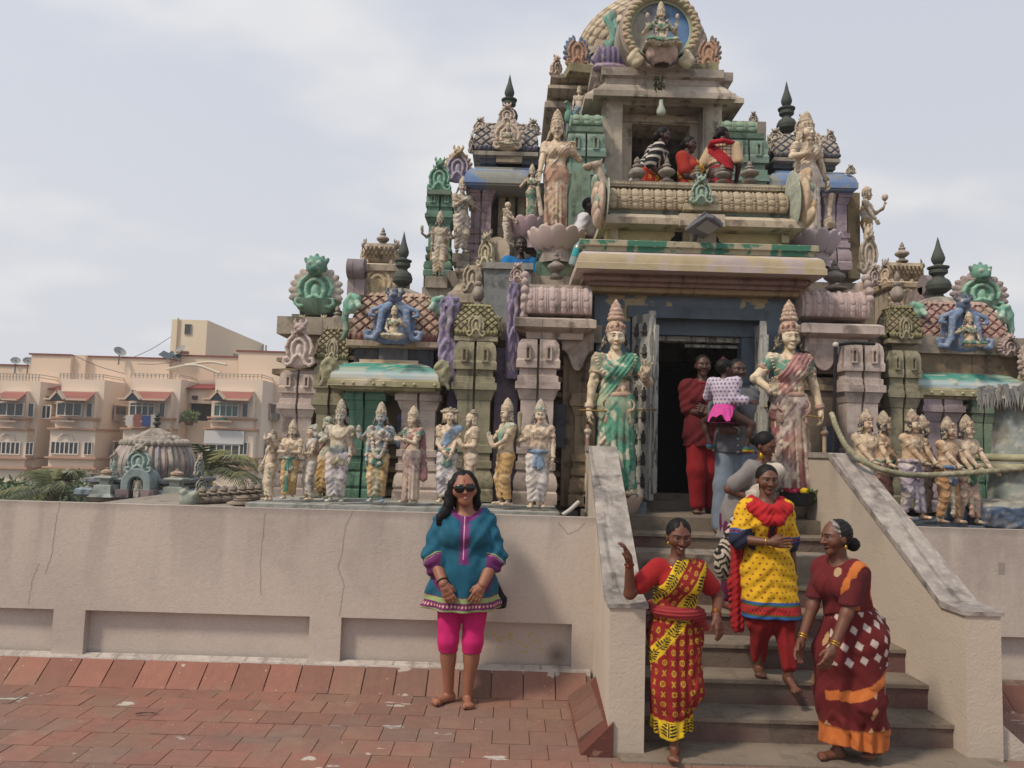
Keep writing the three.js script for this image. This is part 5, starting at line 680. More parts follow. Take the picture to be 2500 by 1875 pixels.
// hand: at the wrist, pointing along dir, palm facing n; curl 0 flat .. 1 fist; spread fans the fingers
function handPrims(w,dir,n,c,{ curl=0.35,L=0.105,spread=0.25,side=1,thumb=0.6 }={}) {
const D=dir.clone().normalize(),N=n.clone().addScaledVector(D,-n.dot(D)).normalize(),S=D.clone().cross(N).multiplyScalar(side),at=(a,b,e)=>w.clone().addScaledVector(D,a*L).addScaledVector(S,b*L).addScaledVector(N,e*L),P=[];
P.push(cap(at(0,0,0),at(0.22,0,0),0.15*L,0.17*L,0.1*L,c));for (const b of [-0.15,0,0.15]) P.push(cap(at(0.14,b*0.7,0),at(0.46,b*1.1,0.0),0.11*L,0.095*L,0.08*L,c));
const len=[0.42,0.49,0.46,0.37];
for (let i=0;i<4;i++) { const o=(i-1.5)*0.125,f=(i-1.5)*spread*0.22;let p=at(0.48,-o,0),a=curl*0.5,dx=D.clone().addScaledVector(S,-f);const l=[0.45,0.31,0.24];for (let k=0;k<3;k++) { const q=p.clone().addScaledVector(dx,Math.cos(a)*len[i]*l[k]*L).addScaledVector(N,Math.sin(a)*len[i]*l[k]*L);P.push(cap(p,q,(0.064-k*0.006)*L,(0.058-k*0.007)*L,k?0.03*L:0.05*L,c));p=q;a += curl*(0.9+0.2*k);} }
let p=at(0.12,0.14,0.03),q=at(0.30,0.14+0.2*thumb,0.08+0.1*curl),r=at(0.50,0.16+0.24*thumb-0.1*curl,0.12+0.2*curl);P.push(cap(p,q,0.085*L,0.07*L,0.06*L,c),cap(q,r,0.068*L,0.055*L,0.02*L,c));return P;
}
// head in units of its own height: y -0.5 chin .. 0.5 crown
function headPrims(o) {
const { skin,lips='#7d3b33',brow='#17110e',white='#7a6f66',iris='#1a0f0a',fat=0,nose=1,old=0,bindi,eyes=true,male }=o,P=[],e2=[-1,1];
P.push(ell(V(0,0.1,-0.05),0.335,0.395,0.4,0.05,skin),fcap(V(0,-0.02,0.08),V(0,-0.32,0.16),0.29+0.03*fat,0.165+0.05*fat,0.95,0.12,skin),ell(V(0,-0.42,0.25),0.09,0.07,0.07,0.08,skin));
for (const e of e2) { P.push(ell(V(e*0.19,-0.1,0.2),0.13+0.03*fat,0.13,0.11,0.1,skin),cap(V(e*0.05,0.115,0.335),V(e*0.23,0.11,0.25),0.045,0.035,0.06,skin));P.push({ ...ell(V(e*0.145,0.025,0.385),0.095,0.05,0.08,0.05),op: 'sub' });P.push(ell(V(e*0.335,-0.03,-0.04),0.04,0.12,0.08,0.02,skin));}
P.push(cap(V(0,0.07,0.335),V(0,-0.12,0.415+0.02*(nose-1)),0.036,0.05*nose,0.04,skin));for (const e of e2) P.push(ell(V(e*0.055,-0.125,0.375),0.042*nose,0.035,0.045,0.03,skin));
for (const e of e2) { P.push(ell(V(e*0.145,0.02,0.283),0.07,0.036,0.058,0.004,eyes?white:skin));if (eyes) { P.push({ ...ell(V(e*(0.145+(o.look||0)*0.03),0.022,0.345),0.036,0.045,0.03,0),c: iris,paint: true });P.push({ ...cap(V(e*0.075,0.035,0.335),V(e*0.225,0.035,0.28),0.017,0.017),c: brow,paint: true });} P.push({ ...cap(V(e*0.06,0.12,0.38),V(e*0.24,0.125,0.28),0.024,0.016),c: brow,paint: true,pr: 0.002 });P.push(cap(V(e*0.075,0.055,0.335),V(e*0.225,0.05,0.28),0.022,0.02,0.015,skin));}
const sm=o.smile||0;for (const e of e2) { P.push(cap(V(0,-0.235,0.365),V(e*(0.11+sm*0.03),-0.245+sm*0.035,0.31),0.028,0.014,0.012,lips),cap(V(0,-0.283,0.358),V(e*(0.1+sm*0.02),-0.262+sm*0.03,0.31),0.033,0.014,0.012,lips));}
if (o.teeth) P.push({ ...ell(V(0,-0.258,0.38),0.06,0.016,0.05),c: '#a89a8e',paint: true });
if (bindi) P.push({ ...ell(V(0,0.2,0.36),0.022,0.03,0.06),c: bindi,paint: true,pr: 0.004 });
if (o.tilak) P.push({ ...cap(V(0,0.16,0.37),V(0,0.27,0.33),0.016,0.016),c: o.tilak,paint: true,pr: 0.004 });
if (o.mustache) for (const e of e2) P.push(cap(V(0,-0.19,0.385),V(e*0.12,-0.215,0.33),0.026,0.018,0.012,o.mustache));
if (o.beard) P.push(...chain([V(-0.24,-0.12,0.14),V(-0.18,-0.36,0.2),V(0,-0.5,0.26),V(0.18,-0.36,0.2),V(0.24,-0.12,0.14)],0.08,0.08,0.05,o.beard),cap(V(0,-0.45,0.25),V(0,-0.45-0.4*(o.beardLen||1),0.22),0.13,0.05,0.08,o.beard));
return P;
}
const HEAD=0.136;
const headMatrix=(s)=>trs(s.J.head.x,s.J.head.y,s.J.head.z,s.J.rot[0],s.J.rot[1],s.J.rot[2],HEAD*s.head);
const boxOf=(prims,pad=0.03)=>{ const a=V(1e9,1e9,1e9),b=V(-1e9,-1e9,-1e9);for (const p of prims) for (const q of [p.a,p.b]) if (q) { a.min(q);b.max(q);} return [[a.x-pad,a.y-pad,a.z-pad],[b.x+pad,b.y+pad,b.z+pad]];};
const skirtPrim=(top,bot,rt,rb,depth,{ folds=11,amp=0.006,k=0.02,c,ph=0,sharp=1 }={})=>{ const dy=bot.y-top.y,r1=rt,r2=rb;return { k,c,a: top,b: bot,f(x,y,z) { let t=(y-top.y) / dy;const tc=t<0?0:t>1?1:t,cx=lerp(top.x,bot.x,tc),cz=lerp(top.z,bot.z,tc),R0=lerp(r1,r2,tc),X=x-cx,Z=(z-cz) / depth,l=Math.sqrt(X*X+Z*Z),an=Math.atan2(X,Z);let q=(l-R0-amp*tc*(sharp>1?Math.abs(Math.sin(an*folds*0.5+ph))*2-1:Math.sin(an*folds+ph+1.2*Math.sin(an*3))))*Math.min(1,depth);const v=Math.max(y-top.y,bot.y-y);return v>0?(q>0?Math.hypot(q,v):v):Math.max(q,v);} };};
// meshes parts of a figure: list of [name, prims, options, material]
function figure(o) {
const s=skeleton(o.pose),H=o.height,g=o.group,skin=o.skin,cell=(o.cell||0.008) / H,vary=o.vary,out=[];
const scaled=(geo,name,mat)=>{ geo.scale(H,H,H);return put(name,geo,mat||o.mat||M.sculpt,g);};
// body: torso, limbs, feet, hands and head joined
const P=[...torsoPrims(s,o.torsoCol||skin),neckPrim(s,skin)];for (const e of ['L','R']) { P.push(...armPrims(s,skin,e));if (!o.noLegs) P.push(...legPrims(s,skin,e));}
if (o.extraBody) P.push(...o.extraBody(s));
const feet=[];if (!o.noLegs) for (const e of ['L','R']) if (o['foot'+e]!==false) feet.push(...footPrims(s,o.footCol||skin,e));
const bodyBox=boxOf(P,0.12),gs=[sculpt(P,{ cell,box: bodyBox,vary,disp: o.bodyDisp&&((x,y,z)=>o.bodyDisp(x,y,z,s)) })];
if (feet.length) { for (const e of ['L','R']) { const f=footPrims(s,o.footCol||skin,e);gs.push(sculpt(f,{ cell: Math.min(cell,0.0042),box: boxOf(f,0.03),vary }));} }
for (const e of ['L','R']) { const h=(o['hand'+e]===undefined?{}:o['hand'+e]);if (h===null) continue;const w=s.J['wr'+e],dir=h.dir?V(...h.dir):w.clone().sub(s.J['el'+e]),n=V(...(h.palm||[e==='L'?1 : -1,0,0])),f=handPrims(w,dir,n,skin,{ side: (e==='L'?1 : -1)*(h.flip ? -1:1),...h });gs.push(sculpt(f,{ cell: o.handCell?o.handCell / H:Math.min(cell*0.55,0.0032),box: boxOf(f,0.025),vary }));}
const HM=headMatrix(s),hs=HEAD*s.head;{ const hp=headPrims({ skin,...o.face });if (o.extraHead) hp.push(...o.extraHead);const hg=sculpt(hp,{ cell: (o.headCell||0.0045) / H / hs,box: [[-0.48,-1.0,-0.5],[0.48,0.56,0.52]] });if (vary) { const c=hg.attributes.color,p=hg.attributes.position;for (let i=0;i<c.count;i++) { const v=vary([c.getX(i),c.getY(i),c.getZ(i)],p.getX(i)*hs,p.getY(i)*hs,p.getZ(i)*hs);c.setXYZ(i,...v);} } hg.applyMatrix4(HM);gs.push(hg);}
const body=scaled(join(gs),o.bodyName||'body',o.bodyMat);out.push(body);
// hair or other head pieces given in head units, clothing in figure units
for (const [name,prims,opt={},mat] of (o.headPieces||[])) { const hg=sculpt(prims,{ cell: (opt.cell||0.006) / H / hs,box: [[-0.9,-1.6,-0.95],[0.9,1.7,0.8]],vary: opt.raw?undefined:vary,...opt,...(opt.cell?{ cell: opt.cell / H / hs }:{}) });hg.applyMatrix4(HM);scaled(hg,name,mat);}
for (const piece of (o.pieces?o.pieces(s):[])) { if (!piece) continue;const [name,prims,opt={},mat]=piece;scaled(sculpt(prims,{ box: boxOf(prims,opt.pad||0.12),vary,...opt,cell: (opt.cell||o.cell||0.008) / H }),name,mat);}
return { s,g,body };
}
// jewellery as raised bands on the chest
const neckBands=(bands)=>(x,y,z,s)=>{ const n=s.J.neck,dz=z-s.J.chest.z;if (dz<0&&y<n.y-0.01) return 0;const r=Math.hypot(x-n.x,(y-n.y)*0.8),an=Math.atan2(x-n.x,n.y-y);let d=0;for (const [R0,w,a,f] of bands) d=Math.min(d,-a*sstep(w,w*0.4,Math.abs(r-R0))*(0.55+0.45*Math.sin(an*f)));return y>n.y+0.03?0:d;};
// crowns and hair in head units
const crown=(col,h=0.7,opt={})=>{ const P=[],w=opt.w||1;P.push(fcap(V(0,0.28,-0.05),V(0,0.34,-0.05),0.37*w,0.37*w,1.08,0.02,col));const lv=opt.levels||[[0.45,0.34],[0.62,0.3],[0.8,0.25],[0.95,0.2],[1.05,0.12]];for (const [t,r] of lv) P.push(ell(V(0,0.3+t*h,-0.06),r*w,0.1*h+0.06,r*w,0.025,col));P.push(ell(V(0,0.32+1.16*h,-0.06),0.05,0.09,0.05,0.02,col));for (let i = -2;i<=2;i++) { const a=i*0.5;P.push(ell(V(Math.sin(a)*0.36*w,0.4+(i?0:0.06),-0.05+Math.cos(a)*0.38*w),0.075,i?0.1:0.16,0.05,0.01,opt.gem||col));P.push(ell(V(Math.sin(a)*0.38*w,0.42,-0.05+Math.cos(a)*0.42*w),0.03,0.035,0.03,0.004,opt.jewel||col));} for (let i=0;i<14;i++) { const a=i / 14*6.283;P.push(ell(V(Math.sin(a)*0.37*w,0.27,-0.05+Math.cos(a)*0.4*w),0.035,0.035,0.035,0.006,col));} return P;};
const locks=(col,n=5,len=0.55,spread=0.16)=>{ const P=[ell(V(0,0.1,-0.12),0.37,0.37,0.36,0.03,col)];for (const e of [-1,1]) for (let i=0;i<n;i++) { const y0=0.1-i*0.02,x0=0.3+0.03*i,z0=0.02-i*0.09;P.push(...chain([V(e*x0,y0,z0),V(e*(x0+0.06),y0-len*0.35,z0),V(e*(x0+0.04+spread*0.4),y0-len*0.7,z0+0.03),V(e*(x0+spread),y0-len,z0)],0.075,0.05,0.015,col));} return P;};
const earrings=(col)=>[-1,1].map((e)=>ell(V(e*0.37,-0.2,0),0.06,0.09,0.06,0.01,col));
// ---------- statues ----------
const dirtOf=(ox)=>(c,x,y,z)=>{ const n=fbm3(x*9+ox,y*9,z*9+2,4),m=noise3(x*60+ox,y*60,z*60),k=fbm3(x*4+ox,y*4,z*4+6,3);c=chips(c,x*0.8+ox,y*0.8,z*0.8);return mulc(mixc(mixc(dusty(c,0.3),'#c0b094',0.5*sstep(0.52,0.7,k)),'#5a5146',0.5*sstep(0.55,0.75,n)),0.86+0.26*m);};
const FLESH='#c0aa8d',BONE='#bfae93';
const sashPieces=(s,col,knot=true)=>{ const J=s.J,P=[ring(V(J.pelvis.x,J.pelvis.y+0.055,J.pelvis.z),V(0,1,0),0.088*s.wide,0.02,0.01,col)];if (knot) P.push(ell(V(J.pelvis.x,J.pelvis.y+0.045,J.pelvis.z+0.09),0.03,0.028,0.022,0.01,col),...[-1,0.2,1].map((e)=>fcap(V(J.pelvis.x+e*0.01,J.pelvis.y+0.04,J.pelvis.z+0.09),V(J.pelvis.x+e*0.045,J.pelvis.y-0.12+Math.abs(e)*0.03,J.pelvis.z+0.085),0.014,0.026,0.6,0.008,col)));return P;};
const dhotiPrims=(s,col,edge,full=1)=>{ const J=s.J,P=[ell(V(J.pelvis.x,J.pelvis.y-0.005,J.pelvis.z),0.1*s.wide,0.07,0.078*s.wide,0.03,col)];for (const e of ['L','R']) { const a=J['hip'+e],b=J['kn'+e],c=J['an'+e].clone().add(V(0,0.03,0));P.push(cap(a,b,0.068*s.wide*full,0.05*full,0.03,col),cap(b,c,0.05*full,0.04*full,0.03,col));} P.push(fcap(V(J.pelvis.x,J.pelvis.y,J.pelvis.z+0.06),V((J.anL.x+J.anR.x) / 2,0.09,(J.anL.z+J.anR.z) / 2+0.05),0.02,0.03,0.7,0.02,edge||col));return P;};
const folds=(a,f,k=0.8)=>(x,y,z) => -a*(0.35+noise3(x*9+4,y*7,z*9))*Math.max(0,Math.sin(f*(y+k*Math.abs(x)+0.3*z)+6*noise3(x*11,y*8,z*11)));
const pallu=(s,col,{ from=1,w=0.035,off=0.014,hang=false }={})=>{ const J=s.J,A=from>0?J.shR:J.shL,B=V(J.pelvis.x-from*0.085,J.pelvis.y+0.06,0),dx=B.x-A.x,dy=B.y-A.y,l=Math.hypot(dx,dy),nx = -dy / l,ny=dx / l;const mid=V(A.x-from*0.03,A.y,0);return ['pallu',torsoPrims(s,col),{ off,clip: (x,y,z)=>Math.max(Math.abs((x-mid.x)*nx+(y-mid.y)*ny)-w,y-A.y-0.06,B.y-0.02-y),disp: (x,y,z)=>0.003*Math.sin(((x-mid.x)*nx+(y-mid.y)*ny)*260),col,pad: 0.14 }];};
let statueNo=0;
function statue(q) {
const d=q.d,f=W(q.px,q.foot,d),t=W(q.px,q.top,d),tot=q._h||t.y-f.y,ch=q.crownH ?? 0.6,hd=q.head ?? 1.22,H=tot / (1+(hd-1)*0.05+ch*0.95*HEAD*hd),g=thing(q.name||'painted_statue',q.label,'statue',[f.x,f.y,f.z],q.face ?? 0,q.grp);const no = ++statueNo*3.7;
const sk=q.skin||FLESH,cr=q.crownCol||'#ab9a7c',garb=q.garb||'dhoti',c1=q.c1||'#b3a48c',c2=q.c2||c1,jewel=q.jewel||'#a89474';
const disp=neckBands(q.bands||[[0.05,0.016,0.008,46],[0.105,0.02,0.011,34]]);
const S0=skeleton({ female: garb!=='dhoti'?1:0,wide: q.wide||1.05,...q.pose });
return figure({
group: g,height: H,skin: sk,torsoCol: (x,y,z)=>(disp(x,y,z,S0) < -0.0035?jewel:q.torso?(typeof q.torso==='function'?q.torso(x,y,z):q.torso):sk),vary: dirtOf(no),cell: q.cell||0.0078,headCell: q.headCell||0.0046,handCell: q.handCell||0.0048,mat: M.sculpt,bodyName: 'body',
pose: { female: garb!=='dhoti'?1:0,bust: garb==='dhoti'?0:1,head: hd,wide: q.wide||1.05,leg: 1.05,arm: q.armW||1.1,neckW: 1.1,...q.pose },bodyDisp: disp,noLegs: q.noLegs,
face: { lips: q.lips||'#94624e',brow: '#2b241e',white: '#cbbfa8',iris: '#2a221b',...q.feat },handL: q.handL,handR: q.handR,footCol: q.footCol,
headPieces: [...(q.bare?[]:[['crown',crown(cr,ch,{ gem: q.gem||cr,jewel: q.jewelCrown||cr,w: q.crownW||1 }),{ cell: 0.0065 }]]),...(q.noLocks?[]:[['hair',locks(q.hairCol||'#4a423a',4,q.lock ?? 0.5).map((p)=>p).concat(earrings(jewel)),{ cell: 0.0065,clip: (x,y,z)=>Math.max(z-0.2,y-0.42) }]]),...(q.headPieces||[])],
pieces: (s)=>{ const J=s.J,out=[],orn=(n,p,c,r=0.05)=>out.push([n,p,{ cell: 0.006,box: [[c.x-r,c.y-r,c.z-r],[c.x+r,c.y+r,c.z+r]] }]);for (const e of ['L','R']) { const A=J['sh'+e],B=J['el'+e],D=J['wr'+e];orn('armlet',[ring(A.clone().lerp(B,0.5),B.clone().sub(A),0.03,0.011,0.01,jewel),ell(A.clone().lerp(B,0.38).add(V(e==='R'?0.02 : -0.02,0,0.022)),0.018,0.022,0.014,0.006,jewel)],A.clone().lerp(B,0.5),0.06);orn('bracelet',[ring(B.clone().lerp(D,0.88),D.clone().sub(B),0.02,0.009,0.008,jewel),ring(B.clone().lerp(D,0.78),D.clone().sub(B),0.021,0.008,0.008,jewel)],B.clone().lerp(D,0.83));} if (!q.noAnklets&&!q.noLegs) for (const e of ['L','R']) orn('anklet',[ring(J['an'+e].clone().add(V(0,0.025,0)),V(0,1,0),0.024,0.009,0.004,jewel)],J['an'+e].clone().add(V(0,0.025,0)));

if (garb==='dhoti') out.push(['dhoti',dhotiPrims(s,c1,q.edge),{ clip: (x,y)=>Math.max(y-J.pelvis.y-0.075,0.06-y),disp: folds(0.007,q.foldF||90) }]);
if (garb==='sari'||garb==='skirt') out.push(['sari',[skirtPrim(V(J.pelvis.x,J.pelvis.y+0.075,J.pelvis.z),V((J.anL.x+J.anR.x) / 2,q.hem ?? 0.035,(J.anL.z+J.anR.z) / 2+0.01),0.094*s.wide,q.hemR ?? 0.098,0.9,{ folds: 15,amp: q.amp||0.009,sharp: q.amp?2:1,c: c1 }),ell(V(J.pelvis.x,J.pelvis.y,J.pelvis.z),0.112*s.wide,0.09,0.092*s.wide,0.05,c1),fcap(V(J.pelvis.x,J.pelvis.y+0.04,J.pelvis.z+0.075),V((J.anL.x+J.anR.x) / 2-0.01,0.05,J.anL.z+0.075),0.022,0.034,0.5,0.01,q.edge||c1)],{ disp: (x,y,z)=>folds(0.006,70,1.3)(x,y,z) }]);
if (q.pallu) out.push(pallu(s,q.pallu,q.palluOpt));if (q.blouse) out.push(['blouse',[...torsoPrims(s,q.blouse),...['L','R'].map((e)=>cap(J['sh'+e],J['sh'+e].clone().lerp(J['el'+e],0.45),0.037,0.034,0.02,q.blouse))],{ off: 0.004,clip: (x,y,z)=>Math.max(J.chest.y-0.035-y,y-J.neck.y+0.03-2.2*Math.max(0,Math.abs(x-J.neck.x)-0.045)-(z<J.chest.z?0.02:0)),vary: dirtOf(no) }]);
if (q.sash) out.push(['sash',sashPieces(s,q.sash),{ cell: 0.008,disp: folds(0.003,140,1.8),box: [[J.pelvis.x-0.15,J.pelvis.y-0.2,J.pelvis.z-0.14],[J.pelvis.x+0.15,J.pelvis.y+0.12,J.pelvis.z+0.17]] }]);
if (q.pieces) out.push(...q.pieces(s));return out;},
extraBody: q.extraBody,extraHead: q.extraHead,
});
}
const AN={ handL: [-0.012,0.66,0.125],handR: [0.012,0.66,0.125],elbowL: [-1,-0.6,-0.1],elbowR: [1,-0.6,-0.1] },ANH={ handL: { dir: [0.1,1,0.35],palm: [1,0,0],curl: 0.05,spread: 0 },handR: { dir: [-0.1,1,0.35],palm: [-1,0,0],curl: 0.05,spread: 0 } };
const pillarGroup='painted statues standing in a row on the wall left of the stairs';
const sw=(sx)=>({ footL: [-0.05+sx,0.042,0.02],footR: [0.06+sx,0.042,-0.01],px: 0.01,lean: 0.012 });
const staffOf=(s,x,y0,y1,z,col,r=0.012)=>['staff',[cap(V(x,y0,z),V(x,y1,z),r,r,0.004,col)],{ cell: 0.006,pad: 0.04 }];
statue({ px: 657,top: 1040,foot: 1221,d: 7.0,label: 'cream bearded sage statue at the far left end of the statue row, one hand raised',garb: 'dhoti',face: -1.1,c1: '#b9a98f',c2: '#a8977c',bare: true,hairCol: '#7d7568',feat: { beard: '#8d8577' },pose: { ...sw(0),handR: [0.08,0.9,0.12],handL: [-0.11,0.5,0.12],wide: 1.12 },handR: { dir: [0,1,0.1],palm: [0,0,1],curl: 0.2 },headPieces: [['topknot',[ell(V(0,0.52,-0.1),0.18,0.16,0.18,0.04,'#8d8373'),ring(V(0,0.38,-0.08),V(0,1,0),0.3,0.06,0.03,'#7d7464')]]],pallu: '#b5a58a' });
statue({ px: 703,top: 1026,foot: 1218,d: 6.95,label: 'statue with palms joined, yellow dhoti and green sash, second in the row from left',c1: '#b08a45',sash: '#2f7a68',pose: { ...AN,...sw(0) },...ANH,pieces: (s)=>[['sash_end',[fcap(V(s.J.pelvis.x-0.01,0.53,0.1),V(s.J.pelvis.x-0.02,0.13,0.11),0.02,0.03,0.35,0.01,'#2f7a68')],{ cell: 0.008,disp: folds(0.003,120) }]] });
statue({ px: 754,top: 1026,foot: 1220,d: 7.0,label: 'slim statue in white robes turned left, with a greenish turban',face: -1.0,c1: '#b8b0a6',pallu: '#9aa3a8',bare: true,headPieces: [['turban',[ell(V(0,0.32,-0.06),0.38,0.17,0.42,0.05,'#7d8f7c'),ell(V(0,0.52,-0.08),0.2,0.12,0.2,0.04,'#8f9c88')]]],pose: { ...sw(0),handR: [0.06,0.64,0.16],handL: [-0.08,0.42,0.06] },handR: { dir: [0,1,0.4],palm: [0,0,1],curl: 0.2 } });
statue({ px: 790,top: 1016,foot: 1216,d: 7.25,label: 'statue in maroon shawl half hidden behind the four armed figure',face: -0.5,skin: '#a9b096',c1: '#b58c3e',pallu: '#7d3f46',crownH: 0.3,crownCol: '#7f9580',pose: { ...sw(0) } });
const four=(sx,hL,hR,c)=>(s)=>{ const P=[];for (const [e,h] of [[-1,hL],[1,hR]]) { const A=e<0?s.J.shL:s.J.shR,a=V(A.x,A.y-0.01,A.z-0.03),b=bone2(a,V(...h),0.168,0.15,V(e,-0.8,-0.3));P.push(cap(a,b.mid,0.03,0.025,0.02,c),cap(b.mid,b.end,0.025,0.017,0.012,c),...handPrims(b.end,V(0,1,0.1),V(0,0,1),c,{ curl: 0.5,side: e<0?1 : -1 }),ell(b.end.clone().add(V(0,0.1,0.02)),0.028,0.04,0.02,0.01,c));} return P;};
statue({ px: 818,top: 977,foot: 1225,d: 6.85,label: 'tall four armed statue with grey blue face and ragged olive hide skirt',skin: '#a3a497',torso: (x,y,z)=>mixc('#b3aa90','#7f9196',sstep(0.66,0.56,y)),c1: '#b0a9ad',wide: 1.2,crownH: 0.75,crownCol: '#8d8672',hairCol: '#5c5a4d',pose: { ...sw(0.0),handL: [-0.11,0.68,0.16],handR: [0.15,0.47,0.05],wide: 1.15 },handL: { dir: [0,1,0.1],palm: [0,0,1],curl: 0.05 },extraBody: four(0,[-0.24,0.72,0.05],[0.24,0.72,0.05],'#93a0a0'),feat: { tilak: '#5b4a3a' },pieces: (s)=>[['hide_skirt',[skirtPrim(V(s.J.pelvis.x,0.585,0),V(s.J.pelvis.x,0.40,0.01),0.092,0.125,0.85,{ folds: 9,amp: 0.01,c: '#8b8660' })],{ disp: (x,y,z)=>0.004*noise3(x*60,y*60,z*60),clip: (x,y,z)=>0.415+0.03*Math.sin(Math.atan2(x,z)*7)-y }],['shawl',[fcap(V(0.1,0.74,0.04),V(0.17,0.56,0),0.04,0.05,0.7,0.02,'#a08674')],{ cell: 0.009 }]] });
const garlandPiece=(s,n,col)=>{ const J=s.J,pts=[];for (let i=0;i<=22;i++) { const t=i / 22,a=(t-0.5)*2;pts.push(V(J.neck.x+Math.sin(a*1.4)*0.085,J.neck.y-0.02-0.34*(1-a*a) ** 0.8+0.02,J.chest.z+0.055+0.05*(1-a*a)));} return ['garland',pts.map((p,i)=>({ ...ell(p,0.024,0.024,0.022,0.004,i % 2?col:'#a89a90'),a: p,b: p })),{ cell: 0.0075,pad: 0.05,disp: (x,y,z)=>0.006*Math.sin(x*190)*Math.sin(y*190) }];};
statue({ px: 917,top: 983,foot: 1225,d: 6.85,label: 'blue skinned statue in yellow dhoti wearing a long flower garland',skin: '#6f96ab',c1: '#b08c47',edge: '#9aa07c',sash: '#2f7b6b',crownH: 0.65,crownCol: '#9a9078',pose: { ...sw(0),handL: [-0.12,0.43,0.05],handR: [0.13,0.72,0.06] },handR: { dir: [0.3,1,0.2],palm: [0,0,1],curl: 0.6 },extraBody: (s)=>{ const a=s.J.shL,b=bone2(a,V(-0.21,0.72,0.05),0.168,0.15,V(-1,-0.8,-0.2));return [cap(a,b.mid,0.03,0.025,0.02,'#6f96ab'),cap(b.mid,b.end,0.025,0.017,0.01,'#6f96ab'),ell(b.end.clone().add(V(0,0.03,0)),0.03,0.04,0.02,0.01,'#8fa6b0')];},pieces: (s)=>[garlandPiece(s,20,'#b3a9a0')] });
statue({ px: 1002,top: 992,foot: 1227,d: 6.9,label: 'bride statue in pink sari stretching out a garland to the blue skinned figure',garb: 'sari',face: -0.55,c1: '#b39a92',edge: '#a07f7a',blouse: '#3a7a68',pallu: '#9d6b68',palluOpt: { from: 1,w: 0.04 },crownH: 0.55,pose: { female: 1,footL: [-0.03,0.042,0.05],footR: [0.05,0.042,-0.03],handL: [-0.17,0.70,0.26],handR: [0.02,0.71,0.22],yaw: -0.25 },handL: { dir: [-0.4,0.1,1],palm: [0,1,0],curl: 0.4 },pieces: (s)=>[['garland',[...Array(14)].map((_,i)=>{ const t=i / 13,p=V(-0.2-0.05*Math.sin(t*3),0.8-0.36*t,0.30+0.03*Math.sin(t*20));return { ...ell(p,0.027,0.025,0.025,0.004,i % 2?'#b3a9a0':'#9c9088'),a: p,b: p };}),{ cell: 0.008,pad: 0.05 }],['cloak',[fcap(V(0.1,0.78,-0.04),V(0.13,0.3,-0.05),0.045,0.06,0.5,0.02,'#8a5a5c')],{ cell: 0.009,disp: folds(0.004,60,2) }]] });
statue({ px: 1086,top: 982,foot: 1226,d: 6.95,label: 'three faced statue with a blue shawl and white dhoti',c1: '#b4b3ba',torso: '#c4ae8c',pallu: '#5f86a8',palluOpt: { from: 1,w: 0.055 },sash: '#3e7d76',bare: true,hairCol: '#4d473c',pose: { ...sw(0),handL: [-0.03,0.56,0.13],handR: [0.05,0.5,0.13] },extraHead: [-1,1].flatMap((e)=>[ell(V(e*0.4,0.0,-0.12),0.28,0.42,0.3,0.03,FLESH),ell(V(e*0.62,-0.06,0.05),0.06,0.09,0.08,0.03,FLESH),ell(V(e*0.5,0.05,0.14),0.05,0.03,0.03,0.01,'#5a4c3c'),ell(V(e*0.52,-0.26,0.08),0.08,0.03,0.06,0.01,'#94624e')]),headPieces: [['crown',[ell(V(0,0.36,-0.1),0.66,0.18,0.42,0.03,'#8a7f66'),ell(V(0,0.5,-0.1),0.5,0.12,0.35,0.03,'#5a5344'),ell(V(0,0.58,-0.1),0.12,0.12,0.12,0.03,'#8a7f66')],{ disp: (x,y,z)=>0.03*Math.sin(x*22)*Math.sin(y*18) }]] });
statue({ px: 1146,top: 988,foot: 1226,d: 6.95,label: 'bearded sage statue in profile holding a water pot, club at its hip',face: -1.25,c1: '#b8a58c',bare: true,feat: { beard: '#8b8272' },hairCol: '#6b6354',pose: { ...sw(0),handL: [-0.1,0.42,0.05],handR: [0.06,0.63,0.13] },handR: { dir: [0,1,0.5],palm: [-1,0,0],curl: 0.3 },headPieces: [['topknot',[ell(V(0,0.5,-0.12),0.2,0.17,0.2,0.04,'#847a68'),ring(V(0,0.4,-0.1),V(0,1,0),0.26,0.07,0.03,'#756c5b')]]],pallu: '#bda98d',pieces: (s)=>[['water_pot',[ell(V(-0.1,0.31,0.06),0.045,0.05,0.045,0.02,'#a3937c'),cap(V(-0.1,0.35,0.06),V(-0.1,0.39,0.06),0.018,0.026,0.01,'#a3937c')],{ cell: 0.007,box: [[-0.2,0.22,-0.03],[0,0.44,0.15]] }]] });
statue({ px: 1231,top: 974,foot: 1233,d: 6.9,label: 'tall statue in yellow robe seen in profile with palms joined',face: -1.15,c1: '#b0873c',torso: '#c4ad85',pallu: '#5c9c8f',palluOpt: { from: 1,w: 0.045 },crownH: 0.6,pose: { ...AN,handL: [-0.02,0.66,0.17],handR: [0.02,0.6,0.16],...sw(0) },...ANH,pieces: (s)=>[['quiver',[cap(V(0.09,0.62,-0.1),V(0.09,0.95,-0.11),0.02,0.026,0.01,'#8c8464')],{ cell: 0.008 }]] });
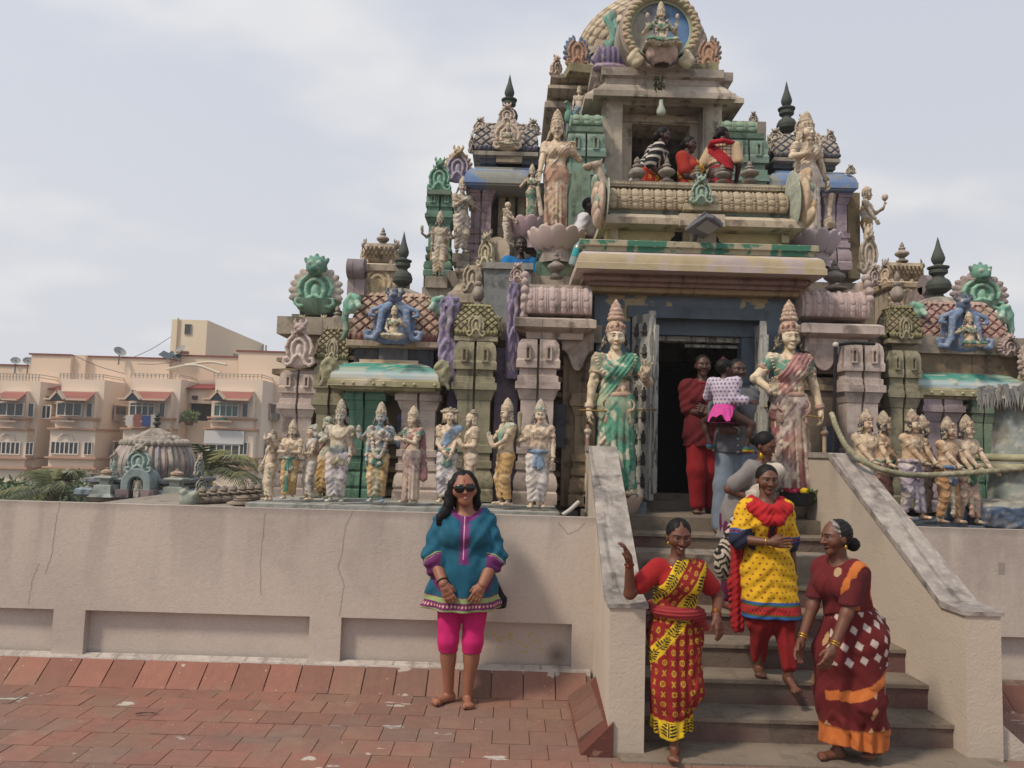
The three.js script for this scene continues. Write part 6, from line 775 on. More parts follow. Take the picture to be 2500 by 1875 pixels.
statue({ px: 1308,top: 976,foot: 1239,d: 6.85,label: 'crowned statue in white dhoti and blue sash, nearest to the staircase',c1: '#b6b3b4',sash: '#6a8eb0',crownH: 0.62,crownCol: '#a59a82',gem: '#6f9a8c',pose: { ...sw(0),handL: [-0.12,0.7,0.13],handR: [0.16,0.5,0.06],wide: 1.08 },handL: { dir: [0,1,0.1],palm: [0,0,1],curl: 0.05 },handR: { dir: [-0.3,-1,0.2],palm: [-1,0,0],curl: 0.3 },pieces: (s)=>[['waist_cloth',[skirtPrim(V(s.J.pelvis.x,0.57,0),V(s.J.pelvis.x-0.005,0.43,0.01),0.096,0.105,0.85,{ folds: 9,amp: 0.008,c: '#6a8eb0' })],{}]] });

// the row hauling the serpent, right of the stairs
const pull={ handL: [0.04,0.5,0.20],handR: [0.2,0.49,0.19],footL: [-0.07,0.042,-0.02],footR: [0.12,0.042,0.04],px: 0,lean: 0.03,yaw: 0.3 },ph={ handL: { dir: [1,-0.2,0.1],palm: [0,-1,0],curl: 0.5 },handR: { dir: [1,-0.3,0.1],palm: [0,-1,0],curl: 0.5 } };
const brown='#b38f68',hauler=(o)=>statue({ crownH: 0.55,crownCol: '#8d7a62',gem: '#96694f',skin: brown,hairCol: '#241e1b',...ph,...o,pose: { ...pull,wide: 1.12,...o.pose } });
hauler({ px: 2109,top: 1000,foot: 1262,d: 6.75,label: 'crowned statue with blue sash hauling the serpent, closest to the stair balustrade',face: 0.1,skin: '#b79b78',c1: '#a97f3f',sash: '#4f79a0' });
hauler({ px: 2157,top: 1004,foot: 1262,d: 7.05,label: 'statue in profile with green waistband hauling the serpent, second from the stairs',face: 1.0,c1: '#a8685c',sash: '#36705c' });
hauler({ px: 2223,top: 1000,foot: 1266,d: 6.8,label: 'statue in lilac trousers hauling the serpent, third from the stairs',face: 0.45,c1: '#9d94a6',sash: '#7d6f8f' });
hauler({ px: 2255,top: 1014,foot: 1268,d: 7.1,label: 'profile statue in pale pink cloth half behind the lilac one',face: 1.25,c1: '#a98d80',sash: '#4c6b48' });
hauler({ px: 2311,top: 1018,foot: 1276,d: 6.85,label: 'statue in orange dhoti with a blue sash hauling the serpent',face: 0.5,c1: '#a8753a',edge: '#a79a7c',sash: '#42688f' });
hauler({ px: 2357,top: 1014,foot: 1278,d: 6.95,label: 'pale chested statue in reddish cloth and green sash, farthest right of the haulers',face: 0.35,skin: '#b9a084',c1: '#a87f70',sash: '#2d6a4c' });
{
const P=[[2030,1010,6.95],[2045,1050,6.8],[2068,1092,6.65],[2105,1125,6.55],[2150,1145,6.5],[2205,1158,6.5],[2260,1160,6.55],[2310,1158,6.6],[2400,1152,6.6],[2500,1144,6.6],[2620,1138,6.7]].map((p)=>W(...p));const b=new Bag();b.add(tube(P,0.024,160,14),(x,y,z)=>{ const s=Math.sin(x*95)*Math.sin((y-z)*95);return weather(mulc(mixc('#8f8c66','#6c6e4c',0.5+0.5*s),0.9),x,y,z);},null,0.9);const sp=thing('stone_serpent','long olive green serpent stretched in the hands of the crowned statues','statue');b.mesh('body',sp,M.sculpt);
const mt=thing('rock_pillar','painted rock pillar wound with serpent coils at the right edge, a thatch of white foam on top','statue'),r=R(2420,1010,2620,1240,7.0),mp=[cap(V(r.cx+0.06,r.y0-0.1,-7.3),V(r.cx+0.08,r.y1+0.12,-7.3),0.27,0.2,0.05,(x,y,z)=>mixc('#6f8487','#8f948a',fbm3(x*6,y*3,z*6)))];
put('rock',sculpt(mp,{ cell: 0.022,box: [[r.cx-0.4,r.y0-0.1,-7.7],[r.cx+0.55,r.y1+0.4,-6.85]],disp: (x,y,z)=>0.09*(fbm3(x*6,y*4,z*6,3)-0.5)+0.02*Math.abs(Math.sin(x*22+5*noise3(x*3,y*5,z*3))),vary: weather }),M.sculpt,mt);for (const [y,dz] of [[1118,0],[1142,0.02]]) { const yy=W(2480,y,6.9).y;put('serpent_coil',new Bag().add(new THREE.TorusGeometry(0.3,0.036,10,50).rotateX(Math.PI / 2),(x,yv,z)=>weather(mixc('#a09a68','#8a8a66',0.5+0.5*Math.sin(Math.atan2(z,x)*60)),x,yv,z),tr(r.cx+0.03,yy,-7.3),0.9).geo(),M.sculpt,mt);}
const th=new Bag();for (let i=0;i<260;i++) { const a=rr(-1.7,1.7),y=r.y1+0.16-rr(0,0.05),R0=0.30+rr(-0.02,0.03);th.add(new THREE.ConeGeometry(0.016,rr(0.12,0.24),5),mixc('#96938a','#6f7478',rnd()),trs(r.cx+0.05+Math.sin(a)*R0,y,-7.3+Math.cos(a)*R0,Math.PI+rr(-0.2,0.1),0,rr(-0.25,0.25)),0.8);} th.add(new THREE.SphereGeometry(0.31,20,10,0,6.3,0,1.6),'#9a9a92',trs(r.cx+0.05,r.y1+0.14,-7.3,0,0,0,1,0.5,1),0.9);th.mesh('foam_fringe',mt,M.sculpt).userData.kind='stuff';
const wv=R(2425,1235,2620,1285,6.8);put('water_base',sculpt([bx(V(wv.cx+0.05,wv.cy-0.03,-7.15),0.42,0.09,0.4,0.03,0.02,'#45607f'),ell(V(wv.cx,wv.y1-0.02,-7.1),0.4,0.06,0.34,0.02,'#8a8d84')],{ cell: 0.018,box: [[wv.cx-0.55,wv.y0-0.12,-7.7],[wv.cx+0.6,wv.y1+0.15,-6.65]],disp: (x,y,z)=>0.012*Math.sin(x*40+4*noise3(x*6,y*6,z*6))*Math.sin(y*70),vary: weather }),M.sculpt,mt);
}

// door guardians, a little under life size
const guard=(o)=>statue({ name: 'guardian_statue',garb: 'sari',amp: 0.016,hemR: 0.11,crownH: 0.95,head: 1.18,crownCol: '#a5806c',gem: '#96604f',jewel: '#a5806c',jewelCrown: '#7d2f2a',skin: '#c6b28c',hairCol: '#1c1917',cell: 0.0085,headCell: 0.0055,handCell: 0.005,lips: '#b08a6a',noAnklets: true,bands: [[0.04,0.012,0.007,40],[0.075,0.012,0.008,50],[0.12,0.014,0.01,40],[0.17,0.016,0.012,30]],...o,pieces: (s)=>[['belt',[ring(V(s.J.pelvis.x,s.J.pelvis.y+0.07,s.J.pelvis.z),V(0,1,0),0.082,0.02,0.01,'#a5806c'),...[-0.06,0,0.06].flatMap((x)=>[ring(V(s.J.pelvis.x+x,s.J.pelvis.y+0.01,s.J.pelvis.z+0.085),V(0,0.2,1),0.036,0.007,0.004,'#a5806c'),fcap(V(s.J.pelvis.x+x,s.J.pelvis.y-0.02,s.J.pelvis.z+0.092),V(s.J.pelvis.x+x*1.2,s.J.pelvis.y-0.09,s.J.pelvis.z+0.085),0.01,0.013,0.6,0.004,'#a5806c')])],{ cell: 0.007,box: [[-0.16,0.38,-0.14],[0.16,0.64,0.16]] }],['sari_border',[cap(V(-0.085,0.30,0.075),V(0.08,0.5,0.085),0.016,0.014,0.004,'#9d6d5c')],{ cell: 0.007 }],['staff',[cap(V(o.staffX,0.02,0.05),V(o.staffX,0.40,0.05),0.012,0.012,0.004,'#8f6a52'),ell(V(o.staffX,0.37,0.05),0.024,0.018,0.024,0.008,'#8f6a52')],{ cell: 0.007 }]] });
guard({ px: 1497,top: 742,foot: 1206,d: 7.45,label: 'guardian statue in a green sari on the left side of the doorway, hand raised',c1: '#2c8a6b',edge: '#35977a',torso: '#c6b28c',blouse: '#2f7f66',pallu: '#2f8a6c',palluOpt: { from: 1,w: 0.045 },staffX: -0.165,pose: { female: 1,handL: [-0.175,0.42,0.06],elbowL: [-1,-0.3,-0.2],handR: [0.155,0.70,0.13],elbowR: [0.8,-1,0],footL: [-0.04,0.042,0.02],footR: [0.05,0.042,0.06],lean: -0.012,px: 0.01 },handL: { dir: [0,-1,0.1],palm: [1,0,0],curl: 0.45 },handR: { dir: [0.15,1,0.1],palm: [0,0,1],curl: 0.35,spread: 0.9 } });
guard({ px: 1930,top: 743,foot: 1206,d: 7.5,label: 'guardian statue in a faded red sari on the right side of the doorway',c1: (x,y,z)=>mixc('#864648','#ab998f',sstep(0.44,0.66,fbm3(x*16,y*7,z*16,4))),edge: '#b3aca0',torso: '#c6b28c',blouse: '#3c7f69',pallu: '#a56a68',palluOpt: { from: 1,w: 0.06 },staffX: 0.185,pose: { female: 1,handR: [0.185,0.42,0.06],elbowR: [1,-0.3,-0.2],handL: [-0.13,0.6,0.1],elbowL: [-1,-0.6,0],footL: [-0.05,0.042,0.05],footR: [0.04,0.042,0.02],px: -0.01,yaw: 0.05 },handR: { dir: [0,-1,0.1],palm: [-1,0,0],curl: 0.45 },handL: { dir: [-0.2,1,0.2],palm: [0,0,1],curl: 0.3 } });
const lotus=(name,label,px,top,d,w,h,col,grp_)=>{ const p=W(px,top,d),t=thing(name,label,'pedestal',[p.x,p.y-h,p.z],0,grp_);for (let i=0;i<12;i++) { const a=i / 12*6.283;put('petal',lotusG,M.sculpt,t,trs(Math.sin(a)*w*0.3,h*0.12,Math.cos(a)*w*0.3,0,a,0,w,h,w)).material=M['lotus'+col]||(M['lotus'+col]=std({ color: new THREE.Color(...dusty(col,0.2)),map: rep(texStucco,3),roughness: 0.9 }));} put('core',new Bag().add(lathe([[w*0.32,-0.12],[w*0.3,0],[w*0.42,h*0.9],[w*0.42,h],[0,h]],24),faded(col,0.3),null,0.5).geo(),M.stucco,t);return t;};
const lotusG=sculpt([ell(V(0,0.42,0.12),0.17,0.5,0.06,0.02,'#fff',[0.22,0,0])],{ cell: 0.035,box: [[-0.3,-0.2,-0.2],[0.3,1.1,0.45]] });
lotus('lotus_pedestal','pale lotus block under the feet of the green guardian statue',1510,1206,7.42,0.42,0.22,'#b39a8a');lotus('lotus_pedestal','lotus block below the red guardian statue, beside the flower basket',1925,1206,7.48,0.42,0.22,'#a3927f');
{ const p=W(1530,1262,7.5),t=thing('lotus_plinth','chipped blue concrete block under the lotus of the green guardian','plinth',[p.x,1.12,p.z]);put('block',new Bag().box(-0.22,0.16,0,0.22,-0.3,0.14,faded('#5f7684',0.5,'#96917f')).box(-0.24,0.2,-0.02,0.09,-0.3,0.2,faded('#6b7f86',0.6,'#96917f')).geo(),M.stucco,t);const p2=W(1940,1275,7.5),t2=thing('lotus_plinth','stone block under the lotus of the red guardian','plinth',[p2.x,1.12,p2.z]);put('block',new Bag().box(-0.2,0.22,0,0.2,-0.3,0.14,faded('#8f897d',0.5)).geo(),M.stucco,t2);}
// figures of the upper storey
statue({ px: 1354,top: 272,foot: 565,d: 8.75,name: 'goddess_statue',label: 'large sandy goddess statue on a lotus left of the balcony, pouring from a pot',garb: 'sari',c1: '#ad8468',edge: '#b8a184',blouse: '#b9a488',pallu: '#b39a7d',palluOpt: { from: 1,w: 0.05 },skin: '#c0aa8b',crownH: 0.8,crownCol: '#ad977b',jewel: '#b19a7c',hairCol: '#8a7863',head: 1.25,cell: 0.0095,headCell: 0.006,handCell: 0.006,pose: { female: 1,wide: 1.1,footL: [-0.04,0.042,0.02],footR: [0.05,0.042,0.02],handL: [-0.17,0.42,0.12],handR: [0.14,0.72,0.13],elbowR: [0.9,-1,0] },handR: { dir: [0,1,0.1],palm: [0,0,1],curl: 0.9 },handL: { dir: [-0.2,-1,0.2],palm: [0,0,1],curl: 0.5 },pieces: (s)=>[['poured_water',[cap(V(-0.17,0.36,0.13),V(-0.13,0.1,0.16),0.018,0.022,0.01,'#a9977f')],{ cell: 0.009 }]] });
lotus('lotus_pedestal','large pale lotus under the sandy goddess statue left of the balcony',1360,566,8.75,0.62,0.26,'#b3a09a');
statue({ px: 1962,top: 275,foot: 574,d: 8.65,name: 'goddess_statue',label: 'large sandy crowned statue right of the balcony with palm raised and pot in hand',garb: 'sari',face: 0.3,c1: '#b3a79c',blouse: '#b7a489',pallu: '#b5a58d',skin: '#bfab8f',crownH: 0.75,crownCol: '#a8957a',hairCol: '#93836c',head: 1.25,cell: 0.0095,headCell: 0.006,handCell: 0.006,pose: { female: 1,wide: 1.15,footL: [0.01,0.042,0.02],footR: [0.08,0.042,0.0],px: 0.03,handL: [-0.05,0.7,0.15],handR: [0.24,0.43,0.05],elbowL: [-1,-0.8,0],yaw: 0.1 },handL: { dir: [0,1,0.2],palm: [0,0,1],curl: 0.05 },handR: { dir: [0.1,-1,0.1],palm: [-1,0,0],curl: 0.5 },pieces: (s)=>[['pot',[cap(V(0.25,0.37,0.06),V(0.21,0.14,0.08),0.03,0.022,0.01,'#8d7c68'),ell(V(0.2,0.09,0.09),0.06,0.065,0.06,0.02,'#94826d')],{ cell: 0.009,pad: 0.1 }]] });
lotus('lotus_pedestal','lilac grey lotus under the crowned statue right of the balcony',1985,574,8.6,0.55,0.26,'#a39aa3');
statue({ px: 1296,top: 402,foot: 538,d: 9.75,label: 'small goddess statue in dark green on a lotus seat, behind the large goddess',garb: 'sari',c1: '#3d7763',blouse: '#336a58',skin: '#bda98c',crownH: 0.7,pose: { female: 1,handL: [-0.13,0.74,0.08],handR: [0.04,0.62,0.12] },handL: { dir: [0,1,0.1],palm: [0,0,1] } });lotus('lotus_pedestal','pink lotus bowl under the small green goddess',1296,540,9.72,0.55,0.26,'#a88f96');
statue({ px: 1236,top: 494,foot: 606,d: 9.55,label: 'shaven headed monk statue in pale cloth facing right on the ledge',face: 1.0,c1: '#b8aa98',skin: '#b9a68b',bare: true,noLocks: true,noAnklets: true,crownH: 0,pallu: '#b3a590',bands: [],pose: { handL: [-0.02,0.6,0.2],handR: [0.02,0.58,0.2] } });
statue({ px: 1070,top: 516,foot: 674,d: 9.55,label: 'dark faced four armed statue in orange cape before the green pillar',skin: '#7d7468',torso: '#9c9284',c1: '#b3a99a',edge: '#a8884f',crownH: 0.7,crownCol: '#9a9076',pose: { handL: [-0.12,0.47,0.06],handR: [0.14,0.62,0.12] },extraBody: four(0,[-0.3,0.72,0.04],[0.27,0.70,0.04],'#857c6f'),pieces: (s)=>[['cape',[fcap(V(0.1,0.76,-0.03),V(0.11,0.3,-0.04),0.045,0.05,0.6,0.02,'#a37a3d'),fcap(V(-0.1,0.76,-0.03),V(-0.11,0.3,-0.04),0.045,0.05,0.6,0.02,'#a37a3d')],{ cell: 0.01 }]] });
statue({ px: 1124,top: 432,foot: 618,d: 9.85,label: 'grey statue group of a deity playing a flute beside the purple pillar',face: 0.4,skin: '#a39c90',c1: '#a9a198',pallu: '#6f8f88',crownH: 0.6,pose: { handL: [-0.04,0.72,0.14],handR: [0.14,0.66,0.1],yaw: -0.3 },pieces: (s)=>[['flute',[cap(V(-0.14,0.77,0.13),V(0.24,0.62,0.12),0.012,0.012,0.004,'#8f8672')],{ cell: 0.008 }]] });
statue({ px: 2116,top: 455,foot: 628,d: 10.3,label: 'statue in yellow robe seen from the side at the right flank, holding up a bud',face: 1.0,skin: '#b3a38f',c1: '#a9853f',crownH: 0.4,pallu: '#b3a898',pose: { handR: [0.1,0.74,0.22],handL: [-0.1,0.5,0.15] },handR: { dir: [0,1,0.2],palm: [0,0,1],curl: 0.7 },pieces: (s)=>[['bud',[ell(V(0.1,0.9,0.24),0.045,0.055,0.045,0.01,'#a3978a'),cap(V(0.1,0.78,0.23),V(0.1,0.86,0.24),0.012,0.012,0.01,'#a3978a')],{ cell: 0.009 }]] });
statue({ px: 1412,top: 210,foot: 310,d: 10.85,label: 'small crowned relief figure on the blue flank wall of the tower',skin: '#b5a896',c1: '#7d8f9a',crownH: 0.6,pose: {} });
{ const p=W(1388,285,10.7),t=thing('peacock_relief','green peacock ornament on the flank of the tower','ornament',[p.x,p.y,p.z]);put('bird',sculpt([ell(V(0,0,0),0.12,0.2,0.1,0.04,'#3f8a74'),cap(V(0.02,0.15,0),V(-0.06,0.34,0.05),0.06,0.045,0.03,'#3f8a74'),ell(V(-0.07,0.38,0.06),0.06,0.055,0.06,0.02,'#3f8a74'),cap(V(-0.1,0.37,0.08),V(-0.17,0.34,0.1),0.03,0.01,0.02,'#8c8a5c'),...[0,1,2,3].map((i)=>cap(V(0.05,-0.05,-0.02),V(0.2+0.03*i,-0.2+i*0.16,-0.05),0.06,0.05,0.02,i % 2?'#4b7fa0':'#3f8a74'))],{ cell: 0.018,box: [[-0.3,-0.4,-0.2],[0.42,0.55,0.25]],vary: weather }),M.sculpt,t).scale.setScalar(0.5);}
// seated goddesses in the niches and the medallion
const seated=(o)=>{ const dr = -0.415;const f=W(o.px,o.foot,o.d),t=W(o.px,o.top,o.d),tot=t.y-f.y,ch=o.crownH ?? 0.55,full=0.585+0.03+ch*0.95*HEAD*1.25+0.01,H=tot / full;const h=H*(1+0.25*0.05+ch*0.95*HEAD*1.22);const q={ ...o };return statue({ ...q,foot: o.foot,_h: h,garb: 'dhoti',head: 1.22,crownH: ch,noAnklets: true,pose: { female: 1,bust: 1,drop: dr,footL: [0.05,0.06,0.12],footR: [-0.05,0.055,0.14],kneeL: [-1.6,0.05,0.15],kneeR: [1.6,0.05,0.15],handL: [-0.1,0.2,0.14],handR: [0.1,0.2,0.14],toeL: 1.3,toeR: -1.3,...o.pose } });};

const palmUp={ handL: { dir: [-0.1,1,0.2],palm: [0,0,1],curl: 0.3 },handR: { dir: [0.1,1,0.2],palm: [0,0,1],curl: 0.3 } };
seated({ px: 960,top: 742,foot: 831,d: 7.5,name: 'seated_goddess',label: 'small seated goddess with green blouse in the blue niche of the left dome',c1: '#a9a384',blouse: '#2f6a55',skin: '#bfa888',pose: { handR: [0.15,0.32,0.1],handL: [-0.09,0.16,0.12] },handR: palmUp.handR });
seated({ px: 2366,top: 758,foot: 851,d: 7.84,name: 'seated_goddess',label: 'small seated goddess in green in the blue niche of the right dome',c1: '#2f6f58',blouse: '#2f6a55',skin: '#bfa27c',pose: { handR: [0.14,0.16,0.1],handL: [-0.15,0.33,0.1] },handL: palmUp.handL });
seated({ px: 1238,top: 296,foot: 366,d: 9.8,name: 'seated_goddess',label: 'weathered mossy seated goddess on the upper left dome',c1: '#5f6f54',blouse: '#6b755c',skin: '#aea189',pose: {} });
seated({ px: 1990,top: 333,foot: 384,d: 10.0,name: 'seated_goddess',label: 'weathered seated goddess on the upper right dome behind the large statue',c1: '#5f6f54',blouse: '#8a8772',skin: '#aea189',pose: {} });
seated({ px: 1612,top: 2,foot: 126,d: 9.9,name: 'seated_goddess',label: 'seated goddess raising two lotus buds inside the round medallion on top',c1: '#4c8a6d',blouse: '#3d7a62',skin: '#b5a88a',crownH: 0.8,crownCol: '#a89f80',pose: { handL: [-0.2,0.3,0.1],handR: [0.2,0.3,0.1] },...palmUp,pieces: (s)=>[garlandPiece(s,20,'#a88f80'),...[-0.21,0.21].map((x)=>['lotus_bud',[ell(V(x,0.45,0.13),0.026,0.045,0.026,0.01,'#b08f8a')],{ cell: 0.008,box: [[x-0.06,0.36,0.06],[x+0.06,0.52,0.2]] }])] });
// ---------- people ----------
const CL=M.cloth,wrk=(a,f,seed=0)=>(x,y,z) => -a*(fbm3(x*f+seed,y*f*0.55,z*f,3)-0.5)*2;
const clothVar=(k=0.12)=>(c,x,y,z)=>mulc(c,1-k+2*k*fbm3(x*50,y*50,z*50,2));
const skinVar=(c,x,y,z)=>mulc(c,0.9+0.2*fbm3(x*40,y*40,z*40,2));
const legCover=(s,c,r=0.066,low=0.5)=>['L','R'].flatMap((e)=>{ const K=s.J['kn'+e],A=s.J['an'+e];return [cap(s.J['hip'+e],K,r*1.1,r,0.05,c),...(low?[cap(K,K.clone().lerp(A,low),r,r*0.75,0.05,c)]:[])];});
function person(q) {
const g=thing('person',q.label,'person',q.at,q.face||0,q.grp);
return figure({ group: g,height: q.h,skin: q.skin,cell: q.cell||0.0078,headCell: q.headCell||0.0042,handCell: 0.0042,mat: M.skin,bodyMat: M.skin,bodyName: 'body',vary: skinVar,...q,pose: { head: 1.04,...q.pose },face: { lips: q.lips||'#5a2a26',...q.feat },pieces: (s)=>q.wear(s).map(([n,p,o={},m])=>[n,p,{ vary: clothVar(),...o },m||CL]),headPieces: (q.hair||[]).map(([n,p,o={},m])=>[n,p,{ raw: true,...o },m||M.hair]) });
}
const bluntHair=(col,o={})=>[ell(V(0,0.13,-0.09),0.375,0.41,0.41,0.02,col),...(o.extra||[])],faceCut=(lo=0.27)=>(x,y,z)=>Math.max(0.02-Math.hypot(x / 0.95,(y-(lo-0.42)) / 1.15)+0.36,0)*0+Math.max(-(Math.hypot(x*1.12,(y+0.12)*0.86,z-0.42)-0.41),-0.24-y+(z < -0.05 ? -0.2:0));
const sleeves=(s,col,t,r=0.04,r2=0.036,fore=0)=>['L','R'].flatMap((e)=>{ r *= 0.97;const A=s.J['sh'+e],B=s.J['el'+e],D=s.J['wr'+e];return fore?[cap(A,B,r,r2,0.015,col),cap(B,B.clone().lerp(D,fore),r2,r2*0.92,0.012,col)]:[cap(A,A.clone().lerp(B,t),r,r2,0.015,col)];});
const alongArm=(s,x,y,z)=>{ let best=9,t=0;for (const e of ['L','R']) { const P=[s.J['sh'+e],s.J['el'+e],s.J['wr'+e]];for (let i=0;i<2;i++) { const a=P[i],b=P[i+1],dx=b.x-a.x,dy=b.y-a.y,dz=b.z-a.z,u=clamp(((x-a.x)*dx+(y-a.y)*dy+(z-a.z)*dz) / (dx*dx+dy*dy+dz*dz)),q=Math.hypot(x-a.x-dx*u,y-a.y-dy*u,z-a.z-dz*u);if (q<best) { best=q;t=i+u;} } } return [best,t];};
const neckCut=(s,y0,r)=>(x,y,z)=>Math.max(r-Math.hypot(x-s.J.neck.x,(y-s.J.neck.y-y0)*0.9,(z-s.J.neck.z)*0.55));
const bangles=(s,e,col,n=2)=>['bangle',[...Array(n)].map((_,i)=>ring(s.J['el'+e].clone().lerp(s.J['wr'+e],0.9-i*0.07),s.J['wr'+e].clone().sub(s.J['el'+e]),0.0185*(s.arm||1),0.0035,0.001,col)),{ cell: 0.0035,vary: undefined,box: (()=>{ const w=s.J['wr'+e];return [[w.x-0.06,w.y-0.06,w.z-0.07],[w.x+0.06,w.y+0.06,w.z+0.06]];})() },M.gold];

// 1 woman in turquoise against the wall
{
const teal='#0d5167',pur='#5c1f57',grn='#8b9a66',kcol=(s)=>(x,y,z)=>{
const J=s.J,[ad,at]=alongArm(s,x,y,z);const hem=0.405+0.02*Math.abs(x);
if (ad<0.06&&Math.abs(x-J.chest.x)>0.1&&at>1.02) { const k=at-0.05;return k<1.08?teal:k<1.115?grn:k<1.16?pur:k<1.17?'#b58f85':pur;}
const hy=y-hem;if (hy<0.068&&Math.abs(x)<0.3) { if (z < -0.04&&x>0.1) return '#131018';if (hy>0.064) return pur;if (hy>0.043) return grn;if (hy>0.039) return pur;if (hy>0.016) { const a=Math.atan2(x,z+0.05)*34;return Math.hypot(Math.sin(a),(hy-0.0275)*120)<0.75?'#c59c92':'#6b2a55';} if (hy>0.012) return pur;return grn;}
const nx=x-J.neck.x;if (z>0&&Math.abs(nx+0.003)<0.0022&&y<J.neck.y&&y>0.635) return '#d9a3b0';if (z>0&&y>0.615&&Math.abs(nx)<0.02+0.006*Math.sin(y*420)) return noise3(x*400,y*400,1)>0.25?'#6f1f63':teal;if (Math.hypot(nx,(y-J.neck.y-0.04)*0.9,(z-J.neck.z)*0.55)<0.082+0.004*Math.sin(Math.atan2(nx,y-J.neck.y)*30)) return '#6f1f63';return teal;
};
person({ at: [W(1122,1722,5.78).x,0.0,-5.78],h: 1.6,face: 0.03,skin: '#8a5b45',label: 'woman in turquoise kurta, pink leggings and sunglasses leaning on the plaster wall',lips: '#8a3f3c',cell: 0.0062,
pose: { female: 1,wide: 1.13,shw: 0.82,slope: 0.012,bust: 1.12,belly: 0.15,arm: 1.3,leg: 1.08,head: 1.12,neckW: 1.25,handL: [-0.085,0.535,0.13],handR: [0.085,0.535,0.13],elbowL: [-1,-0.2,-0.6],elbowR: [1,-0.2,-0.6],footL: [-0.05,0.042,0.01],footR: [0.034,0.042,0.03],toeL: -0.75,toeR: 0.08,hz: 0.01,roll: 0.1,hx: -0.012,yaw: 0.1 },handL: { dir: [0.5,-1,0.15],palm: [0.2,0,-1],curl: 0.25,L: 0.1 },handR: { dir: [-0.5,-1,0.15],palm: [-0.2,0,-1],curl: 0.25,L: 0.1 },
feat: { smile: 1,fat: 1,tilak: '#7a1c14',teeth: true,nose: 1.1 },
hair: [['hair',[ell(V(0,0.13,-0.1),0.385,0.42,0.4,0.03,'#0e0b0b'),...chain([V(-0.3,0.15,0),V(-0.4,-0.15,-0.02),V(-0.46,-0.42,0.02),V(-0.62,-0.7,0.06),V(-0.85,-0.86,0.08)],0.17,0.13,0.08,'#0e0b0b'),...chain([V(-0.3,-0.1,-0.15),V(-0.5,-0.5,-0.1),V(-0.6,-0.85,-0.02),V(-0.75,-0.98,0.1)],0.17,0.1,0.08,'#100d0d'),...chain([V(0.3,0.15,0),V(0.38,-0.12,-0.04),V(0.36,-0.45,-0.08),V(0.3,-0.75,-0.1)],0.13,0.09,0.08,'#0e0b0b'),ell(V(0,-0.3,-0.28),0.36,0.5,0.2,0.06,'#0e0b0b')],{ clip: (x,y,z)=>0.415-Math.hypot(x*1.25,(y+0.06)*0.8,z-0.46),disp: (x,y,z)=>0.014*Math.sin(x*26+y*7+4*noise3(x*3,y*3,z*3)),cell: 0.0055 }],['sunglasses',[-1,1].flatMap((e)=>[ell(V(e*0.165,0.015,0.395),0.155,0.12,0.045,0.01,'#060606',[0,e*0.3,0]),cap(V(e*0.3,0.06,0.34),V(e*0.36,0.03,0.0),0.025,0.02,0.01,'#060606')]).concat([cap(V(-0.06,0.05,0.43),V(0.06,0.05,0.43),0.025,0.025,0.01,'#060606')]),{ cell: 0.0034,vary: undefined,box: [[-0.46,-0.2,-0.1],[0.46,0.22,0.52]] },M.gloss]],
wear: (s)=>{ const J=s.J;return [['kurta',[...torsoPrims(s,kcol(s)),...sleeves(s,kcol(s),1,0.046,0.042,0.2),skirtPrim(V(J.waist.x,J.waist.y+0.05,J.waist.z+0.01),V(J.pelvis.x-0.014,0.4,0.0),0.092,0.163,0.7,{ folds: 9,amp: 0.012,c: kcol(s),k: 0.06 })],{ cell: 0.005,off: 0.011,clip: (x,y,z)=>Math.max(neckCut(s,0.04,0.062)(x,y,z),0.407+0.03*Math.abs(x)-y),disp: (x,y,z)=>wrk(0.008,13)(x,y,z)+0.0035*Math.sin((y+0.5*Math.abs(x))*110+7*noise3(x*9,y*9,1))*sstep(0.09,0.15,Math.abs(x))+0.003*Math.sin((y-1.4*Math.abs(x))*70+5*noise3(x*7,y*7,3))*sstep(0.55,0.7,y) }],['leggings',['L','R'].flatMap((e)=>legPrims(s,'#b51560',e).slice(0,3)).concat([ell(J.pelvis,0.1*s.wide,0.06,0.08*s.wide,0.01,'#b51560')]),{ off: 0.006,clip: (x,y)=>Math.max(0.222-y,y-0.55),disp: wrk(0.003,30) }],['dupatta_end',[fcap(V(0.12,0.56,-0.04),V(0.155,0.44,-0.05),0.016,0.038,0.3,0.02,'#15121c'),bx(V(0.155,0.425,-0.05),0.036,0.02,0.006,0.005,0.02,'#15121c')],{ cell: 0.006 }],['wrist_band',[ring(J.elL.clone().lerp(J.wrL,0.93),J.wrL.clone().sub(J.elL),0.0235,0.0035,0.001,'#0c0a0a')],{ cell: 0.0035,box: [[J.wrL.x-0.06,J.wrL.y-0.05,J.wrL.z-0.07],[J.wrL.x+0.06,J.wrL.y+0.07,J.wrL.z+0.05]] }],['ear_stud',[ell(V(J.head.x-0.049,J.head.y-0.03,J.head.z),0.005,0.006,0.005,0.001,'#b9b3a6')],{ cell: 0.003,box: [[J.head.x-0.07,J.head.y-0.05,J.head.z-0.02],[J.head.x-0.03,J.head.y,J.head.z+0.02]] }]];} });
}
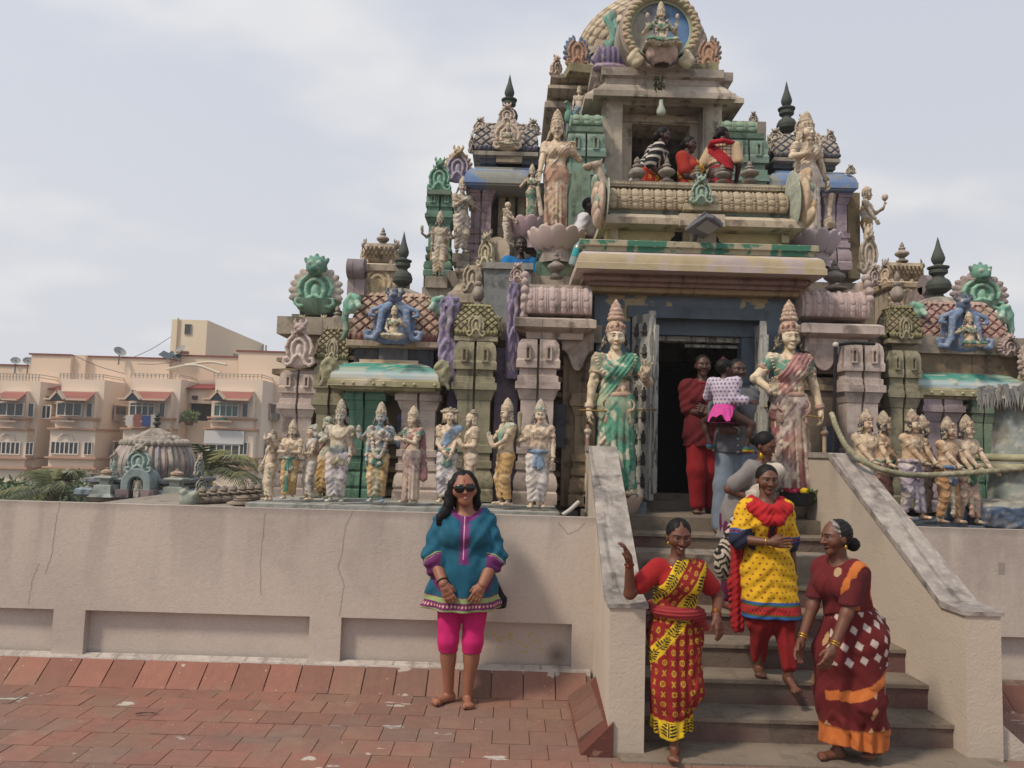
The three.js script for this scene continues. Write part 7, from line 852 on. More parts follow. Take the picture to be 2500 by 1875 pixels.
// leaf sprays and little paisleys printed on saris
const spray=(u,v)=>{ const c=((v % 1)+1) % 1;if (Math.abs(u)<0.03) return true;for (let i=0;i<5;i++) { const y=0.12+i*0.17,w=0.42-0.06*Math.abs(i-1),a=(c-y)-Math.abs(u)*0.35;if (Math.abs(u)>0.06&&Math.abs(u)<w&&Math.abs(a)<0.055*(1.2-Math.abs(Math.abs(u)-w / 2) / w*1.6)) return true;} return false;};
const motif=(u,v)=>{ const i=Math.floor(u),j=Math.floor(v),a=u-i-0.5+(hash3(i,j,3)-0.5)*0.2,b=v-j-0.5,r=Math.hypot(a*1.15,b);return (i+j) & 1?(r<0.3&&r>0.17)||r<0.07:Math.abs(Math.abs(a)-Math.abs(b)*0.6)<0.07&&r<0.32;};
{
const red='#7d0f12',yel='#c3a419',ink='#15110c',gold='#a88a2a',body=(s)=>(x,y,z)=>{ const a=Math.atan2(x-s.J.pelvis.x,z+0.02)*0.115;if (y<0.155) return spray((((a / 0.075) % 1)+1) % 1-0.5,(y-0.085) / 0.075)&&y>0.088&&y<0.148?ink:yel;const dg=(y-0.52)*0.8-(x+0.02);if (z>0&&y>0.36&&y<0.62&&Math.abs(dg)<0.03) return spray(dg / 0.07,(y+x*0.5) / 0.08)?ink:yel;const wv=noise3(x*9,y*7,z*9)-0.5;return motif((a+0.016*wv) / 0.034,(y+0.014*wv) / 0.042)?gold:red;};
const pal=(s)=>(x,y,z)=>{ const J=s.J,A=J.shR,bx_=J.pelvis.x-0.06,by=J.pelvis.y+0.05,dx=bx_-A.x,dy=by-A.y,l=Math.hypot(dx,dy),q=((x-A.x) * -dy+(y-A.y)*dx) / l,t=((x-A.x)*dx+(y-A.y)*dy) / l;if (q>0.004) return spray((q-0.042) / 0.085,t / 0.085)?ink:yel;if (q < -0.062) return spray((q+0.085) / 0.06,t / 0.075)?ink:yel;return motif(q / 0.03,t / 0.04)?gold:red;};
person({ at: [W(1641,1840,4.92).x,0.013,-4.95],h: 1.39,face: 0.05,skin: '#613a28',label: 'woman in a red and yellow printed sari touching the left balustrade',cell: 0.0062,pose: { female: 1,wide: 0.98,shw: 0.9,slope: 0.008,bend: 0.05,handL: [-0.225,0.82,0.13],elbowL: [-0.4,-1,-0.1],handR: [0.15,0.60,0.14],elbowR: [0.8,-0.6,-0.6],footL: [-0.01,0.042,0.10],footR: [0.035,0.12,-0.14],toeL: -0.3,nod: 0.18,px: 0.005,head: 1.08 },handL: { dir: [-0.3,1,0.2],palm: [-1,-0.3,0],curl: 0.45 },handR: { dir: [0.2,-1,0.25],palm: [-0.6,0,-0.6],curl: 0.3 },
feat: { bindi: '#6a1210',teeth: true,nose: 1.1 },lips: '#4a1c1a',hair: [['hair',[...bluntHair('#0c0a0a'),ell(V(0,0,-0.5),0.22,0.2,0.16,0.05,'#0c0a0a')],{ clip: faceCut(),disp: (x,y,z)=>0.006*Math.sin(x*70+9*noise3(x*4,y*4,z*4))+(z > -0.1&&Math.abs(x)<0.02&&y>0.25?0.03:0) }]],
wear: (s)=>{ const J=s.J;return [['blouse',[...torsoPrims(s,'#8f1014'),...sleeves(s,'#8f1014',0.62,0.041,0.038)],{ off: 0.005,clip: (x,y,z)=>Math.max(neckCut(s,0.03,0.062)(x,y,z),J.chest.y-0.06-y),disp: wrk(0.003,30) }],['sari',[skirtPrim(V(J.pelvis.x,0.64,J.pelvis.z),V(0.0,0.085,0.0),0.078,0.082,0.95,{ folds: 15,amp: 0.012,sharp: 2,c: body(s) }),ell(V(J.pelvis.x,J.pelvis.y-0.03,J.pelvis.z),0.1,0.12,0.09,0.05,body(s)),ell(V(0.03,0.33,0.03),0.06,0.12,0.06,0.06,body(s)),...legCover(s,body(s),0.056,0.85)],{ cell: 0.0045,disp: (x,y,z)=>wrk(0.011,11)(x,y,z)+folds(0.005,55,-1.4)(x,y,z)+0.003*Math.sin(x*150+6*noise3(x*8,y*4,2)),clip: (x,y,z)=>0.085+0.012*Math.sin(Math.atan2(x,z)*3)-y }],['pallu',torsoPrims(s,pal(s)),{ cell: 0.0045,off: 0.015,clip: (x,y,z)=>{ const A=J.shR,dx = -0.06-A.x+J.pelvis.x,dy=J.pelvis.y+0.05-A.y,l=Math.hypot(dx,dy),q=((x-A.x) * -dy+(y-A.y)*dx) / l;return Math.max(-0.105-q,q-0.085,J.pelvis.y+0.05-y,y-A.y-0.045,x-A.x-0.035);},disp: wrk(0.005,18) }],['waist_cloth',[ring(V(J.pelvis.x,0.60,J.pelvis.z+0.005),V(0.08,1,0),0.098,0.026,0.01,'#8f2b2e'),ell(V(0.1,0.585,0.05),0.035,0.03,0.03,0.02,'#8f2b2e'),cap(V(0.1,0.58,0.05),V(0.135,0.53,0.05),0.02,0.014,0.01,'#8f2b2e')],{ box: [[-0.18,0.48,-0.16],[0.2,0.68,0.18]],disp: (x,y,z)=>0.003*Math.sin(y*420) }],bangles(s,'R','#8f5a2a',2),bangles(s,'L','#7d2a1c',1),['necklace',[ring(V(J.neck.x,J.neck.y-0.01,J.neck.z+0.02),V(0,0.8,0.5),0.05,0.004,0.001,'#b58a3a')],{ cell: 0.0035,box: [[-0.1,0.72,-0.1],[0.1,0.95,0.16]] },M.gold],['earring',[-1,1].map((e)=>ell(V(J.head.x+e*0.048,J.head.y-0.03,J.head.z+0.005),0.006,0.009,0.006,0.001,'#b58a3a')),{ cell: 0.003,box: [[J.head.x-0.07,J.head.y-0.06,J.head.z-0.03],[J.head.x+0.07,J.head.y+0.01,J.head.z+0.03]] },M.gold]];} });
}
// 3 girl in the yellow kurta
{
const y0='#c89c12',red='#8d0f14',blue='#1f4c86',kc=(s)=>(x,y,z)=>{ const [ad,at]=alongArm(s,x,y,z);if (ad<0.055&&Math.abs(x-s.J.chest.x)>0.075&&at>0.8) return at<0.86?blue:at<0.92?((Math.sin(x*200)*Math.sin(z*200))>0.4?'#1d1512':red):at<0.95?blue:'#1b2036';if (y<0.36) { if (y>0.348) return blue;if (y>0.298) { const a=Math.atan2(x-s.J.pelvis.x,z)*9,b=(y-0.323)*46;const r=Math.hypot(((a % 1)+1) % 1-0.5,b*0.5);return r<0.16?'#1a0f0e':r<0.4?'#a01a1c':Math.abs(b)>0.8?'#3c4a1c':'#7d1512';} if (y>0.286) return blue;return '#10151f';} if (z>0&&Math.abs(x-s.J.neck.x)<0.022&&y>0.63) return Math.abs(Math.abs(x-s.J.neck.x)-0.019)<0.004?red:Math.sin(y*260)*Math.cos((x-s.J.neck.x)*260)>0.55?'#8d1515':'#1b1212';const v=y*40+0.9*noise3(x*9,y*8,z*9),u=x*38+0.8*noise3(x*9,y*8,z*9+4)+0.5*(Math.round(v) & 1),r=Math.hypot(u-Math.round(u),v-Math.round(v));return r<0.19?((Math.round(u)+Math.round(v)) & 1?'#8f5f14':'#7f2f12'):y0;};
person({ at: [W(1870,1628,5.52).x,0.32,-5.52],h: 1.42,face: 0.02,skin: '#633f2d',label: 'girl in a yellow kurta with red scarf and trousers walking down the stairs',cell: 0.0065,pose: { female: 1,wide: 0.95,shw: 0.92,slope: 0.006,bust: 0.9,arm: 1.05,handL: [-0.03,0.64,0.14],elbowL: [-1,-0.6,-0.3],handR: [0.15,0.44,-0.02],footL: [-0.035,0.042,0],footR: [0.065,-0.075,0.16],heelR: 0.03,toeR: 0.1,toeL: -0.2,nod: 0.1,head: 1.04,drop: -0.015 },handL: { dir: [1,0.05,0.2],palm: [0,0,-1],curl: 0.15 },feat: { bindi: '#5c1411' },lips: '#43201c',
hair: [['hair',[...bluntHair('#0b0909'),...chain([V(0,-0.1,-0.42),V(0.05,-0.6,-0.5),V(0.0,-1.1,-0.5)],0.16,0.1,0.06,'#0b0909')],{ clip: faceCut() }]],
wear: (s)=>{ const J=s.J;return [['kurta',[...torsoPrims(s,kc(s)),...sleeves(s,kc(s),0.97,0.044,0.04),skirtPrim(V(J.waist.x,J.waist.y+0.02,J.waist.z),V(J.pelvis.x+0.01,0.28,0.02),0.076,0.108,0.95,{ folds: 7,amp: 0.008,c: kc(s),k: 0.05 }),...legCover(s,kc(s),0.062,0.3)],{ cell: 0.0045,off: 0.011,clip: (x,y,z)=>Math.max(neckCut(s,0.04,0.055)(x,y,z),0.283-y),disp: (x,y,z)=>wrk(0.008,12)(x,y,z)+0.003*Math.sin((y+0.8*Math.abs(x))*90+8*noise3(x*8,y*8,2)) }],['salwar',['L','R'].flatMap((e)=>[cap(J['hip'+e],J['kn'+e],0.062,0.055,0.03,'#7d0d11'),cap(J['kn'+e],J['an'+e].clone().add(V(0,0.035,0)),0.054,0.03,0.03,'#7d0d11')]),{ disp: (x,y,z)=>wrk(0.01,14)(x,y,z)+0.004*Math.sin(x*120) }],['scarf',[...chain([V(J.neck.x-0.105,J.neck.y-0.03,-0.03),V(J.neck.x-0.085,J.neck.y-0.03,0.05),V(J.neck.x-0.03,J.neck.y-0.085,0.09),V(J.neck.x+0.03,J.neck.y-0.085,0.09),V(J.neck.x+0.085,J.neck.y-0.03,0.05),V(J.neck.x+0.105,J.neck.y-0.02,-0.03)],0.024,0.024,0.02,'#a3121a'),...chain([V(J.neck.x-0.07,J.neck.y+0.005,0),V(J.neck.x-0.03,J.neck.y-0.035,0.075),V(J.neck.x+0.03,J.neck.y-0.035,0.075),V(J.neck.x+0.07,J.neck.y+0.005,0)],0.024,0.024,0.02,'#a3121a'),...chain([V(-0.11,0.76,-0.05),V(-0.135,0.6,-0.03),V(-0.145,0.42,-0.01),V(-0.14,0.225,0.0)],0.03,0.034,0.02,'#8f0e14'),cap(V(0.11,0.77,-0.05),V(0.14,0.6,-0.08),0.03,0.03,0.02,'#8f0e14')],{ disp: (x,y,z)=>0.002*Math.sin((y+Math.abs(x)*0.8)*200+5*noise3(x*20,y*20,z*20))+(y<0.7?0.005*Math.sin(x*190+2):0) }],bangles(s,'L','#b8973a',1)];} });
}
// 4 old woman in maroon
{
const mar='#5a0d10',org='#b0622a',dia=(u,v)=>{ const a=u-Math.floor(u)-0.5,b=v-Math.floor(v)-0.5;return Math.abs(a)*1.1+Math.abs(b)<0.34;},sc=(s)=>(x,y,z)=>{ if (y<0.145) return y<0.14?org:'#8a4a20';const e1=y-0.46-0.45*(z)-0.1*x;if (Math.abs(y-(0.335-0.55*(z-0.02)))<0.02&&x > -0.03) return org;const a=Math.atan2(x,z)*0.12;if (y>0.4&&y<0.62&&x > -0.02) return dia((a+0.3*y) / 0.055,(y-0.25*a) / 0.062)?'#b5a8a0':mar;return hash3(Math.floor(a / 0.06),Math.floor(y / 0.09),4)>0.62&&dia(a / 0.06,y / 0.09)&&(((a / 0.06) % 1+1) % 1-0.5) ** 2<0.03?'#a5825a':mar;};
person({ at: [W(2083,1852,4.88).x,0.013,-4.88],h: 1.43,face: -1.05,skin: '#633d2b',label: 'old woman with greying bun in a maroon sari, side on at the stair foot',cell: 0.0064,pose: { female: 1,wide: 1.0,shw: 0.85,slope: 0.01,bend: 0.07,handL: [-0.10,0.47,0.20],handR: [0.07,0.475,0.22],elbowL: [-0.5,-0.4,-1],elbowR: [0.6,-0.3,-1],footL: [-0.03,0.042,0.06],footR: [0.05,0.06,-0.08],yaw: -0.3,head: 1.08,hz: 0.012,nod: 0.05 },handL: { dir: [0.1,-0.9,0.5],palm: [1,0,0],curl: 0.3 },handR: { dir: [-0.1,-0.9,0.5],palm: [-1,0,0],curl: 0.3 },feat: { nose: 1.25 },lips: '#4a241e',
hair: [['hair',[ell(V(0,0.12,-0.1),0.37,0.41,0.41,0.03,(x,y,z)=>(z>0.06?mixc('#8a857e','#2a2726',0.5+0.5*Math.sin(y*50+x*20)):mixc('#12100f','#35312f',0.35*(0.5+0.5*Math.sin(x*60+y*22))))),ell(V(0,-0.22,-0.55),0.22,0.2,0.2,0.05,'#100e0d')],{ clip: faceCut(0.3),disp: (x,y,z)=>0.008*Math.sin(y*55+z*18),cell: 0.005 }]],
wear: (s)=>{ const J=s.J;const band=(x,y,z)=>Math.abs(x-0.07-(J.shR.y-y) * -0.05);const pc=(x,y,z)=>(Math.abs(x-0.098-(y-0.8)*0.18)<0.018?org:dia(x / 0.11+0.2,y / 0.12)&&(x*1000 | 0) % 1===0&&hash3(Math.floor(x / 0.11+0.2),Math.floor(y / 0.12),9)>0.5&&Math.hypot((x / 0.11+0.2) % 1-0.5,(y / 0.12) % 1-0.5)<0.16?'#a58a66':mar);return [['blouse',[...torsoPrims(s,mar),...sleeves(s,'#4f0b10',0.75,0.039,0.037)],{ off: 0.005,clip: (x,y,z)=>Math.max(neckCut(s,0.03,0.055)(x,y,z),J.chest.y-0.055-y),disp: wrk(0.004,25) }],['sari',[skirtPrim(V(J.pelvis.x,0.6,J.pelvis.z),V(0.005,0.06,-0.005),0.085,0.105,0.98,{ folds: 13,amp: 0.014,sharp: 2,c: sc(s) }),ell(V(J.pelvis.x,J.pelvis.y-0.03,J.pelvis.z-0.01),0.115,0.12,0.112,0.05,sc(s)),ell(V(0.02,0.5,-0.075),0.08,0.09,0.06,0.06,sc(s)),ell(V(-0.02,0.42,0.09),0.09,0.07,0.06,0.05,sc(s)),...legCover(s,sc(s),0.075,0.85),fcap(J.waist,J.pelvis,0.085,0.1,0.9,0.04,sc(s))],{ cell: 0.005,disp: (x,y,z)=>wrk(0.012,10)(x,y,z)+folds(0.007,46,1.1)(x,y,z)+0.003*Math.sin(x*140+z*80+6*noise3(x*8,y*4,2)),clip: (x,y,z)=>0.062+0.012*Math.sin(Math.atan2(x,z)*2+1)-y }],['pallu',torsoPrims(s,pc),{ off: 0.017,clip: (x,y,z)=>Math.max(J.waist.y-0.02+0.3*(x+0.06)-y,y-J.neck.y-0.03,x-0.118-(y-0.8)*0.18,neckCut(s,0.03,0.05)(x,y,z)),disp: (x,y,z)=>wrk(0.006,14)(x,y,z)+folds(0.004,70,1.5)(x,y,z) }],bangles(s,'L','#c09a3c',2),bangles(s,'R','#c09a3c',2),['earring',[ell(V(J.head.x+0.05,J.head.y-0.035,J.head.z),0.006,0.011,0.006,0.001,'#c09a3c'),ell(V(J.head.x-0.05,J.head.y-0.035,J.head.z),0.006,0.011,0.006,0.001,'#c09a3c')],{ cell: 0.003,box: [[J.head.x-0.075,J.head.y-0.06,J.head.z-0.03],[J.head.x+0.075,J.head.y+0.01,J.head.z+0.03]] },M.gold]];} });
}
// 5 woman in grey blouse behind the girl
{
const chev=(x,y,z)=>{ const v=(y*26+Math.abs(((x*20) % 1+1) % 1-0.5)*2) % 1;return y>0.55?'#b0a79a':v<0.45?'#191413':'#b5aa99';};
person({ at: [W(1800,1462,6.15).x,0.64,-6.15],h: 1.38,face: 0.5,skin: '#5e392a',label: 'woman in grey blouse with patterned shawl half hidden behind the girl in yellow',pose: { female: 1,wide: 0.88,shw: 0.85,bend: 0.12,lean: 0.05,handL: [-0.02,0.6,0.15],elbowL: [-0.5,-1,-0.5],handR: [0.14,0.55,0.12],footL: [-0.08,0.042,0],footR: [0.05,0.15,-0.1],nod: 0.4,yaw: 0.25 },hair: [['hair',[...bluntHair('#0b0909'),ell(V(0,0.05,-0.5),0.24,0.24,0.2,0.05,'#0b0909')],{ clip: faceCut() }]],
wear: (s)=>{ const J=s.J;return [['blouse',[...torsoPrims(s,'#77726f'),...sleeves(s,'#77726f',0.75,0.038,0.036),skirtPrim(V(J.waist.x,J.waist.y,J.waist.z),V(J.pelvis.x,0.36,0),0.08,0.12,0.85,{ c: '#77726f',k: 0.05 })],{ off: 0.01,clip: (x,y,z)=>Math.max(neckCut(s,0.04,0.05)(x,y,z),0.38-y),disp: wrk(0.006,16) }],['trousers',['L','R'].flatMap((e)=>[cap(J['hip'+e],J['kn'+e],0.07,0.06,0.03,'#55103c'),cap(J['kn'+e],J['an'+e].clone().add(V(0,0.03,0)),0.058,0.036,0.03,'#55103c')]),{ disp: wrk(0.01,14) }],['shawl',[...chain([V(0.08,J.neck.y-0.02,0.06),V(J.neck.x,J.neck.y-0.035,0.1+J.neck.z),V(-0.02,0.62,0.14),V(-0.1,0.46,0.12),V(-0.2,0.3,0.1)],0.035,0.05,0.02,chev),fcap(V(-0.1,0.46,0.1),V(-0.17,0.25,0.1),0.05,0.08,0.5,0.02,chev)],{ cell: 0.006,disp: (x,y)=>0.004*Math.sin((x+y*0.4)*180) }],['ear_ornament',[ell(V(J.head.x-0.045,J.head.y-0.06,J.head.z+0.01),0.01,0.02,0.01,0.003,'#b5962f')],{ cell: 0.004,box: [[J.head.x-0.09,J.head.y-0.1,J.head.z-0.04],[J.head.x,J.head.y,J.head.z+0.05]] },M.gold],bangles(s,'L','#b8973a',1)];} });
}
const manHair=(col='#0b0909',y0=0.02)=>[['hair',[ell(V(0,0.14,-0.08),0.365,0.4,0.4,0.02,col)],{ clip: (x,y,z)=>Math.max(0.4-Math.hypot(x*1.1,(y+0.16)*0.78,z-0.42),y0-0.1-y-(z < -0.1?0.15:0)),disp: (x,y,z)=>0.014*noise3(x*30,y*30,z*30) }]];
const shirt=(s,col,t,hem,r=0.042,opt={})=>['shirt',[...torsoPrims(s,col),...sleeves(s,col,t,r,r*0.95),...(opt.noSkirt?[]:[skirtPrim(V(s.J.waist.x,s.J.waist.y,s.J.waist.z),V(s.J.pelvis.x,hem-0.01,s.J.pelvis.z),0.09,0.108,0.8,{ c: col,k: 0.05 })])],{ off: 0.011,clip: (x,y,z)=>Math.max(neckCut(s,0.045,0.048)(x,y,z),hem-y),disp: (x,y,z)=>wrk(0.009,12)(x,y,z)+0.003*Math.sin((y+0.9*Math.abs(x))*80+8*noise3(x*8,y*8,2)),...opt }];
const pants=(s,col,r=0.066,r2=0.046,low=0.02)=>['trousers',['L','R'].flatMap((e)=>[cap(s.J['hip'+e],s.J['kn'+e],r,r*0.85,0.03,col),cap(s.J['kn'+e],s.J['an'+e].clone().add(V(0,low,0)),r*0.84,r2,0.03,col)]).concat([ell(s.J.pelvis,0.1,0.07,0.078,0.03,col)]),{ disp: wrk(0.008,14) }];
person({ at: [W(1790,1310,6.98).x,1.13,-6.95],h: 1.5,face: -0.1,skin: '#472b1f',label: 'man in grey shirt and blue jeans carrying a child down from the doorway',pose: { female: 0,wide: 0.92,shw: 0.92,handL: [-0.04,0.63,0.16],elbowL: [-0.5,-1,-0.3],handR: [-0.03,0.58,0.17],elbowR: [0.6,-1,-0.3],footL: [-0.09,0.042,0.06],footR: [0.07,0.12,-0.12],yaw: 0.3,hx: 0.01 },handR: { dir: [-1,0.1,0.1],palm: [0,0.4,-1],curl: 0.5 },handL: { dir: [1,0.3,0.1],palm: [0,0.4,-1],curl: 0.5 },feat: { mustache: '#0d0a09' },hair: manHair(),wear: (s)=>[shirt(s,(x,y,z)=>(Math.abs(x-0.0)<0.006&&(y*26 % 1)<0.2&&z>0.05?'#b5b5b5':'#55565a'),0.8,0.46),pants(s,(x,y,z)=>mixc('#2f3c4e','#66717d',sstep(0.4,0.75,fbm3(x*12,y*5,z*12,3)+(z>0.03?0.15:0))),0.066,0.05,0.0),['watch',[ring(s.J.elR.clone().lerp(s.J.wrR,0.9),s.J.wrR.clone().sub(s.J.elR),0.02,0.006,0.002,'#8a8a88')],{ cell: 0.004,box: [[s.J.wrR.x-0.05,s.J.wrR.y-0.05,s.J.wrR.z-0.06],[s.J.wrR.x+0.06,s.J.wrR.y+0.05,s.J.wrR.z+0.05]] }]] });
person({ at: [W(1712,1256,7.6).x,1.24,-7.6],h: 1.5,face: -0.05,skin: '#482c20',label: 'man with moustache in dark red polo shirt and red trousers standing in the doorway',pose: { female: 0,wide: 0.96,shw: 0.92,handL: [-0.005,0.63,0.15],handR: [0.02,0.635,0.14],elbowL: [-0.5,-1,-0.5],elbowR: [0.5,-1,-0.5],footL: [-0.03,0.042,0.04],footR: [0.06,0.042,-0.05],head: 1.05 },handL: { dir: [0.9,0.4,0.2],palm: [0,0,-1],curl: 0.6 },handR: { dir: [-0.9,0.4,0.2],palm: [0,0,-1],curl: 0.6 },feat: { mustache: '#0b0807' },hair: manHair(),wear: (s)=>[shirt(s,'#57080f',0.85,0.42),pants(s,'#7d0a12',0.064,0.046,0.02),['collar',[ring(V(s.J.neck.x,s.J.neck.y+0.005,s.J.neck.z+0.01),V(0,1,0.35),0.047,0.011,0.004,'#74101a')],{ cell: 0.005,box: [[-0.1,s.J.neck.y-0.06,-0.1],[0.1,s.J.neck.y+0.06,0.12]] }]] });
// the child on his arm
{
const at=W(1768,1030,6.66);
person({ at: [at.x,at.y-0.36,at.z],h: 0.86,face: 2.5,skin: '#3d251c',label: 'small child in white dotted top and pink skirt held in the arms of the man',cell: 0.0075,pose: { female: 0,wide: 1.15,head: 1.5,arm: 1.2,leg: 1.1,handL: [-0.24,0.62,0.02],elbowL: [-0.2,-1,0],handR: [0.12,0.72,0.2],footL: [-0.19,0.17,0.09],footR: [0.19,0.2,0.1],kneeL: [-1,0.2,0.5],kneeR: [1,0.2,0.5],hx: 0,yaw: -0.7,hz: 0.0 },hair: [['hair',[ell(V(0,0.12,-0.07),0.385,0.42,0.43,0.02,'#0d0a09'),ell(V(0,0.56,-0.1),0.09,0.1,0.09,0.04,'#0d0a09')],{ clip: (x,y,z)=>0.4-Math.hypot(x*1.1,(y+0.14)*0.8,z-0.44),disp: (x,y,z)=>0.03*noise3(x*14,y*14,z*14) }],['hair_band',[ring(V(0,0.5,-0.1),V(0,1,0),0.075,0.035,0.01,'#d2335f')],{ cell: 0.005 }]],
wear: (s)=>{ const J=s.J;return [['top',[...torsoPrims(s,'#b5aab5'),...sleeves(s,'#b5aab5',1,0.052,0.044,0.7)],{ off: 0.01,clip: (x,y,z)=>Math.max(neckCut(s,0.05,0.05)(x,y,z),0.585-y),vary: (c,x,y,z)=>{ const u=x*26+(Math.floor(y*26) & 1)*0.5,v=y*26;return Math.hypot(u-Math.round(u),v-Math.floor(v)-0.5)<0.27?C('#5d5a7d'):c;} }],['skirt',[skirtPrim(V(J.waist.x,0.61,J.waist.z),V(J.pelvis.x,0.41,-0.03),0.09,0.17,0.85,{ folds: 12,amp: 0.012,c: '#bb4189' })],{ disp: wrk(0.005,20) }],['socks',['L','R'].flatMap((e)=>{ const f=footPrims(s,(x,y,z)=>['#8a2a1c','#b58f22','#2c5f3a','#22446f','#15151b'][Math.floor(((y*46) % 5+5) % 5)],e);return f.slice(0,3);}),{ off: 0.008,cell: 0.005 }]];} });
}
// people up in the gallery; what the parapet hides is left simple
const upper=(px,top,d,o)=>{ const t=W(px,top,d),h=o.h||1.45;return person({ at: [t.x,t.y-h+(px>1500?0.1+(o.pose.bend||0)*1.1:0.03),t.z],h,noLegs: true,cell: 0.0095,headCell: 0.0055,...o,wear: (s)=>[...o.wear(s),['skirt',[skirtPrim(V(s.J.waist.x,0.6,s.J.waist.z),V(s.J.pelvis.x,0.1,0),0.09,0.13,0.9,{ c: o.low })],{ cell: 0.012 }]] });};
upper(1757,332,9.4,{ face: 2.6,skin: '#3a2119',low: '#8c0d16',label: 'woman in checked blouse and red sari bending away above the balcony',pose: { female: 1,wide: 1.1,bend: 0.08,handL: [-0.1,0.5,0.15],handR: [0.13,0.5,0.1],nod: 0.35,yaw: -0.7 },hair: [['hair',[ell(V(0,0.12,-0.1),0.38,0.41,0.41,0.03,'#0c0a0a'),...chain([V(0,-0.1,-0.42),V(0.1,-0.7,-0.6),V(0.15,-1.4,-0.75)],0.15,0.08,0.06,'#0c0a0a')],{ clip: faceCut() }]],wear: (s)=>[['blouse',[...torsoPrims(s,(x,y)=>(Math.abs((x*34) % 1)<0.12||Math.abs((y*30) % 1)<0.16?'#4a1a18':'#b8a184')),...sleeves(s,'#b09a7d',0.8,0.047,0.043)],{ off: 0.008,clip: (x,y,z)=>s.J.waist.y+0.02-y }],['scarf',chain([V(-0.1,s.J.neck.y,0.05),V(-0.04,s.J.neck.y-0.005,-0.05),V(0.05,s.J.neck.y-0.005,-0.05),V(0.1,s.J.neck.y,0.05)],0.02,0.02,0.01,'#a01322'),{}],pallu(s,'#8f0d18',{ from: 1,w: 0.045 })] });
upper(1681,358,9.3,{ face: 0.9,skin: '#3a2118',low: '#8f1a14',label: 'woman in orange red blouse with yellow cloth seated above the balcony',pose: { female: 1,wide: 1.12,handL: [-0.03,0.6,0.15],handR: [0.06,0.56,0.16],nod: 0.15 },hair: [['hair',[...bluntHair('#0c0a0a'),ell(V(0,0,-0.48),0.2,0.2,0.18,0.05,'#0c0a0a')],{ clip: faceCut() }]],wear: (s)=>[['blouse',[...torsoPrims(s,'#97291c'),...sleeves(s,'#97291c',0.7,0.047,0.043)],{ off: 0.008,clip: (x,y,z)=>Math.max(neckCut(s,0.03,0.05)(x,y,z),s.J.waist.y-y) }],pallu(s,(x,y)=>(noise3(x*40,y*40,1)>0.6?'#8f2a18':'#b08f2c'),{ from: 1,w: 0.045 })] });
upper(1562,360,9.3,{ face: 1.2,skin: '#3a221a',low: '#1a1718',label: 'woman in black and white striped dress leaning on the balcony parapet',pose: { female: 1,bend: 0.16,lean: 0,handL: [-0.06,0.52,0.2],handR: [0.1,0.5,0.2],nod: 0.2 },hair: [['hair',[...bluntHair('#0b0909'),ell(V(0,-0.1,-0.42),0.3,0.3,0.2,0.06,'#0b0909')],{ clip: faceCut() }]],wear: (s)=>[['dress',[...torsoPrims(s,(x,y,z)=>(((y+0.15*Math.sin(x*12+z*9))*17 % 1)<0.35?'#b8b2a8':'#141214')),...sleeves(s,(x,y,z)=>((y*17 % 1)<0.35?'#b8b2a8':'#141214'),0.9,0.046,0.042)],{ off: 0.009,clip: (x,y,z)=>neckCut(s,0.04,0.05)(x,y,z) }],['scarf',[fcap(V(0.06,s.J.neck.y,0.05),V(0.1,0.6,0.12),0.03,0.04,0.6,0.02,'#a31421')],{}]] });
upper(1592,404,9.25,{ h: 1.1,face: 0.5,skin: '#3a221a',low: '#a0331a',label: 'child in red and orange wrap with black hair behind the balcony urns',pose: { female: 0,nod: 0.5 },hair: [['hair',bluntHair('#0b0909'),{ clip: faceCut() }]],wear: (s)=>[['wrap',torsoPrims(s,(x,y,z)=>(noise3(x*30,y*30,z*30)>0.6?'#b58a2a':'#a3301a')).concat(sleeves(s,'#a3301a',0.9,0.05,0.045)),{ off: 0.02 }]] });
upper(1404,486,9.0,{ face: 1.2,skin: '#2e1a14',low: '#2a2a2e',label: 'man in white shirt stretching his arm to the parapet behind the goddess statue',pose: { female: 0,bend: 0.1,handR: [0.05,0.74,0.3],handL: [-0.12,0.6,0.2],elbowR: [0,-1,0.2] },hair: manHair(),wear: (s)=>[shirt(s,'#c3c3c6',0.75,0.5)] });
upper(1271,590,9.0,{ face: 0.15,skin: '#2c1913',low: '#0e4f86',label: 'dark haired woman in bright blue looking over the side stair wall',pose: { female: 1,handL: [-0.14,0.5,0.1],handR: [0.14,0.5,0.1] },hair: [['hair',[...bluntHair('#0b0909'),ell(V(0,-0.05,-0.46),0.22,0.2,0.18,0.05,'#0b0909')],{ clip: faceCut() }]],wear: (s)=>[['blouse',[...torsoPrims(s,'#0f5d9a'),...sleeves(s,'#0f6aa5',0.8,0.048,0.044)],{ off: 0.008,clip: (x,y,z)=>neckCut(s,0.03,0.05)(x,y,z) }]] });
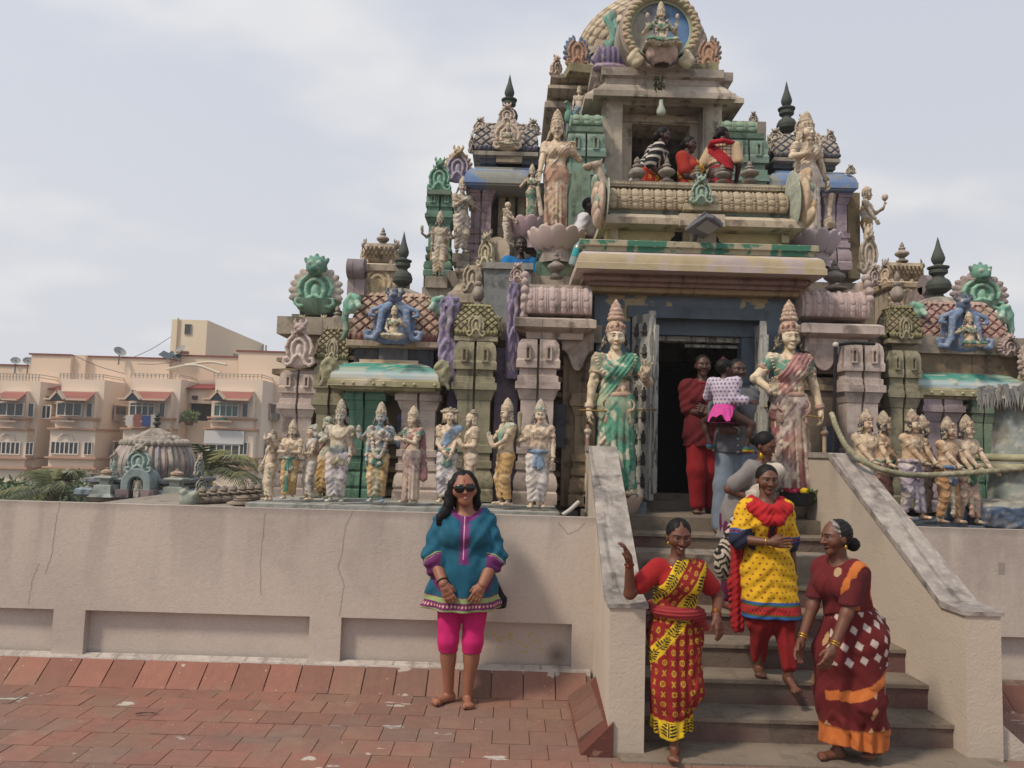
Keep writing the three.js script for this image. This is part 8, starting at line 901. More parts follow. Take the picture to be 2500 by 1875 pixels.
// ---------- beyond the wall: ground, shrine, garden and apartment blocks ----------
structure(put('ground',boxUV(new THREE.PlaneGeometry(900,900).rotateX(-Math.PI / 2).translate(0,-9,-200)),std({ color: new THREE.Color(0.11,0.10,0.07),roughness: 1 })),'dusty ground far below the terrace');
structure(put('temple_roof_terrace',new Bag().box(-5,9,0.7,1.0,-14,-6.4,faded('#8d8273',0.4)).geo(),M.stucco),'flat roof behind the boundary wall');
M.glass=std({ color: new THREE.Color(0.035,0.045,0.05),roughness: 0.12 });M.greenGlass=std({ color: new THREE.Color(0.03,0.10,0.10),roughness: 0.12 });
M.wallPlaster=std({ vertexColors: true,roughness: 0.95 });
{
const Z=(x,y,d=55)=>W(x / 3.16,740+y / 3.16,d),RZ=(x0,y0,x1,y1,d)=>R(x0 / 3.16,740+y0 / 3.16,x1 / 3.16,740+y1 / 3.16,d||55);
const peach='#d4bfa9',pale='#d7c6b3',white='#cfc8be',brown='#7d4a40',P=(c)=>(x,y,z)=>mulc(C(c),0.92+0.16*fbm3(x*0.5,y*0.5,z*0.5,3));
const apt=thing('apartment_building','peach apartment block with red tiled window hoods and bay windows beyond the wall','building',[0,0,0]);
const far=thing('apartment_building','plain end of a second peach block at the far left edge','building',[0,0,0]);
const bxx=(par,name,r,dep,col,pz=0)=>put(name,new Bag().box(r.x0,r.x1,r.y0,r.y1,r.z-dep,r.z+pz,P(col)).geo(),M.wallPlaster,par);
const FL = -9,body=(x0,x1,top,d,dep,col,name='bay_wall',par=apt)=>{ const r=RZ(x0,top,x1,top+400,d);return put(name,new Bag().box(r.x0,r.x1,FL,r.y1,-d-dep,-d,P(col)).geo(),M.wallPlaster,par);};
const win=(r,cols,rows,o={})=>{ const w=grp('window',o.par||apt),b=new Bag(),t=Math.min(0.07,r.w*0.07),c=o.frame||white;b.box(r.x0,r.x1,r.y0,r.y0+t,r.z,r.z+0.09,c);b.box(r.x0,r.x1,r.y1-t,r.y1,r.z,r.z+0.09,c);for (let i=0;i<=cols;i++) { const x=lerp(r.x0,r.x1-t,i / cols);b.box(x,x+t,r.y0+t,r.y1-t,r.z,r.z+0.085,c);} for (let j=1;j<rows;j++) { const y=lerp(r.y0,r.y1,o.split||j / rows);b.box(r.x0+t,r.x1-t,y,y+t*0.8,r.z,r.z+0.08,c);} b.mesh('frame',w,M.wallPlaster);for (let i=0;i<cols;i++) { const x=lerp(r.x0,r.x1-t,i / cols)+t;put('pane',new Bag().box(x,x+(r.w-t) / cols-t,r.y0+t,r.y1-t,r.z+0.01,r.z+0.03,o.curtain&&(i*7+cols) % 3===0?'#8a8a80':'#fff').geo(),o.green?M.greenGlass:M.glass,w);} return w;};
const band=(x0,x1,y,d,h=14)=>{ const r=RZ(x0,y,x1,y+h,d);return put('ledge',new Bag().box(r.x0-0.05,r.x1+0.2,r.y0,r.y1,r.z-3.2,r.z+0.22,P('#b08a72')).geo(),M.wallPlaster,apt);};
const tileM=std({ vertexColors: true,roughness: 0.85 });
const hood=(x0,x1,y0,y1,d)=>{ const r=RZ(x0,y0,x1,y1,d),g=grp('window_hood',apt),z0 = -d-0.2,dz=1.3;for (let j=0;j<6;j++) { const t0=j / 6,t1=(j+1) / 6;put('tile_course',new Bag().add(slab([[r.x0+0.9*t1*0.5,0],[r.x1-0.1*t1,0],[r.x1-0.1*t1,0.05],[r.x0+0.9*t1*0.5,0.05]],dz / 6*1.25,0),(x,y)=>mulc(C('#8d574b'),0.8+0.4*noise3(x*3,j*7,1)),trs(0,lerp(r.y0,r.y1,t0),z0+dz*(1-t1),Math.atan2(r.h,dz),0,0),0).geo(),tileM,g);}
const gx=lerp(r.x0,r.x1,0.33),gw=r.w*0.29;put('gable',new Bag().add(slab([[gx-gw*0.5,r.y0-0.1],[gx+gw*0.5,r.y0-0.1],[gx,r.y1-0.25]],0.3,0),'#2b3138',tr(0,0,z0+dz-0.1),0).geo(),M.wallPlaster,g);for (const s of [-1,1]) { const L=Math.hypot(gw*0.55,r.h*0.9),a=Math.atan2(r.h*0.8,gw*0.55);put('gable_board',new Bag().add(new THREE.BoxGeometry(L,0.14,0.4),P('#c3ad96'),trs(gx+s*gw*0.27,(r.y0+r.y1) / 2-0.05,z0+dz+0.05,0,0,-s*a),0).geo(),M.wallPlaster,g);} put('hood_wall',new Bag().box(r.x0+0.35,r.x1-0.2,r.y0-0.4,r.y1,z0-0.6,z0,P(pale)).geo(),M.wallPlaster,g);put('eave',new Bag().box(r.x0,r.x1,r.y0-0.06,r.y0+0.06,z0+dz-0.02,z0+dz+0.12,P('#c3ad96')).geo(),M.wallPlaster,g);};
// setback storey and roof parapets
body(215,2200,440,58.5,12,peach,'upper_wall');for (const [x0,x1,y,d] of [[232,535,395,57.6],[640,1300,418,58.3],[1368,1826,408,58.3],[1830,2200,372,57.8]]) { body(x0,x1,y,d,8,peach,'parapet');const r=RZ(x0,y-6,x1,y+6,d-0.1);put('coping',new Bag().box(r.x0-0.1,r.x1+0.1,r.y0,r.y1,r.z-8,r.z,brown).geo(),M.wallPlaster,apt);}
body(520,650,400,57.9,6,'#d2bba3','parapet');body(-260,212,470,60,10,peach,'wall',far);{ const r=RZ(-260,468,212,480,59.9);put('coping',new Bag().box(r.x0,r.x1+0.1,r.y0,r.y1,-70,r.z,brown).geo(),M.wallPlaster,far);}
// bays
const bays=[[-70,232,600,2],[380,762,588,0],[940,1352,582,1],[1580,1985,588,3]];
for (const [x0,x1,top,k] of bays) {
const d=54.6;const up=[x0+(k===0?84:72),x1+(k===2?68:34)];body(up[0],up[1],top,d+0.6,6,pale,'bay_wall');const lo=RZ(x0,966,x1-34,1300,d-0.1);put('bay_wall',new Bag().box(lo.x0,lo.x1,FL,lo.y1,-60,-d+0.1,P(pale)).geo(),M.wallPlaster,apt);const mid=RZ(x0+46,760,x1-40,966,d);put('bay_wall',new Bag().box(mid.x0,mid.x1,mid.y0-0.1,mid.y1+0.4,-60,-d-0.05,P(pale)).geo(),M.wallPlaster,apt);
hood(x0+36,x1-22,674,750,d);band(x0+30,x1-40,880,d);band(x0,x1-34,964,d-0.1);band(x0-20,x1-34,1186,d-0.2);band(x0-40,x1-34,1264,d-0.2);
const wd=d-0.02;if (k!==3) win(RZ(x0+60,766,x0+258,872,wd),k===1?4:3,k===1?2:1,{ split: 0.72,curtain: k!==1,frame: k===1?'#d0cbc2':white });else win(RZ(x0+70,766,x0+264,878,wd),4,2,{ green: true,split: 0.78 });
win(RZ(x0+290,772,x0+336,880,wd),1,1,{ curtain: true });const aw=k===3?RZ(x0+30,1088,x0+270,1192,d-0.13):RZ(x0+12,1066,x0+230,1168,d-0.13);win(aw,k===3?4:6,1,{ curtain: k===3 });if (k!==3) { const c=V(aw.cx,aw.y1,aw.z);put('arch_window',new Bag().add(new THREE.CylinderGeometry(aw.w*0.26,aw.w*0.26,0.1,20,1,false,-Math.PI / 2,Math.PI).rotateX(Math.PI / 2),'#59626a',tr(c.x,c.y,c.z+0.02),0).geo(),M.glass,apt);put('arch_trim',new Bag().add(new THREE.TorusGeometry(aw.w*0.27,0.05,6,20,Math.PI),white,tr(c.x,c.y,c.z+0.06),0.8).geo(),M.wallPlaster,apt);} else { const wp=RZ(x0,985,x0+306,1086,d-0.16);put('white_panel',new Bag().box(wp.x0,wp.x1,wp.y0,wp.y1,wp.z,wp.z+0.12,'#c3c2c0').geo(),M.wallPlaster,apt);}
if (k!==3) { const lw=RZ(x0-20,1374,x0+225,1480,d-0.13);win(lw,3,1,{});put('arch_window',new Bag().add(new THREE.CylinderGeometry(lw.w*0.3,lw.w*0.3,0.1,20,1,false,-Math.PI / 2,Math.PI).rotateX(Math.PI / 2),'#59626a',tr(lw.cx,lw.y1,lw.z+0.02),0).geo(),M.glass,apt);} const nw=RZ(x0+270,1072,x0+332,1172,d-0.12);win(nw,2,1,{ curtain: true });
// air conditioner shelf under the upper window, railing on the roof edge
const ac=RZ(x0+100,888,x0+170,912,d-0.3);put('window_shelf',new Bag().box(ac.x0,ac.x1,ac.y0,ac.y1,ac.z,ac.z+0.4,k===3?'#2c5f58':'#6f665c').box(ac.x0-0.5,ac.x1+0.5,ac.y0-0.06,ac.y0+0.06,ac.z,ac.z+0.5,'#a88f7c').geo(),M.wallPlaster,apt);
const rl=RZ(up[0],545,up[1],top,d+0.7),rb=new Bag();for (const y of [rl.y1-0.05,(rl.y0+rl.y1) / 2]) rb.box(rl.x0,rl.x1,y,y+0.05,rl.z-0.03,rl.z+0.03,'#b9aea0').box(rl.x1-0.05,rl.x1,y,y+0.05,rl.z-5,rl.z,'#b9aea0');for (let i=0;i<=12;i++) rb.box(lerp(rl.x0,rl.x1,i / 12)-0.03,lerp(rl.x0,rl.x1,i / 12)+0.03,rl.y0,rl.y1,rl.z-0.03,rl.z+0.03,'#b3a89a');put('roof_railing',rb.geo(),M.wallPlaster,apt);
}
// side wall windows with air conditioners, seen on the flanks
for (const [x,y,d] of [[860,850,57.2],[835,1130,57.0],[2045,840,57.6],[2020,1130,57]]) { const r=RZ(x-40,y-60,x+40,y+60,d),sx=RZ(x<1500?800:2012,y,x,y+1,55.1).x0+0.03,w=grp('window',apt,[sx,r.y0,-d]);put('frame',new Bag().box(0,0.12,0,r.h,-0.75,0.75,'#a38f7c').box(0.1,0.3,r.h,r.h+0.1,-1,1,P(pale)).geo(),M.wallPlaster,w);put('pane',new Bag().box(0.1,0.16,0.5,r.h-0.1,-0.65,0.65,'#fff').geo(),M.glass,w);put('air_conditioner',new Bag().box(0.05,0.5,0,0.5,-0.6,0.3,'#8a8177').box(0.5,0.52,0.06,0.44,-0.5,0.2,'#4a4642').geo(),M.wallPlaster,w);}
// rounded balcony towers with red lean-to roofs between the bays
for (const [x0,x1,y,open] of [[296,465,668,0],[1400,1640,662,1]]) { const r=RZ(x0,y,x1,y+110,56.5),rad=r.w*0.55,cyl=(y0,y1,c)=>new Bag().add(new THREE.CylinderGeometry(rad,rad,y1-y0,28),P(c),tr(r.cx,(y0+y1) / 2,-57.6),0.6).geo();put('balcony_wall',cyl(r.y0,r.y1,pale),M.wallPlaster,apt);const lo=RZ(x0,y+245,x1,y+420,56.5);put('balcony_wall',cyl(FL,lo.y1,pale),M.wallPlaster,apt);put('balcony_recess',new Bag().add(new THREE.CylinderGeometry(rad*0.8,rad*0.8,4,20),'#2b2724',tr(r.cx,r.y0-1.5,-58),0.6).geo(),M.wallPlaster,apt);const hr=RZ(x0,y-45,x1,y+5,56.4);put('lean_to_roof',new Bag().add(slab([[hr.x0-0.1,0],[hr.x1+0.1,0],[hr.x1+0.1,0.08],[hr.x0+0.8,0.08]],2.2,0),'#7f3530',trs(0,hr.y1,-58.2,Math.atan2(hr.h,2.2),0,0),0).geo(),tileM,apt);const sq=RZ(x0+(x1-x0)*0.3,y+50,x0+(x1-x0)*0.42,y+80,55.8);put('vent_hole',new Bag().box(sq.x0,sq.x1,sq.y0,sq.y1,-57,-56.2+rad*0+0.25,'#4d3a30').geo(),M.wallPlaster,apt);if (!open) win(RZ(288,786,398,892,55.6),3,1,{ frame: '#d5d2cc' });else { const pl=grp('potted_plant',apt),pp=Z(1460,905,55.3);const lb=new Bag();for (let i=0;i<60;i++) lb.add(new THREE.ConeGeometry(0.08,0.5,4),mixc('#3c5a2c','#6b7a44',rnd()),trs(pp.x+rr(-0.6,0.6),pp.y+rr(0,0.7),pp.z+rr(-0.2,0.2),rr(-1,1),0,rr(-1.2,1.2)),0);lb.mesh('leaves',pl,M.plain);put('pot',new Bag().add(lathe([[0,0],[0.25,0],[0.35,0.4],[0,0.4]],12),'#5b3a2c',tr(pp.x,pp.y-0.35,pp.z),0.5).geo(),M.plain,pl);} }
// stair tower on the roof
const t0=RZ(1318,128,1592,420,60),t1=RZ(1592,128,1890,400,60);const S=[[0,-60],[t1.w*0.98,-60],[t1.w*0.98,-71],[-t0.w,-71],[-t0.w,-60]];const tow=grp('roof_tower',apt,[t0.x1,0,0]);{ const tb=new Bag();tb.box(-t0.w,0,t0.y0-3,t0.y1,-74,-60,P('#d8c9ae'));tb.mesh('tower_wall',tow,M.wallPlaster);const wv=RZ(1425,162,1476,240,59.95);win({ ...wv,x0: wv.x0-t0.x1,x1: wv.x1-t0.x1,z: -60 },1,1,{ par: tow,frame: '#8d8577' });put('side_hatch',new Bag().box(0.0,0.03,t0.y1-3,t0.y1-1.8,-69,-66,'#8f8b85').geo(),M.wallPlaster,tow);const pb=new Bag();for (const x of [0.2,0.5]) pb.add(new THREE.CylinderGeometry(0.09,0.09,6,8),'#9b968f',tr(x,t0.y1-3.2,-73),0.6);pb.add(new THREE.CylinderGeometry(0.06,0.06,7,8),'#b09a80',tr(-2.2,t0.y1-3.4,-59.9),0.6);pb.mesh('pipe',tow,M.wallPlaster);}
const cn=RZ(1290,478,1700,515,57);put('white_canopy',new Bag().add(tube([[cn.x0,cn.y0,-57],[cn.cx,cn.y1,-57],[cn.x1,cn.y0-0.2,-57]],0.12,20,6),'#c5bda8',null,0.8).add(tube([[cn.x0+1,cn.y0+0.4,-57.6],[cn.cx+1,cn.y1+0.3,-57.6],[cn.x1+0.2,cn.y0+0.5,-57.6]],0.1,20,6),'#c5bda8',null,0.8).geo(),M.wallPlaster,apt);
{ const l=RZ(985,880,1120,935,54.2);['#c4bfb6','#8f5a52','#2f4a86','#c4bfb6'].forEach((c,i)=>put('laundry',new Bag().add(new THREE.BoxGeometry(0.5,0.7+0.2*(i % 2),0.04,4,4,1),P(c),trs(l.x0+i*0.58+0.3,l.cy,l.z+0.4,0.1,0.1*i,0),0).geo(),M.wallPlaster,apt));for (const [a,b] of [[[1000,430],[1320,260]],[[560,400],[960,545]],[[1060,470],[1400,440]]]) put('cable',new Bag().add(tube([Z(...a,56.8),Z((a[0]+b[0]) / 2,(a[1]+b[1]) / 2+14,56.8),Z(...b,56.8)],0.02,16,4),'#4a4642',null,0.8).geo(),M.wallPlaster,apt);}
// dishes on the roof
const dish=(x,y,d,s,turn,label)=>{ const p=Z(x,y,d),t=thing('satellite_dish',label,'satellite dish',[p.x,p.y-0.5,-d],turn,'satellite dishes on the apartment roofs');put('reflector',new Bag().add(lathe([[0,0],[0.5,0.06],[0.8,0.18],[1,0.32]].map(([a,b])=>[a*s,b*s]),20),'#8f918f',trs(0,0.6,0,0.9,0,0),0.8).geo(),M.wallPlaster,t);put('stand',new Bag().add(new THREE.CylinderGeometry(0.05,0.05,1,6),'#6b6a68',tr(0,0.2,0),0.6).geo(),M.wallPlaster,t);};
dish(920,392,58,0.45,0.9,'tilted satellite dish above the long roof wall');dish(1395,382,58,0.5,-0.6,'large pale satellite dish below the roof tower');dish(215,462,58,0.35,0.6,'small satellite dish at the gap left of the block');dish(120,460,60,0.35,0.6,'small satellite dish on the far left roof');
{ const p=Z(1280,430,58),t=thing('solar_heater','pair of sloping solar water panels beside the large dish','solar panel',[p.x,p.y,-58]);t.scale.setScalar(0.55);for (const x of [0,1.1]) put('panel',new Bag().add(new THREE.BoxGeometry(0.9,0.08,2.6),'#3a3f46',trs(x,0.5,0,0.5,0.9,0.4),0).geo(),M.glass,t);put('tank',new Bag().add(new THREE.CylinderGeometry(0.22,0.22,1.6,12).rotateZ(Math.PI / 2),'#8a6a5c',tr(2.2,0.9,0),0.6).geo(),M.wallPlaster,t);}
}
// small domed shrine behind the wall
{
const ZS=(x0,y0,x1,y1,d)=>R(x0 / 3.16,740+y0 / 3.16,x1 / 3.16,740+y1 / 3.16,d),d=13,dm=ZS(895,1075,1488,1350,d),cx=dm.cx,cz = -d,sh=thing('small_shrine','small round shrine with ribbed dome, blue corner posts and arched niche behind the wall','shrine',[cx,0,cz]),Rr=dm.w / 2;
const ribs=new Bag(),pf=(t)=>[Rr*(0.78+0.24*Math.sin(Math.PI*(0.12+0.62*t)))*(1-0.30*t*t),dm.y0+t*dm.h],n=38;const cols=['#9a928a','#a79a90','#94847a','#8d8d94','#a58d86','#a09c90'];
for (let i=0;i<n;i++) { const a=i / n*6.283,pts=[];for (let k=0;k<=8;k++) { const [r,y]=pf(k / 8);pts.push([Math.sin(a)*r,y,Math.cos(a)*r]);} put('dome_rib',new Bag().add(tube(pts,Rr*0.085,12,6),(x,y,z)=>weather(mulc(cols[i % 6],0.75+0.3*(Math.sin(y*120)>0)),x,y,z),null,0.9).geo(),M.sculpt,sh);}
put('dome_core',new Bag().add(lathe([...Array(9)].map((_,k)=>pf(k / 8)).concat([[0,dm.y1]]),30),'#6e655c',null,0.6).geo(),M.stucco,sh);
const cap_=ZS(985,965,1400,1080,d),ch=cap_.h,W2=cap_.w / 2;for (let j=0;j<3;j++) { const rr_=W2*(1.0-j*0.27),y=dm.y1+ch*(0.02+j*0.28);for (let i=0;i<16;i++) { const a=(i+j*0.5) / 16*6.283;put('lotus_petal',new Bag().add(new THREE.SphereGeometry(1,8,6),faded('#a3978a',0.4),trs(Math.sin(a)*rr_*0.86,y,Math.cos(a)*rr_*0.86,0.5,a,0,rr_*0.3,ch*0.12,rr_*0.34),0.9).geo(),M.stucco,sh);} } put('cap',new Bag().add(lathe([[W2*0.95,dm.y1-0.03],[W2*0.86,dm.y1+ch*0.2],[W2*0.5,dm.y1+ch*0.62],[W2*0.2,dm.y1+ch*0.95],[0,dm.y1+ch]],28),faded('#978c80',0.4),null,0.6).geo(),M.stucco,sh);
const bead=new Bag();for (let i=0;i<34;i++) { const a=i / 34*6.283;bead.add(new THREE.SphereGeometry(0.06,7,5),'#8d8478',tr(Math.sin(a)*W2*1.12,dm.y1-0.02,Math.cos(a)*W2*1.12),0.9);} put('bead_ring',bead.geo(),M.sculpt,sh).userData.kind='stuff';
const fr=ZS(1200,835,1262,975,d);finial(sh,0,dm.y1+ch,0,fr.w,fr.h*1.02,'#46534b');
const bs=new Bag();bs.box(-Rr*1.0,Rr*1.0,0.9,dm.y0-0.35,-Rr,Rr,faded('#646477',0.45));bs.mesh('base_wall',sh);const bm=new Bag();for (const [o,y,h,c] of [[0.08,dm.y0-0.36,0.1,'#8d7f78'],[0.2,dm.y0-0.26,0.12,'#6f90a0'],[0.05,dm.y0-0.14,0.08,'#9a8472'],[0.12,dm.y0-0.06,0.08,'#75808f']]) bm.add(rectLathe(Rr*2,Rr*2,[[o-0.04,y],[o,y+h*0.2],[o,y+h*0.8],[o-0.04,y+h]]),faded(c,0.4),null,0.4);bm.mesh('cornice',sh);
const fl=ZS(1190,1465,1262,1530,12.35);put('flower_relief',new Bag().add(new THREE.SphereGeometry(0.05,10,8),'#a3a6ac',trs(fl.cx-cx,fl.cy,Rr+0.01,0,0,0,1,1,0.5),0.9).add(new THREE.TorusGeometry(0.1,0.035,6,10),'#9a9ea8',trs(fl.cx-cx,fl.cy,Rr+0.01,0,0,0,1,1,0.6),0.3).geo(),M.sculpt,sh);
// arched niche with a figure
const ni=ZS(945,1290,1155,1560,12.06),nc=ni.cx-cx,S=new THREE.Shape(),H=new THREE.Path(),ar=(p,w,y1)=>{ p.moveTo(-w,0);p.lineTo(w,0);p.lineTo(w,y1);p.absarc(0,y1,w,0,Math.PI);p.lineTo(-w,0);};ar(S,ni.w*0.52,ni.h*0.62);ar(H,ni.w*0.3,ni.h*0.6);S.holes.push(H);put('niche_arch',new Bag().add(slab(S,0.34,0.02),faded('#6f9298',0.5),tr(nc,ni.y0,Rr-0.02),0.4).geo(),M.stucco,sh);put('niche_back',new Bag().box(nc-ni.w*0.3,nc+ni.w*0.3,ni.y0,ni.y1,Rr-0.02,Rr+0.02,'#332b28').geo(),M.stucco,sh);kudu(sh,{ cx: nc,y0: ni.y1-0.05,z: Rr+0.25,w: 0.46,h: 0.5 },'#6f9a94','#86a5a2','#8f8a7c',{ petals: false,thick: 0.4 });for (const s of [-1,1]) put('niche_post',new Bag().box(nc+s*ni.w*0.46-0.1,nc+s*ni.w*0.46+0.1,0.9,ni.y0+ni.h*0.45,Rr,Rr+0.36,faded('#8a7480',0.4)).geo(),M.stucco,sh);
statue({ px: (1050) / 3.16,top: 740+1318 / 3.16,foot: 740+1552 / 3.16,d: 12.1,label: 'small grey statue standing in the niche of the round shrine',skin: '#8f938c',c1: '#9a988c',crownH: 0.3,crownCol: '#7f8f90',cell: 0.012,headCell: 0.008,handCell: 0.008,pose: {} });
for (const [x0,x1,y] of [[748,888,1266],[1282,1438,1278]]) { const p=ZS(x0,y,x1,1560,12.1),g=grp('corner_post',sh,[p.cx-cx,0,-12.1-cz]),w=p.w,h=p.y1-1.05,b=new Bag();b.add(rectLathe(w*0.5,w*0.5,[[0.12,0.9],[w*0.26,0.95],[w*0.2,1.05+h*0.07],[0.0,1.05+h*0.12],[0,1.05+h*0.38],[0.05,1.05+h*0.4],[w*0.22,1.05+h*0.47],[w*0.2,1.05+h*0.53],[0,1.05+h*0.57]]),faded('#7aa3a6',0.45),null,0.4);b.mesh('post',g);put('post_dome',new Bag().add(lathe([[w*0.3,1.05+h*0.57],[w*0.3,1.05+h*0.62],[w*0.24,1.05+h*0.65],[w*0.33,1.05+h*0.72],[w*0.31,1.05+h*0.8],[w*0.16,1.05+h*0.88],[w*0.07,1.05+h*0.92],[w*0.09,1.05+h*0.96],[0,1.05+h]],16),faded('#a5846a',0.4),null,0.5).geo(),M.stucco,g);}
for (const q of [[850,1140,935,1340,'#8f8a80',-0.7],[1490,1150,1580,1340,'#9a8c80',0.7],[1500,1320,1600,1460,'#7d7568',0.6],[875,1230,940,1350,'#4c8a72',-0.4]]) { const r=ZS(q[0],q[1],q[2],q[3],12.5);kudu(sh,{ ...r,cx: r.cx-cx,z: r.z-cz },q[4],'#8aa39c',q[4],{ petals: false,thick: 0.4 },q[5]);}
// the row of turned finials
const fin=new Bag().add(lathe(KALASHA.map(([a,t])=>[a*0.24,t*0.52]),18),faded('#857462',0.4,'#9a8d7c',3),null,0.5).geo();
[1562,1618,1672,1722,1770,1812,1852].forEach((x,i)=>{ const p=ZS(x-20,1410,x+20,1575,10),t=thing('ridge_finial',['first','second','third','fourth','fifth','sixth','seventh'][i]+' brown turned finial from the left in the row behind the wall','finial',[p.cx,p.y0-0.02,-10-i*0.12],0,'row of brown turned finials behind the wall');const o=put('urn',fin,M.stucco,t);o.scale.y=(p.h+0.02) / 0.52;});
{ const p=ZS(1825,1482,1912,1575,9.6),t=thing('ridge_finial','bigger round finial in front at the right end of the finial row','finial',[p.cx,p.y0,-9.6]);put('urn',fin,M.stucco,t).scale.set(1.5,p.h / 0.52,1.5);}
const rg=ZS(1440,1555,1920,1600,10.2);const rt=thing('barrel_ridge','low dark ridge under the row of finials','roof',[0,0,0]);put('ridge',new Bag().box(rg.x0,rg.x1+0.6,0.9,rg.y1,-11.4,-9.9,faded('#5b5249',0.4)).geo(),M.stucco,rt);put('scroll_end',sculpt([ell(V(0,0,0),0.13,0.12,0.1,0.03,'#7d8a80'),ell(V(0.08,0.08,0.05),0.05,0.05,0.05,0.01,'#8f988c'),ell(V(-0.06,0.1,0.05),0.05,0.05,0.05,0.01,'#8f988c')],{ cell: 0.02,box: [[-0.3,-0.2,-0.2],[0.3,0.3,0.25]],vary: weather }),M.sculpt,rt,tr(ZS(1465,1520,1465,1520,9.9).cx,ZS(1460,1520,1470,1522,9.9).cy,-9.9));
}
// garden: bushes and palms
M.leaf=new THREE.MeshPhysicalMaterial({ vertexColors: true,roughness: 0.75,transmission: 0.25,thickness: 0,side: THREE.DoubleSide });
function leafCloud(n,at,size,cols) { const pos=[],col=[];for (let i=0;i<n;i++) { const [p,sh]=at(),a=rnd()*6.28,b=rr(-0.9,0.9),s=size*rr(0.6,1.3),u=V(Math.cos(a)*Math.cos(b),Math.sin(b),Math.sin(a)*Math.cos(b)),v=V(-Math.sin(a),rr(-0.5,0.5),Math.cos(a)).normalize(),c=mulc(mixc(cols[0],cols[1],rnd()),sh*rr(0.7,1.2));for (const [k,m] of [[-1,0],[0,0.32],[1,0],[-1,0],[1,0],[0,-0.32]]) { pos.push(p.x+(u.x*k+v.x*m)*s,p.y+(u.y*k+v.y*m)*s,p.z+(u.z*k+v.z*m)*s);col.push(...c);} } const g=new THREE.BufferGeometry();g.setAttribute('position',new THREE.Float32BufferAttribute(pos,3));g.setAttribute('color',new THREE.Float32BufferAttribute(col,3));g.computeVertexNormals();return boxUV(g);}
function bush(px,top,d,w,label,cols,dens=1) { const t=W(px,top,d),g=thing('bush',label,'bush',[t.x,-9,t.z]),h=t.y+9;put('foliage',leafCloud(15000*dens | 0,()=>{ const a=rnd()*6.28,r=Math.pow(rnd(),0.4),y=rnd(),lump=0.7+0.5*noise3(Math.cos(a)*2+px,y*6,Math.sin(a)*2);return [V(Math.cos(a)*r*w*lump*Math.sqrt(1-y*0.75),h-Math.pow(y,1.2)*7*lump-(1-lump)*2,Math.sin(a)*r*w*lump),0.8+0.3*r];},0.15,cols),M.leaf,g);put('stem',new Bag().add(new THREE.CylinderGeometry(0.15,0.25,h-2,8),'#4a3c2c',tr(0,(h-2) / 2,0),0.6).geo(),M.plain,g);}
bush(40,1170,27,4.2,'dense green bush at the left edge in front of the apartments',['#33491d','#56703a']);bush(115,1182,25,2.6,'lower green bush right of the dense one at the left edge',['#3a5224','#5f7540'],0.7);bush(195,1212,24,2.0,'small dark bush just left of the round shrine',['#2c3c1c','#4a5c32'],0.5);
function palm(px,py,d,label,n,L,lean,low = -0.4) { const t=W(px,py,d),g=thing('palm_tree',label,'palm tree',[t.x,-9,t.z]),h=t.y+9;put('trunk',new Bag().add(new THREE.CylinderGeometry(0.16,0.24,h,10,12),'#5b4c3c',tr(0,h / 2,0),0.6).geo(),M.plain,g);for (let i=0;i<n;i++) { const a=i / n*6.283+rr(-0.2,0.2),el=rr(low,1.25),pos=[],col=[],c0=mixc('#3f4a22','#7a7a42',rnd());const stem=(s)=>V(Math.cos(a)*Math.cos(el)*s*L+lean*s*s,h+Math.sin(el)*s*L-0.55*L*s*s,Math.sin(a)*Math.cos(el)*s*L);for (let k=1;k<34;k++) { const s=k / 34,p=stem(s),q=stem(s+0.01).sub(p).normalize(),side=q.clone().cross(V(0,1,0)).normalize();for (const e of [-1,1]) { const tip=p.clone().addScaledVector(side,e*L*0.30*Math.sin(Math.PI*(0.15+0.8*s))).addScaledVector(q,L*0.16).add(V(0,-L*rr(0.05,0.14),0));const w2=q.clone().multiplyScalar(0.025);pos.push(p.x-w2.x,p.y-w2.y,p.z-w2.z,p.x+w2.x,p.y+w2.y,p.z+w2.z,tip.x,tip.y,tip.z);for (let m=0;m<3;m++) col.push(...mulc(c0,rr(0.8,1.15)));} } const ge=new THREE.BufferGeometry();ge.setAttribute('position',new THREE.Float32BufferAttribute(pos,3));ge.setAttribute('color',new THREE.Float32BufferAttribute(col,3));ge.computeVertexNormals();put('frond',boxUV(ge),M.leaf,g);} }
palm(506,1150,22,'tall palm with drooping fronds right of the round shrine',22,1.9,0.1);palm(130,1205,22,'low feathery palm among the bushes at the left',16,1.7,0,0.1);palm(636,1195,13,'palm fronds showing beside the cream sage statue',10,0.75,-0.1);
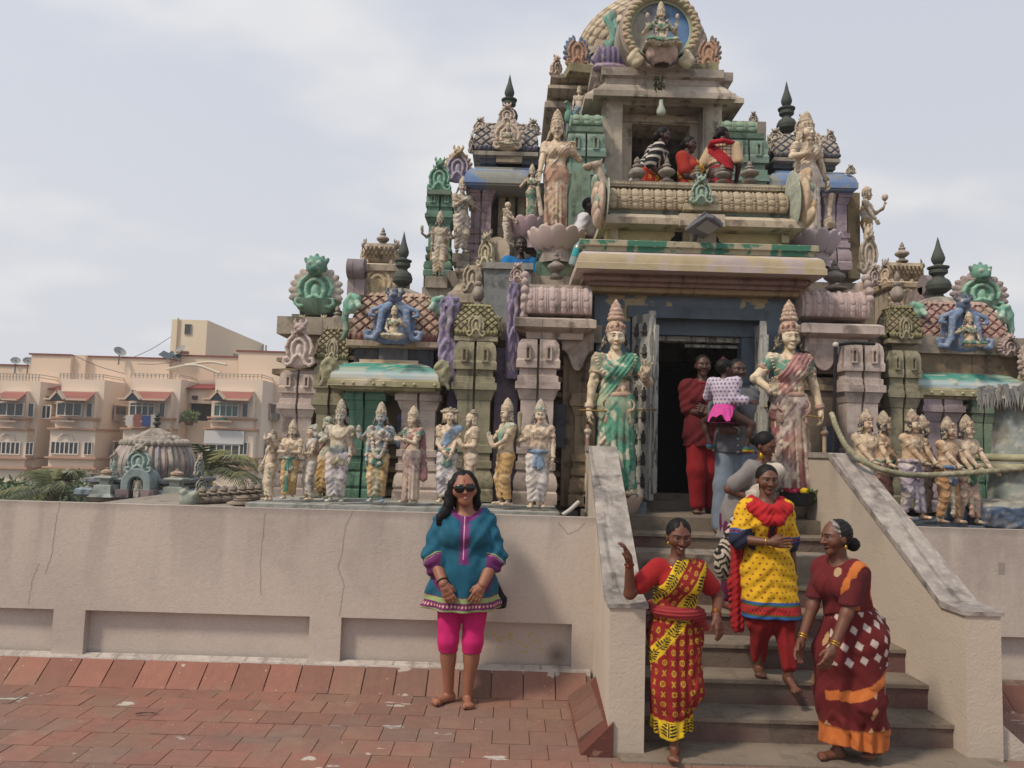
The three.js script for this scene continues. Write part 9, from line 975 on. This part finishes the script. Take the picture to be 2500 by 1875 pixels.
// ---------- small things ----------
{ // floodlight on the balcony ledge
const p=W(1705,565,7.7),t=thing('floodlight','grey metal floodlight tilted down below the balcony barrel','lamp',[p.x,p.y,p.z]);const S=new THREE.Shape([[-0.12,0],[0.13,0],[0.17,0.34],[0.0,0.39],[-0.08,0.36]].map((q)=>new THREE.Vector2(...q)));
const m=trs(-0.04,0.0,0.0,1.2,-0.2,-0.4,0.8);put('housing',new Bag().add(slab(S,0.045,0.008),'#5d6064',m,0.4).geo(),M.plain,t);put('lens',new Bag().add(slab([[-0.05,0.13],[0.13,0.13],[0.15,0.31],[-0.04,0.33]],0.012,0.002),'#8b8d8c',m.clone().multiply(tr(0,0,0.052)),0.4).geo(),M.plain,t);const f=new Bag();for (let i=0;i<14;i++) f.add(new THREE.BoxGeometry(0.006,0.3,0.03),'#54575b',m.clone().multiply(tr(-0.1+i*0.018,0.2,-0.02)),0);put('cooling_fin',f.geo(),M.plain,t);put('bracket',new Bag().add(new THREE.CylinderGeometry(0.025,0.025,0.22,10),'#4c4d50',trs(-0.02,-0.06,-0.08,1.2,0,0),0.6).add(new THREE.SphereGeometry(0.035,10,8),'#4c4d50',tr(-0.02,-0.03,-0.02),0.9).geo(),M.plain,t);}
{ const p=W(1614,268,10.15),t=thing('hanging_bulb','pale bulb hanging on a wire from the portico eave','lamp',[p.x,p.y,p.z]);put('bulb',new Bag().add(lathe([[0,-0.1],[0.05,-0.07],[0.065,-0.02],[0.03,0.07],[0.03,0.13],[0,0.13]],14),'#a9b0a4',null,0.8).geo(),M.gloss,t);put('wire',new Bag().add(new THREE.CylinderGeometry(0.008,0.008,0.25,6),'#2a2a2a',tr(0,0.25,0),0.8).geo(),M.plain,t);}
{ const p=W(1607,206,9.72),t=thing('weed','small weed growing from the portico eave','plant',[p.x,p.y,p.z]);put('leaves',leafCloud(60,()=>[V(rr(-0.07,0.07),rr(-0.09,0.08),rr(0,0.08)),1],0.04,['#3c4a2c','#6a7048']),M.leaf,t);}
{ // basket of flowers on the lotus
const p=W(1945,1218,7.2),t=thing('flower_basket','black basket of flowers, a lemon and greens in front of the red guardian','basket',[p.x,p.y-0.06,p.z]);put('basket',new Bag().add(lathe([[0,0],[0.1,0],[0.13,0.01],[0.155,0.115],[0.16,0.12],[0.145,0.115],[0.12,0.02],[0,0.02]],22),'#16191e',null,0.5).geo(),M.plain,t);for (let i=0;i<9;i++) put('flower',new Bag().add(new THREE.IcosahedronGeometry(0.026,1),['#9a1f3c','#b5305a','#7d1528'][i % 3],tr(-0.09+i % 5*0.035,0.115+0.01*(i % 3),-0.04+0.04*(i / 5 | 0)),0.6).geo(),M.plain,t);put('lemon',new Bag().add(new THREE.SphereGeometry(0.034,12,10),'#c9ac16',trs(0.06,0.13,0.03,0,0,0,1.2,1,1),0.9).geo(),M.plain,t);put('greens',leafCloud(70,()=>[V(0.12+rr(-0.04,0.05),0.10+rr(-0.06,0.05),rr(-0.04,0.08)),1],0.035,['#3f6a2c','#6f9a4c']),M.leaf,t);}
{ // ropes tying the door leaves
const rope=(pts,label)=>tag(put('tie_rope',new Bag().add(tube(pts,0.008,40,6),'#8a6a34',null,0.9).geo(),M.plain),label,'rope');rope([W(1415,1001,7.3),W(1480,1003,7.3),W(1560,1001,7.38),W(1602,1000,7.7)],'thin rope from the green guardian to the left door leaf');rope([W(1856,990,7.8),W(1890,1000,7.5),W(1960,1013,7.36),W(2008,1020,7.36)],'thin rope from the right door leaf to the red guardian');}
{ const t=thing('black_pipe','black hooked water pipe with white elbow on the right of the doorway','pipe'),a=W(2034,1130,7.3),b=W(2040,842,7.3),c=W(2135,840,7.35);put('upright',new Bag().add(tube([a,W(2037,990,7.3),b],0.018,20,8),'#101012',null,0.9).geo(),M.plain,t);put('arm',new Bag().add(tube([b,W(2080,838,7.32),c],0.015,20,8),'#101012',null,0.9).geo(),M.plain,t);put('elbow',new Bag().add(new THREE.SphereGeometry(0.028,12,10),'#b5b2aa',tr(b.x,b.y,b.z),0.9).geo(),M.plain,t);}
{ const t=thing('white_pipe','short slanting white pipe where the wall meets the stairs','pipe');put('tube',new Bag().add(tube([W(1372,1258,6.35),W(1390,1246,6.4),W(1412,1226,6.5)],0.017,12,8),'#b3b0aa',null,0.9).geo(),M.plain,t);}
{ const p=W(1398,648,7.9),t=thing('plastic_bottle','clear plastic bottle with turquoise label lying by the cornice','bottle',[p.x,p.y,p.z]);t.rotation.z = -0.3;put('bottle',new Bag().add(lathe([[0,0],[0.045,0],[0.05,0.03],[0.05,0.2],[0.02,0.26],[0.02,0.29],[0,0.29]],14),'#7f9490',null,0.6).geo(),M.gloss,t);put('wrapper',new Bag().add(new THREE.CylinderGeometry(0.052,0.052,0.09,14),'#2f8f94',tr(0,0.13,0),0.6).geo(),M.plain,t);}
renderer.render(scene,camera);
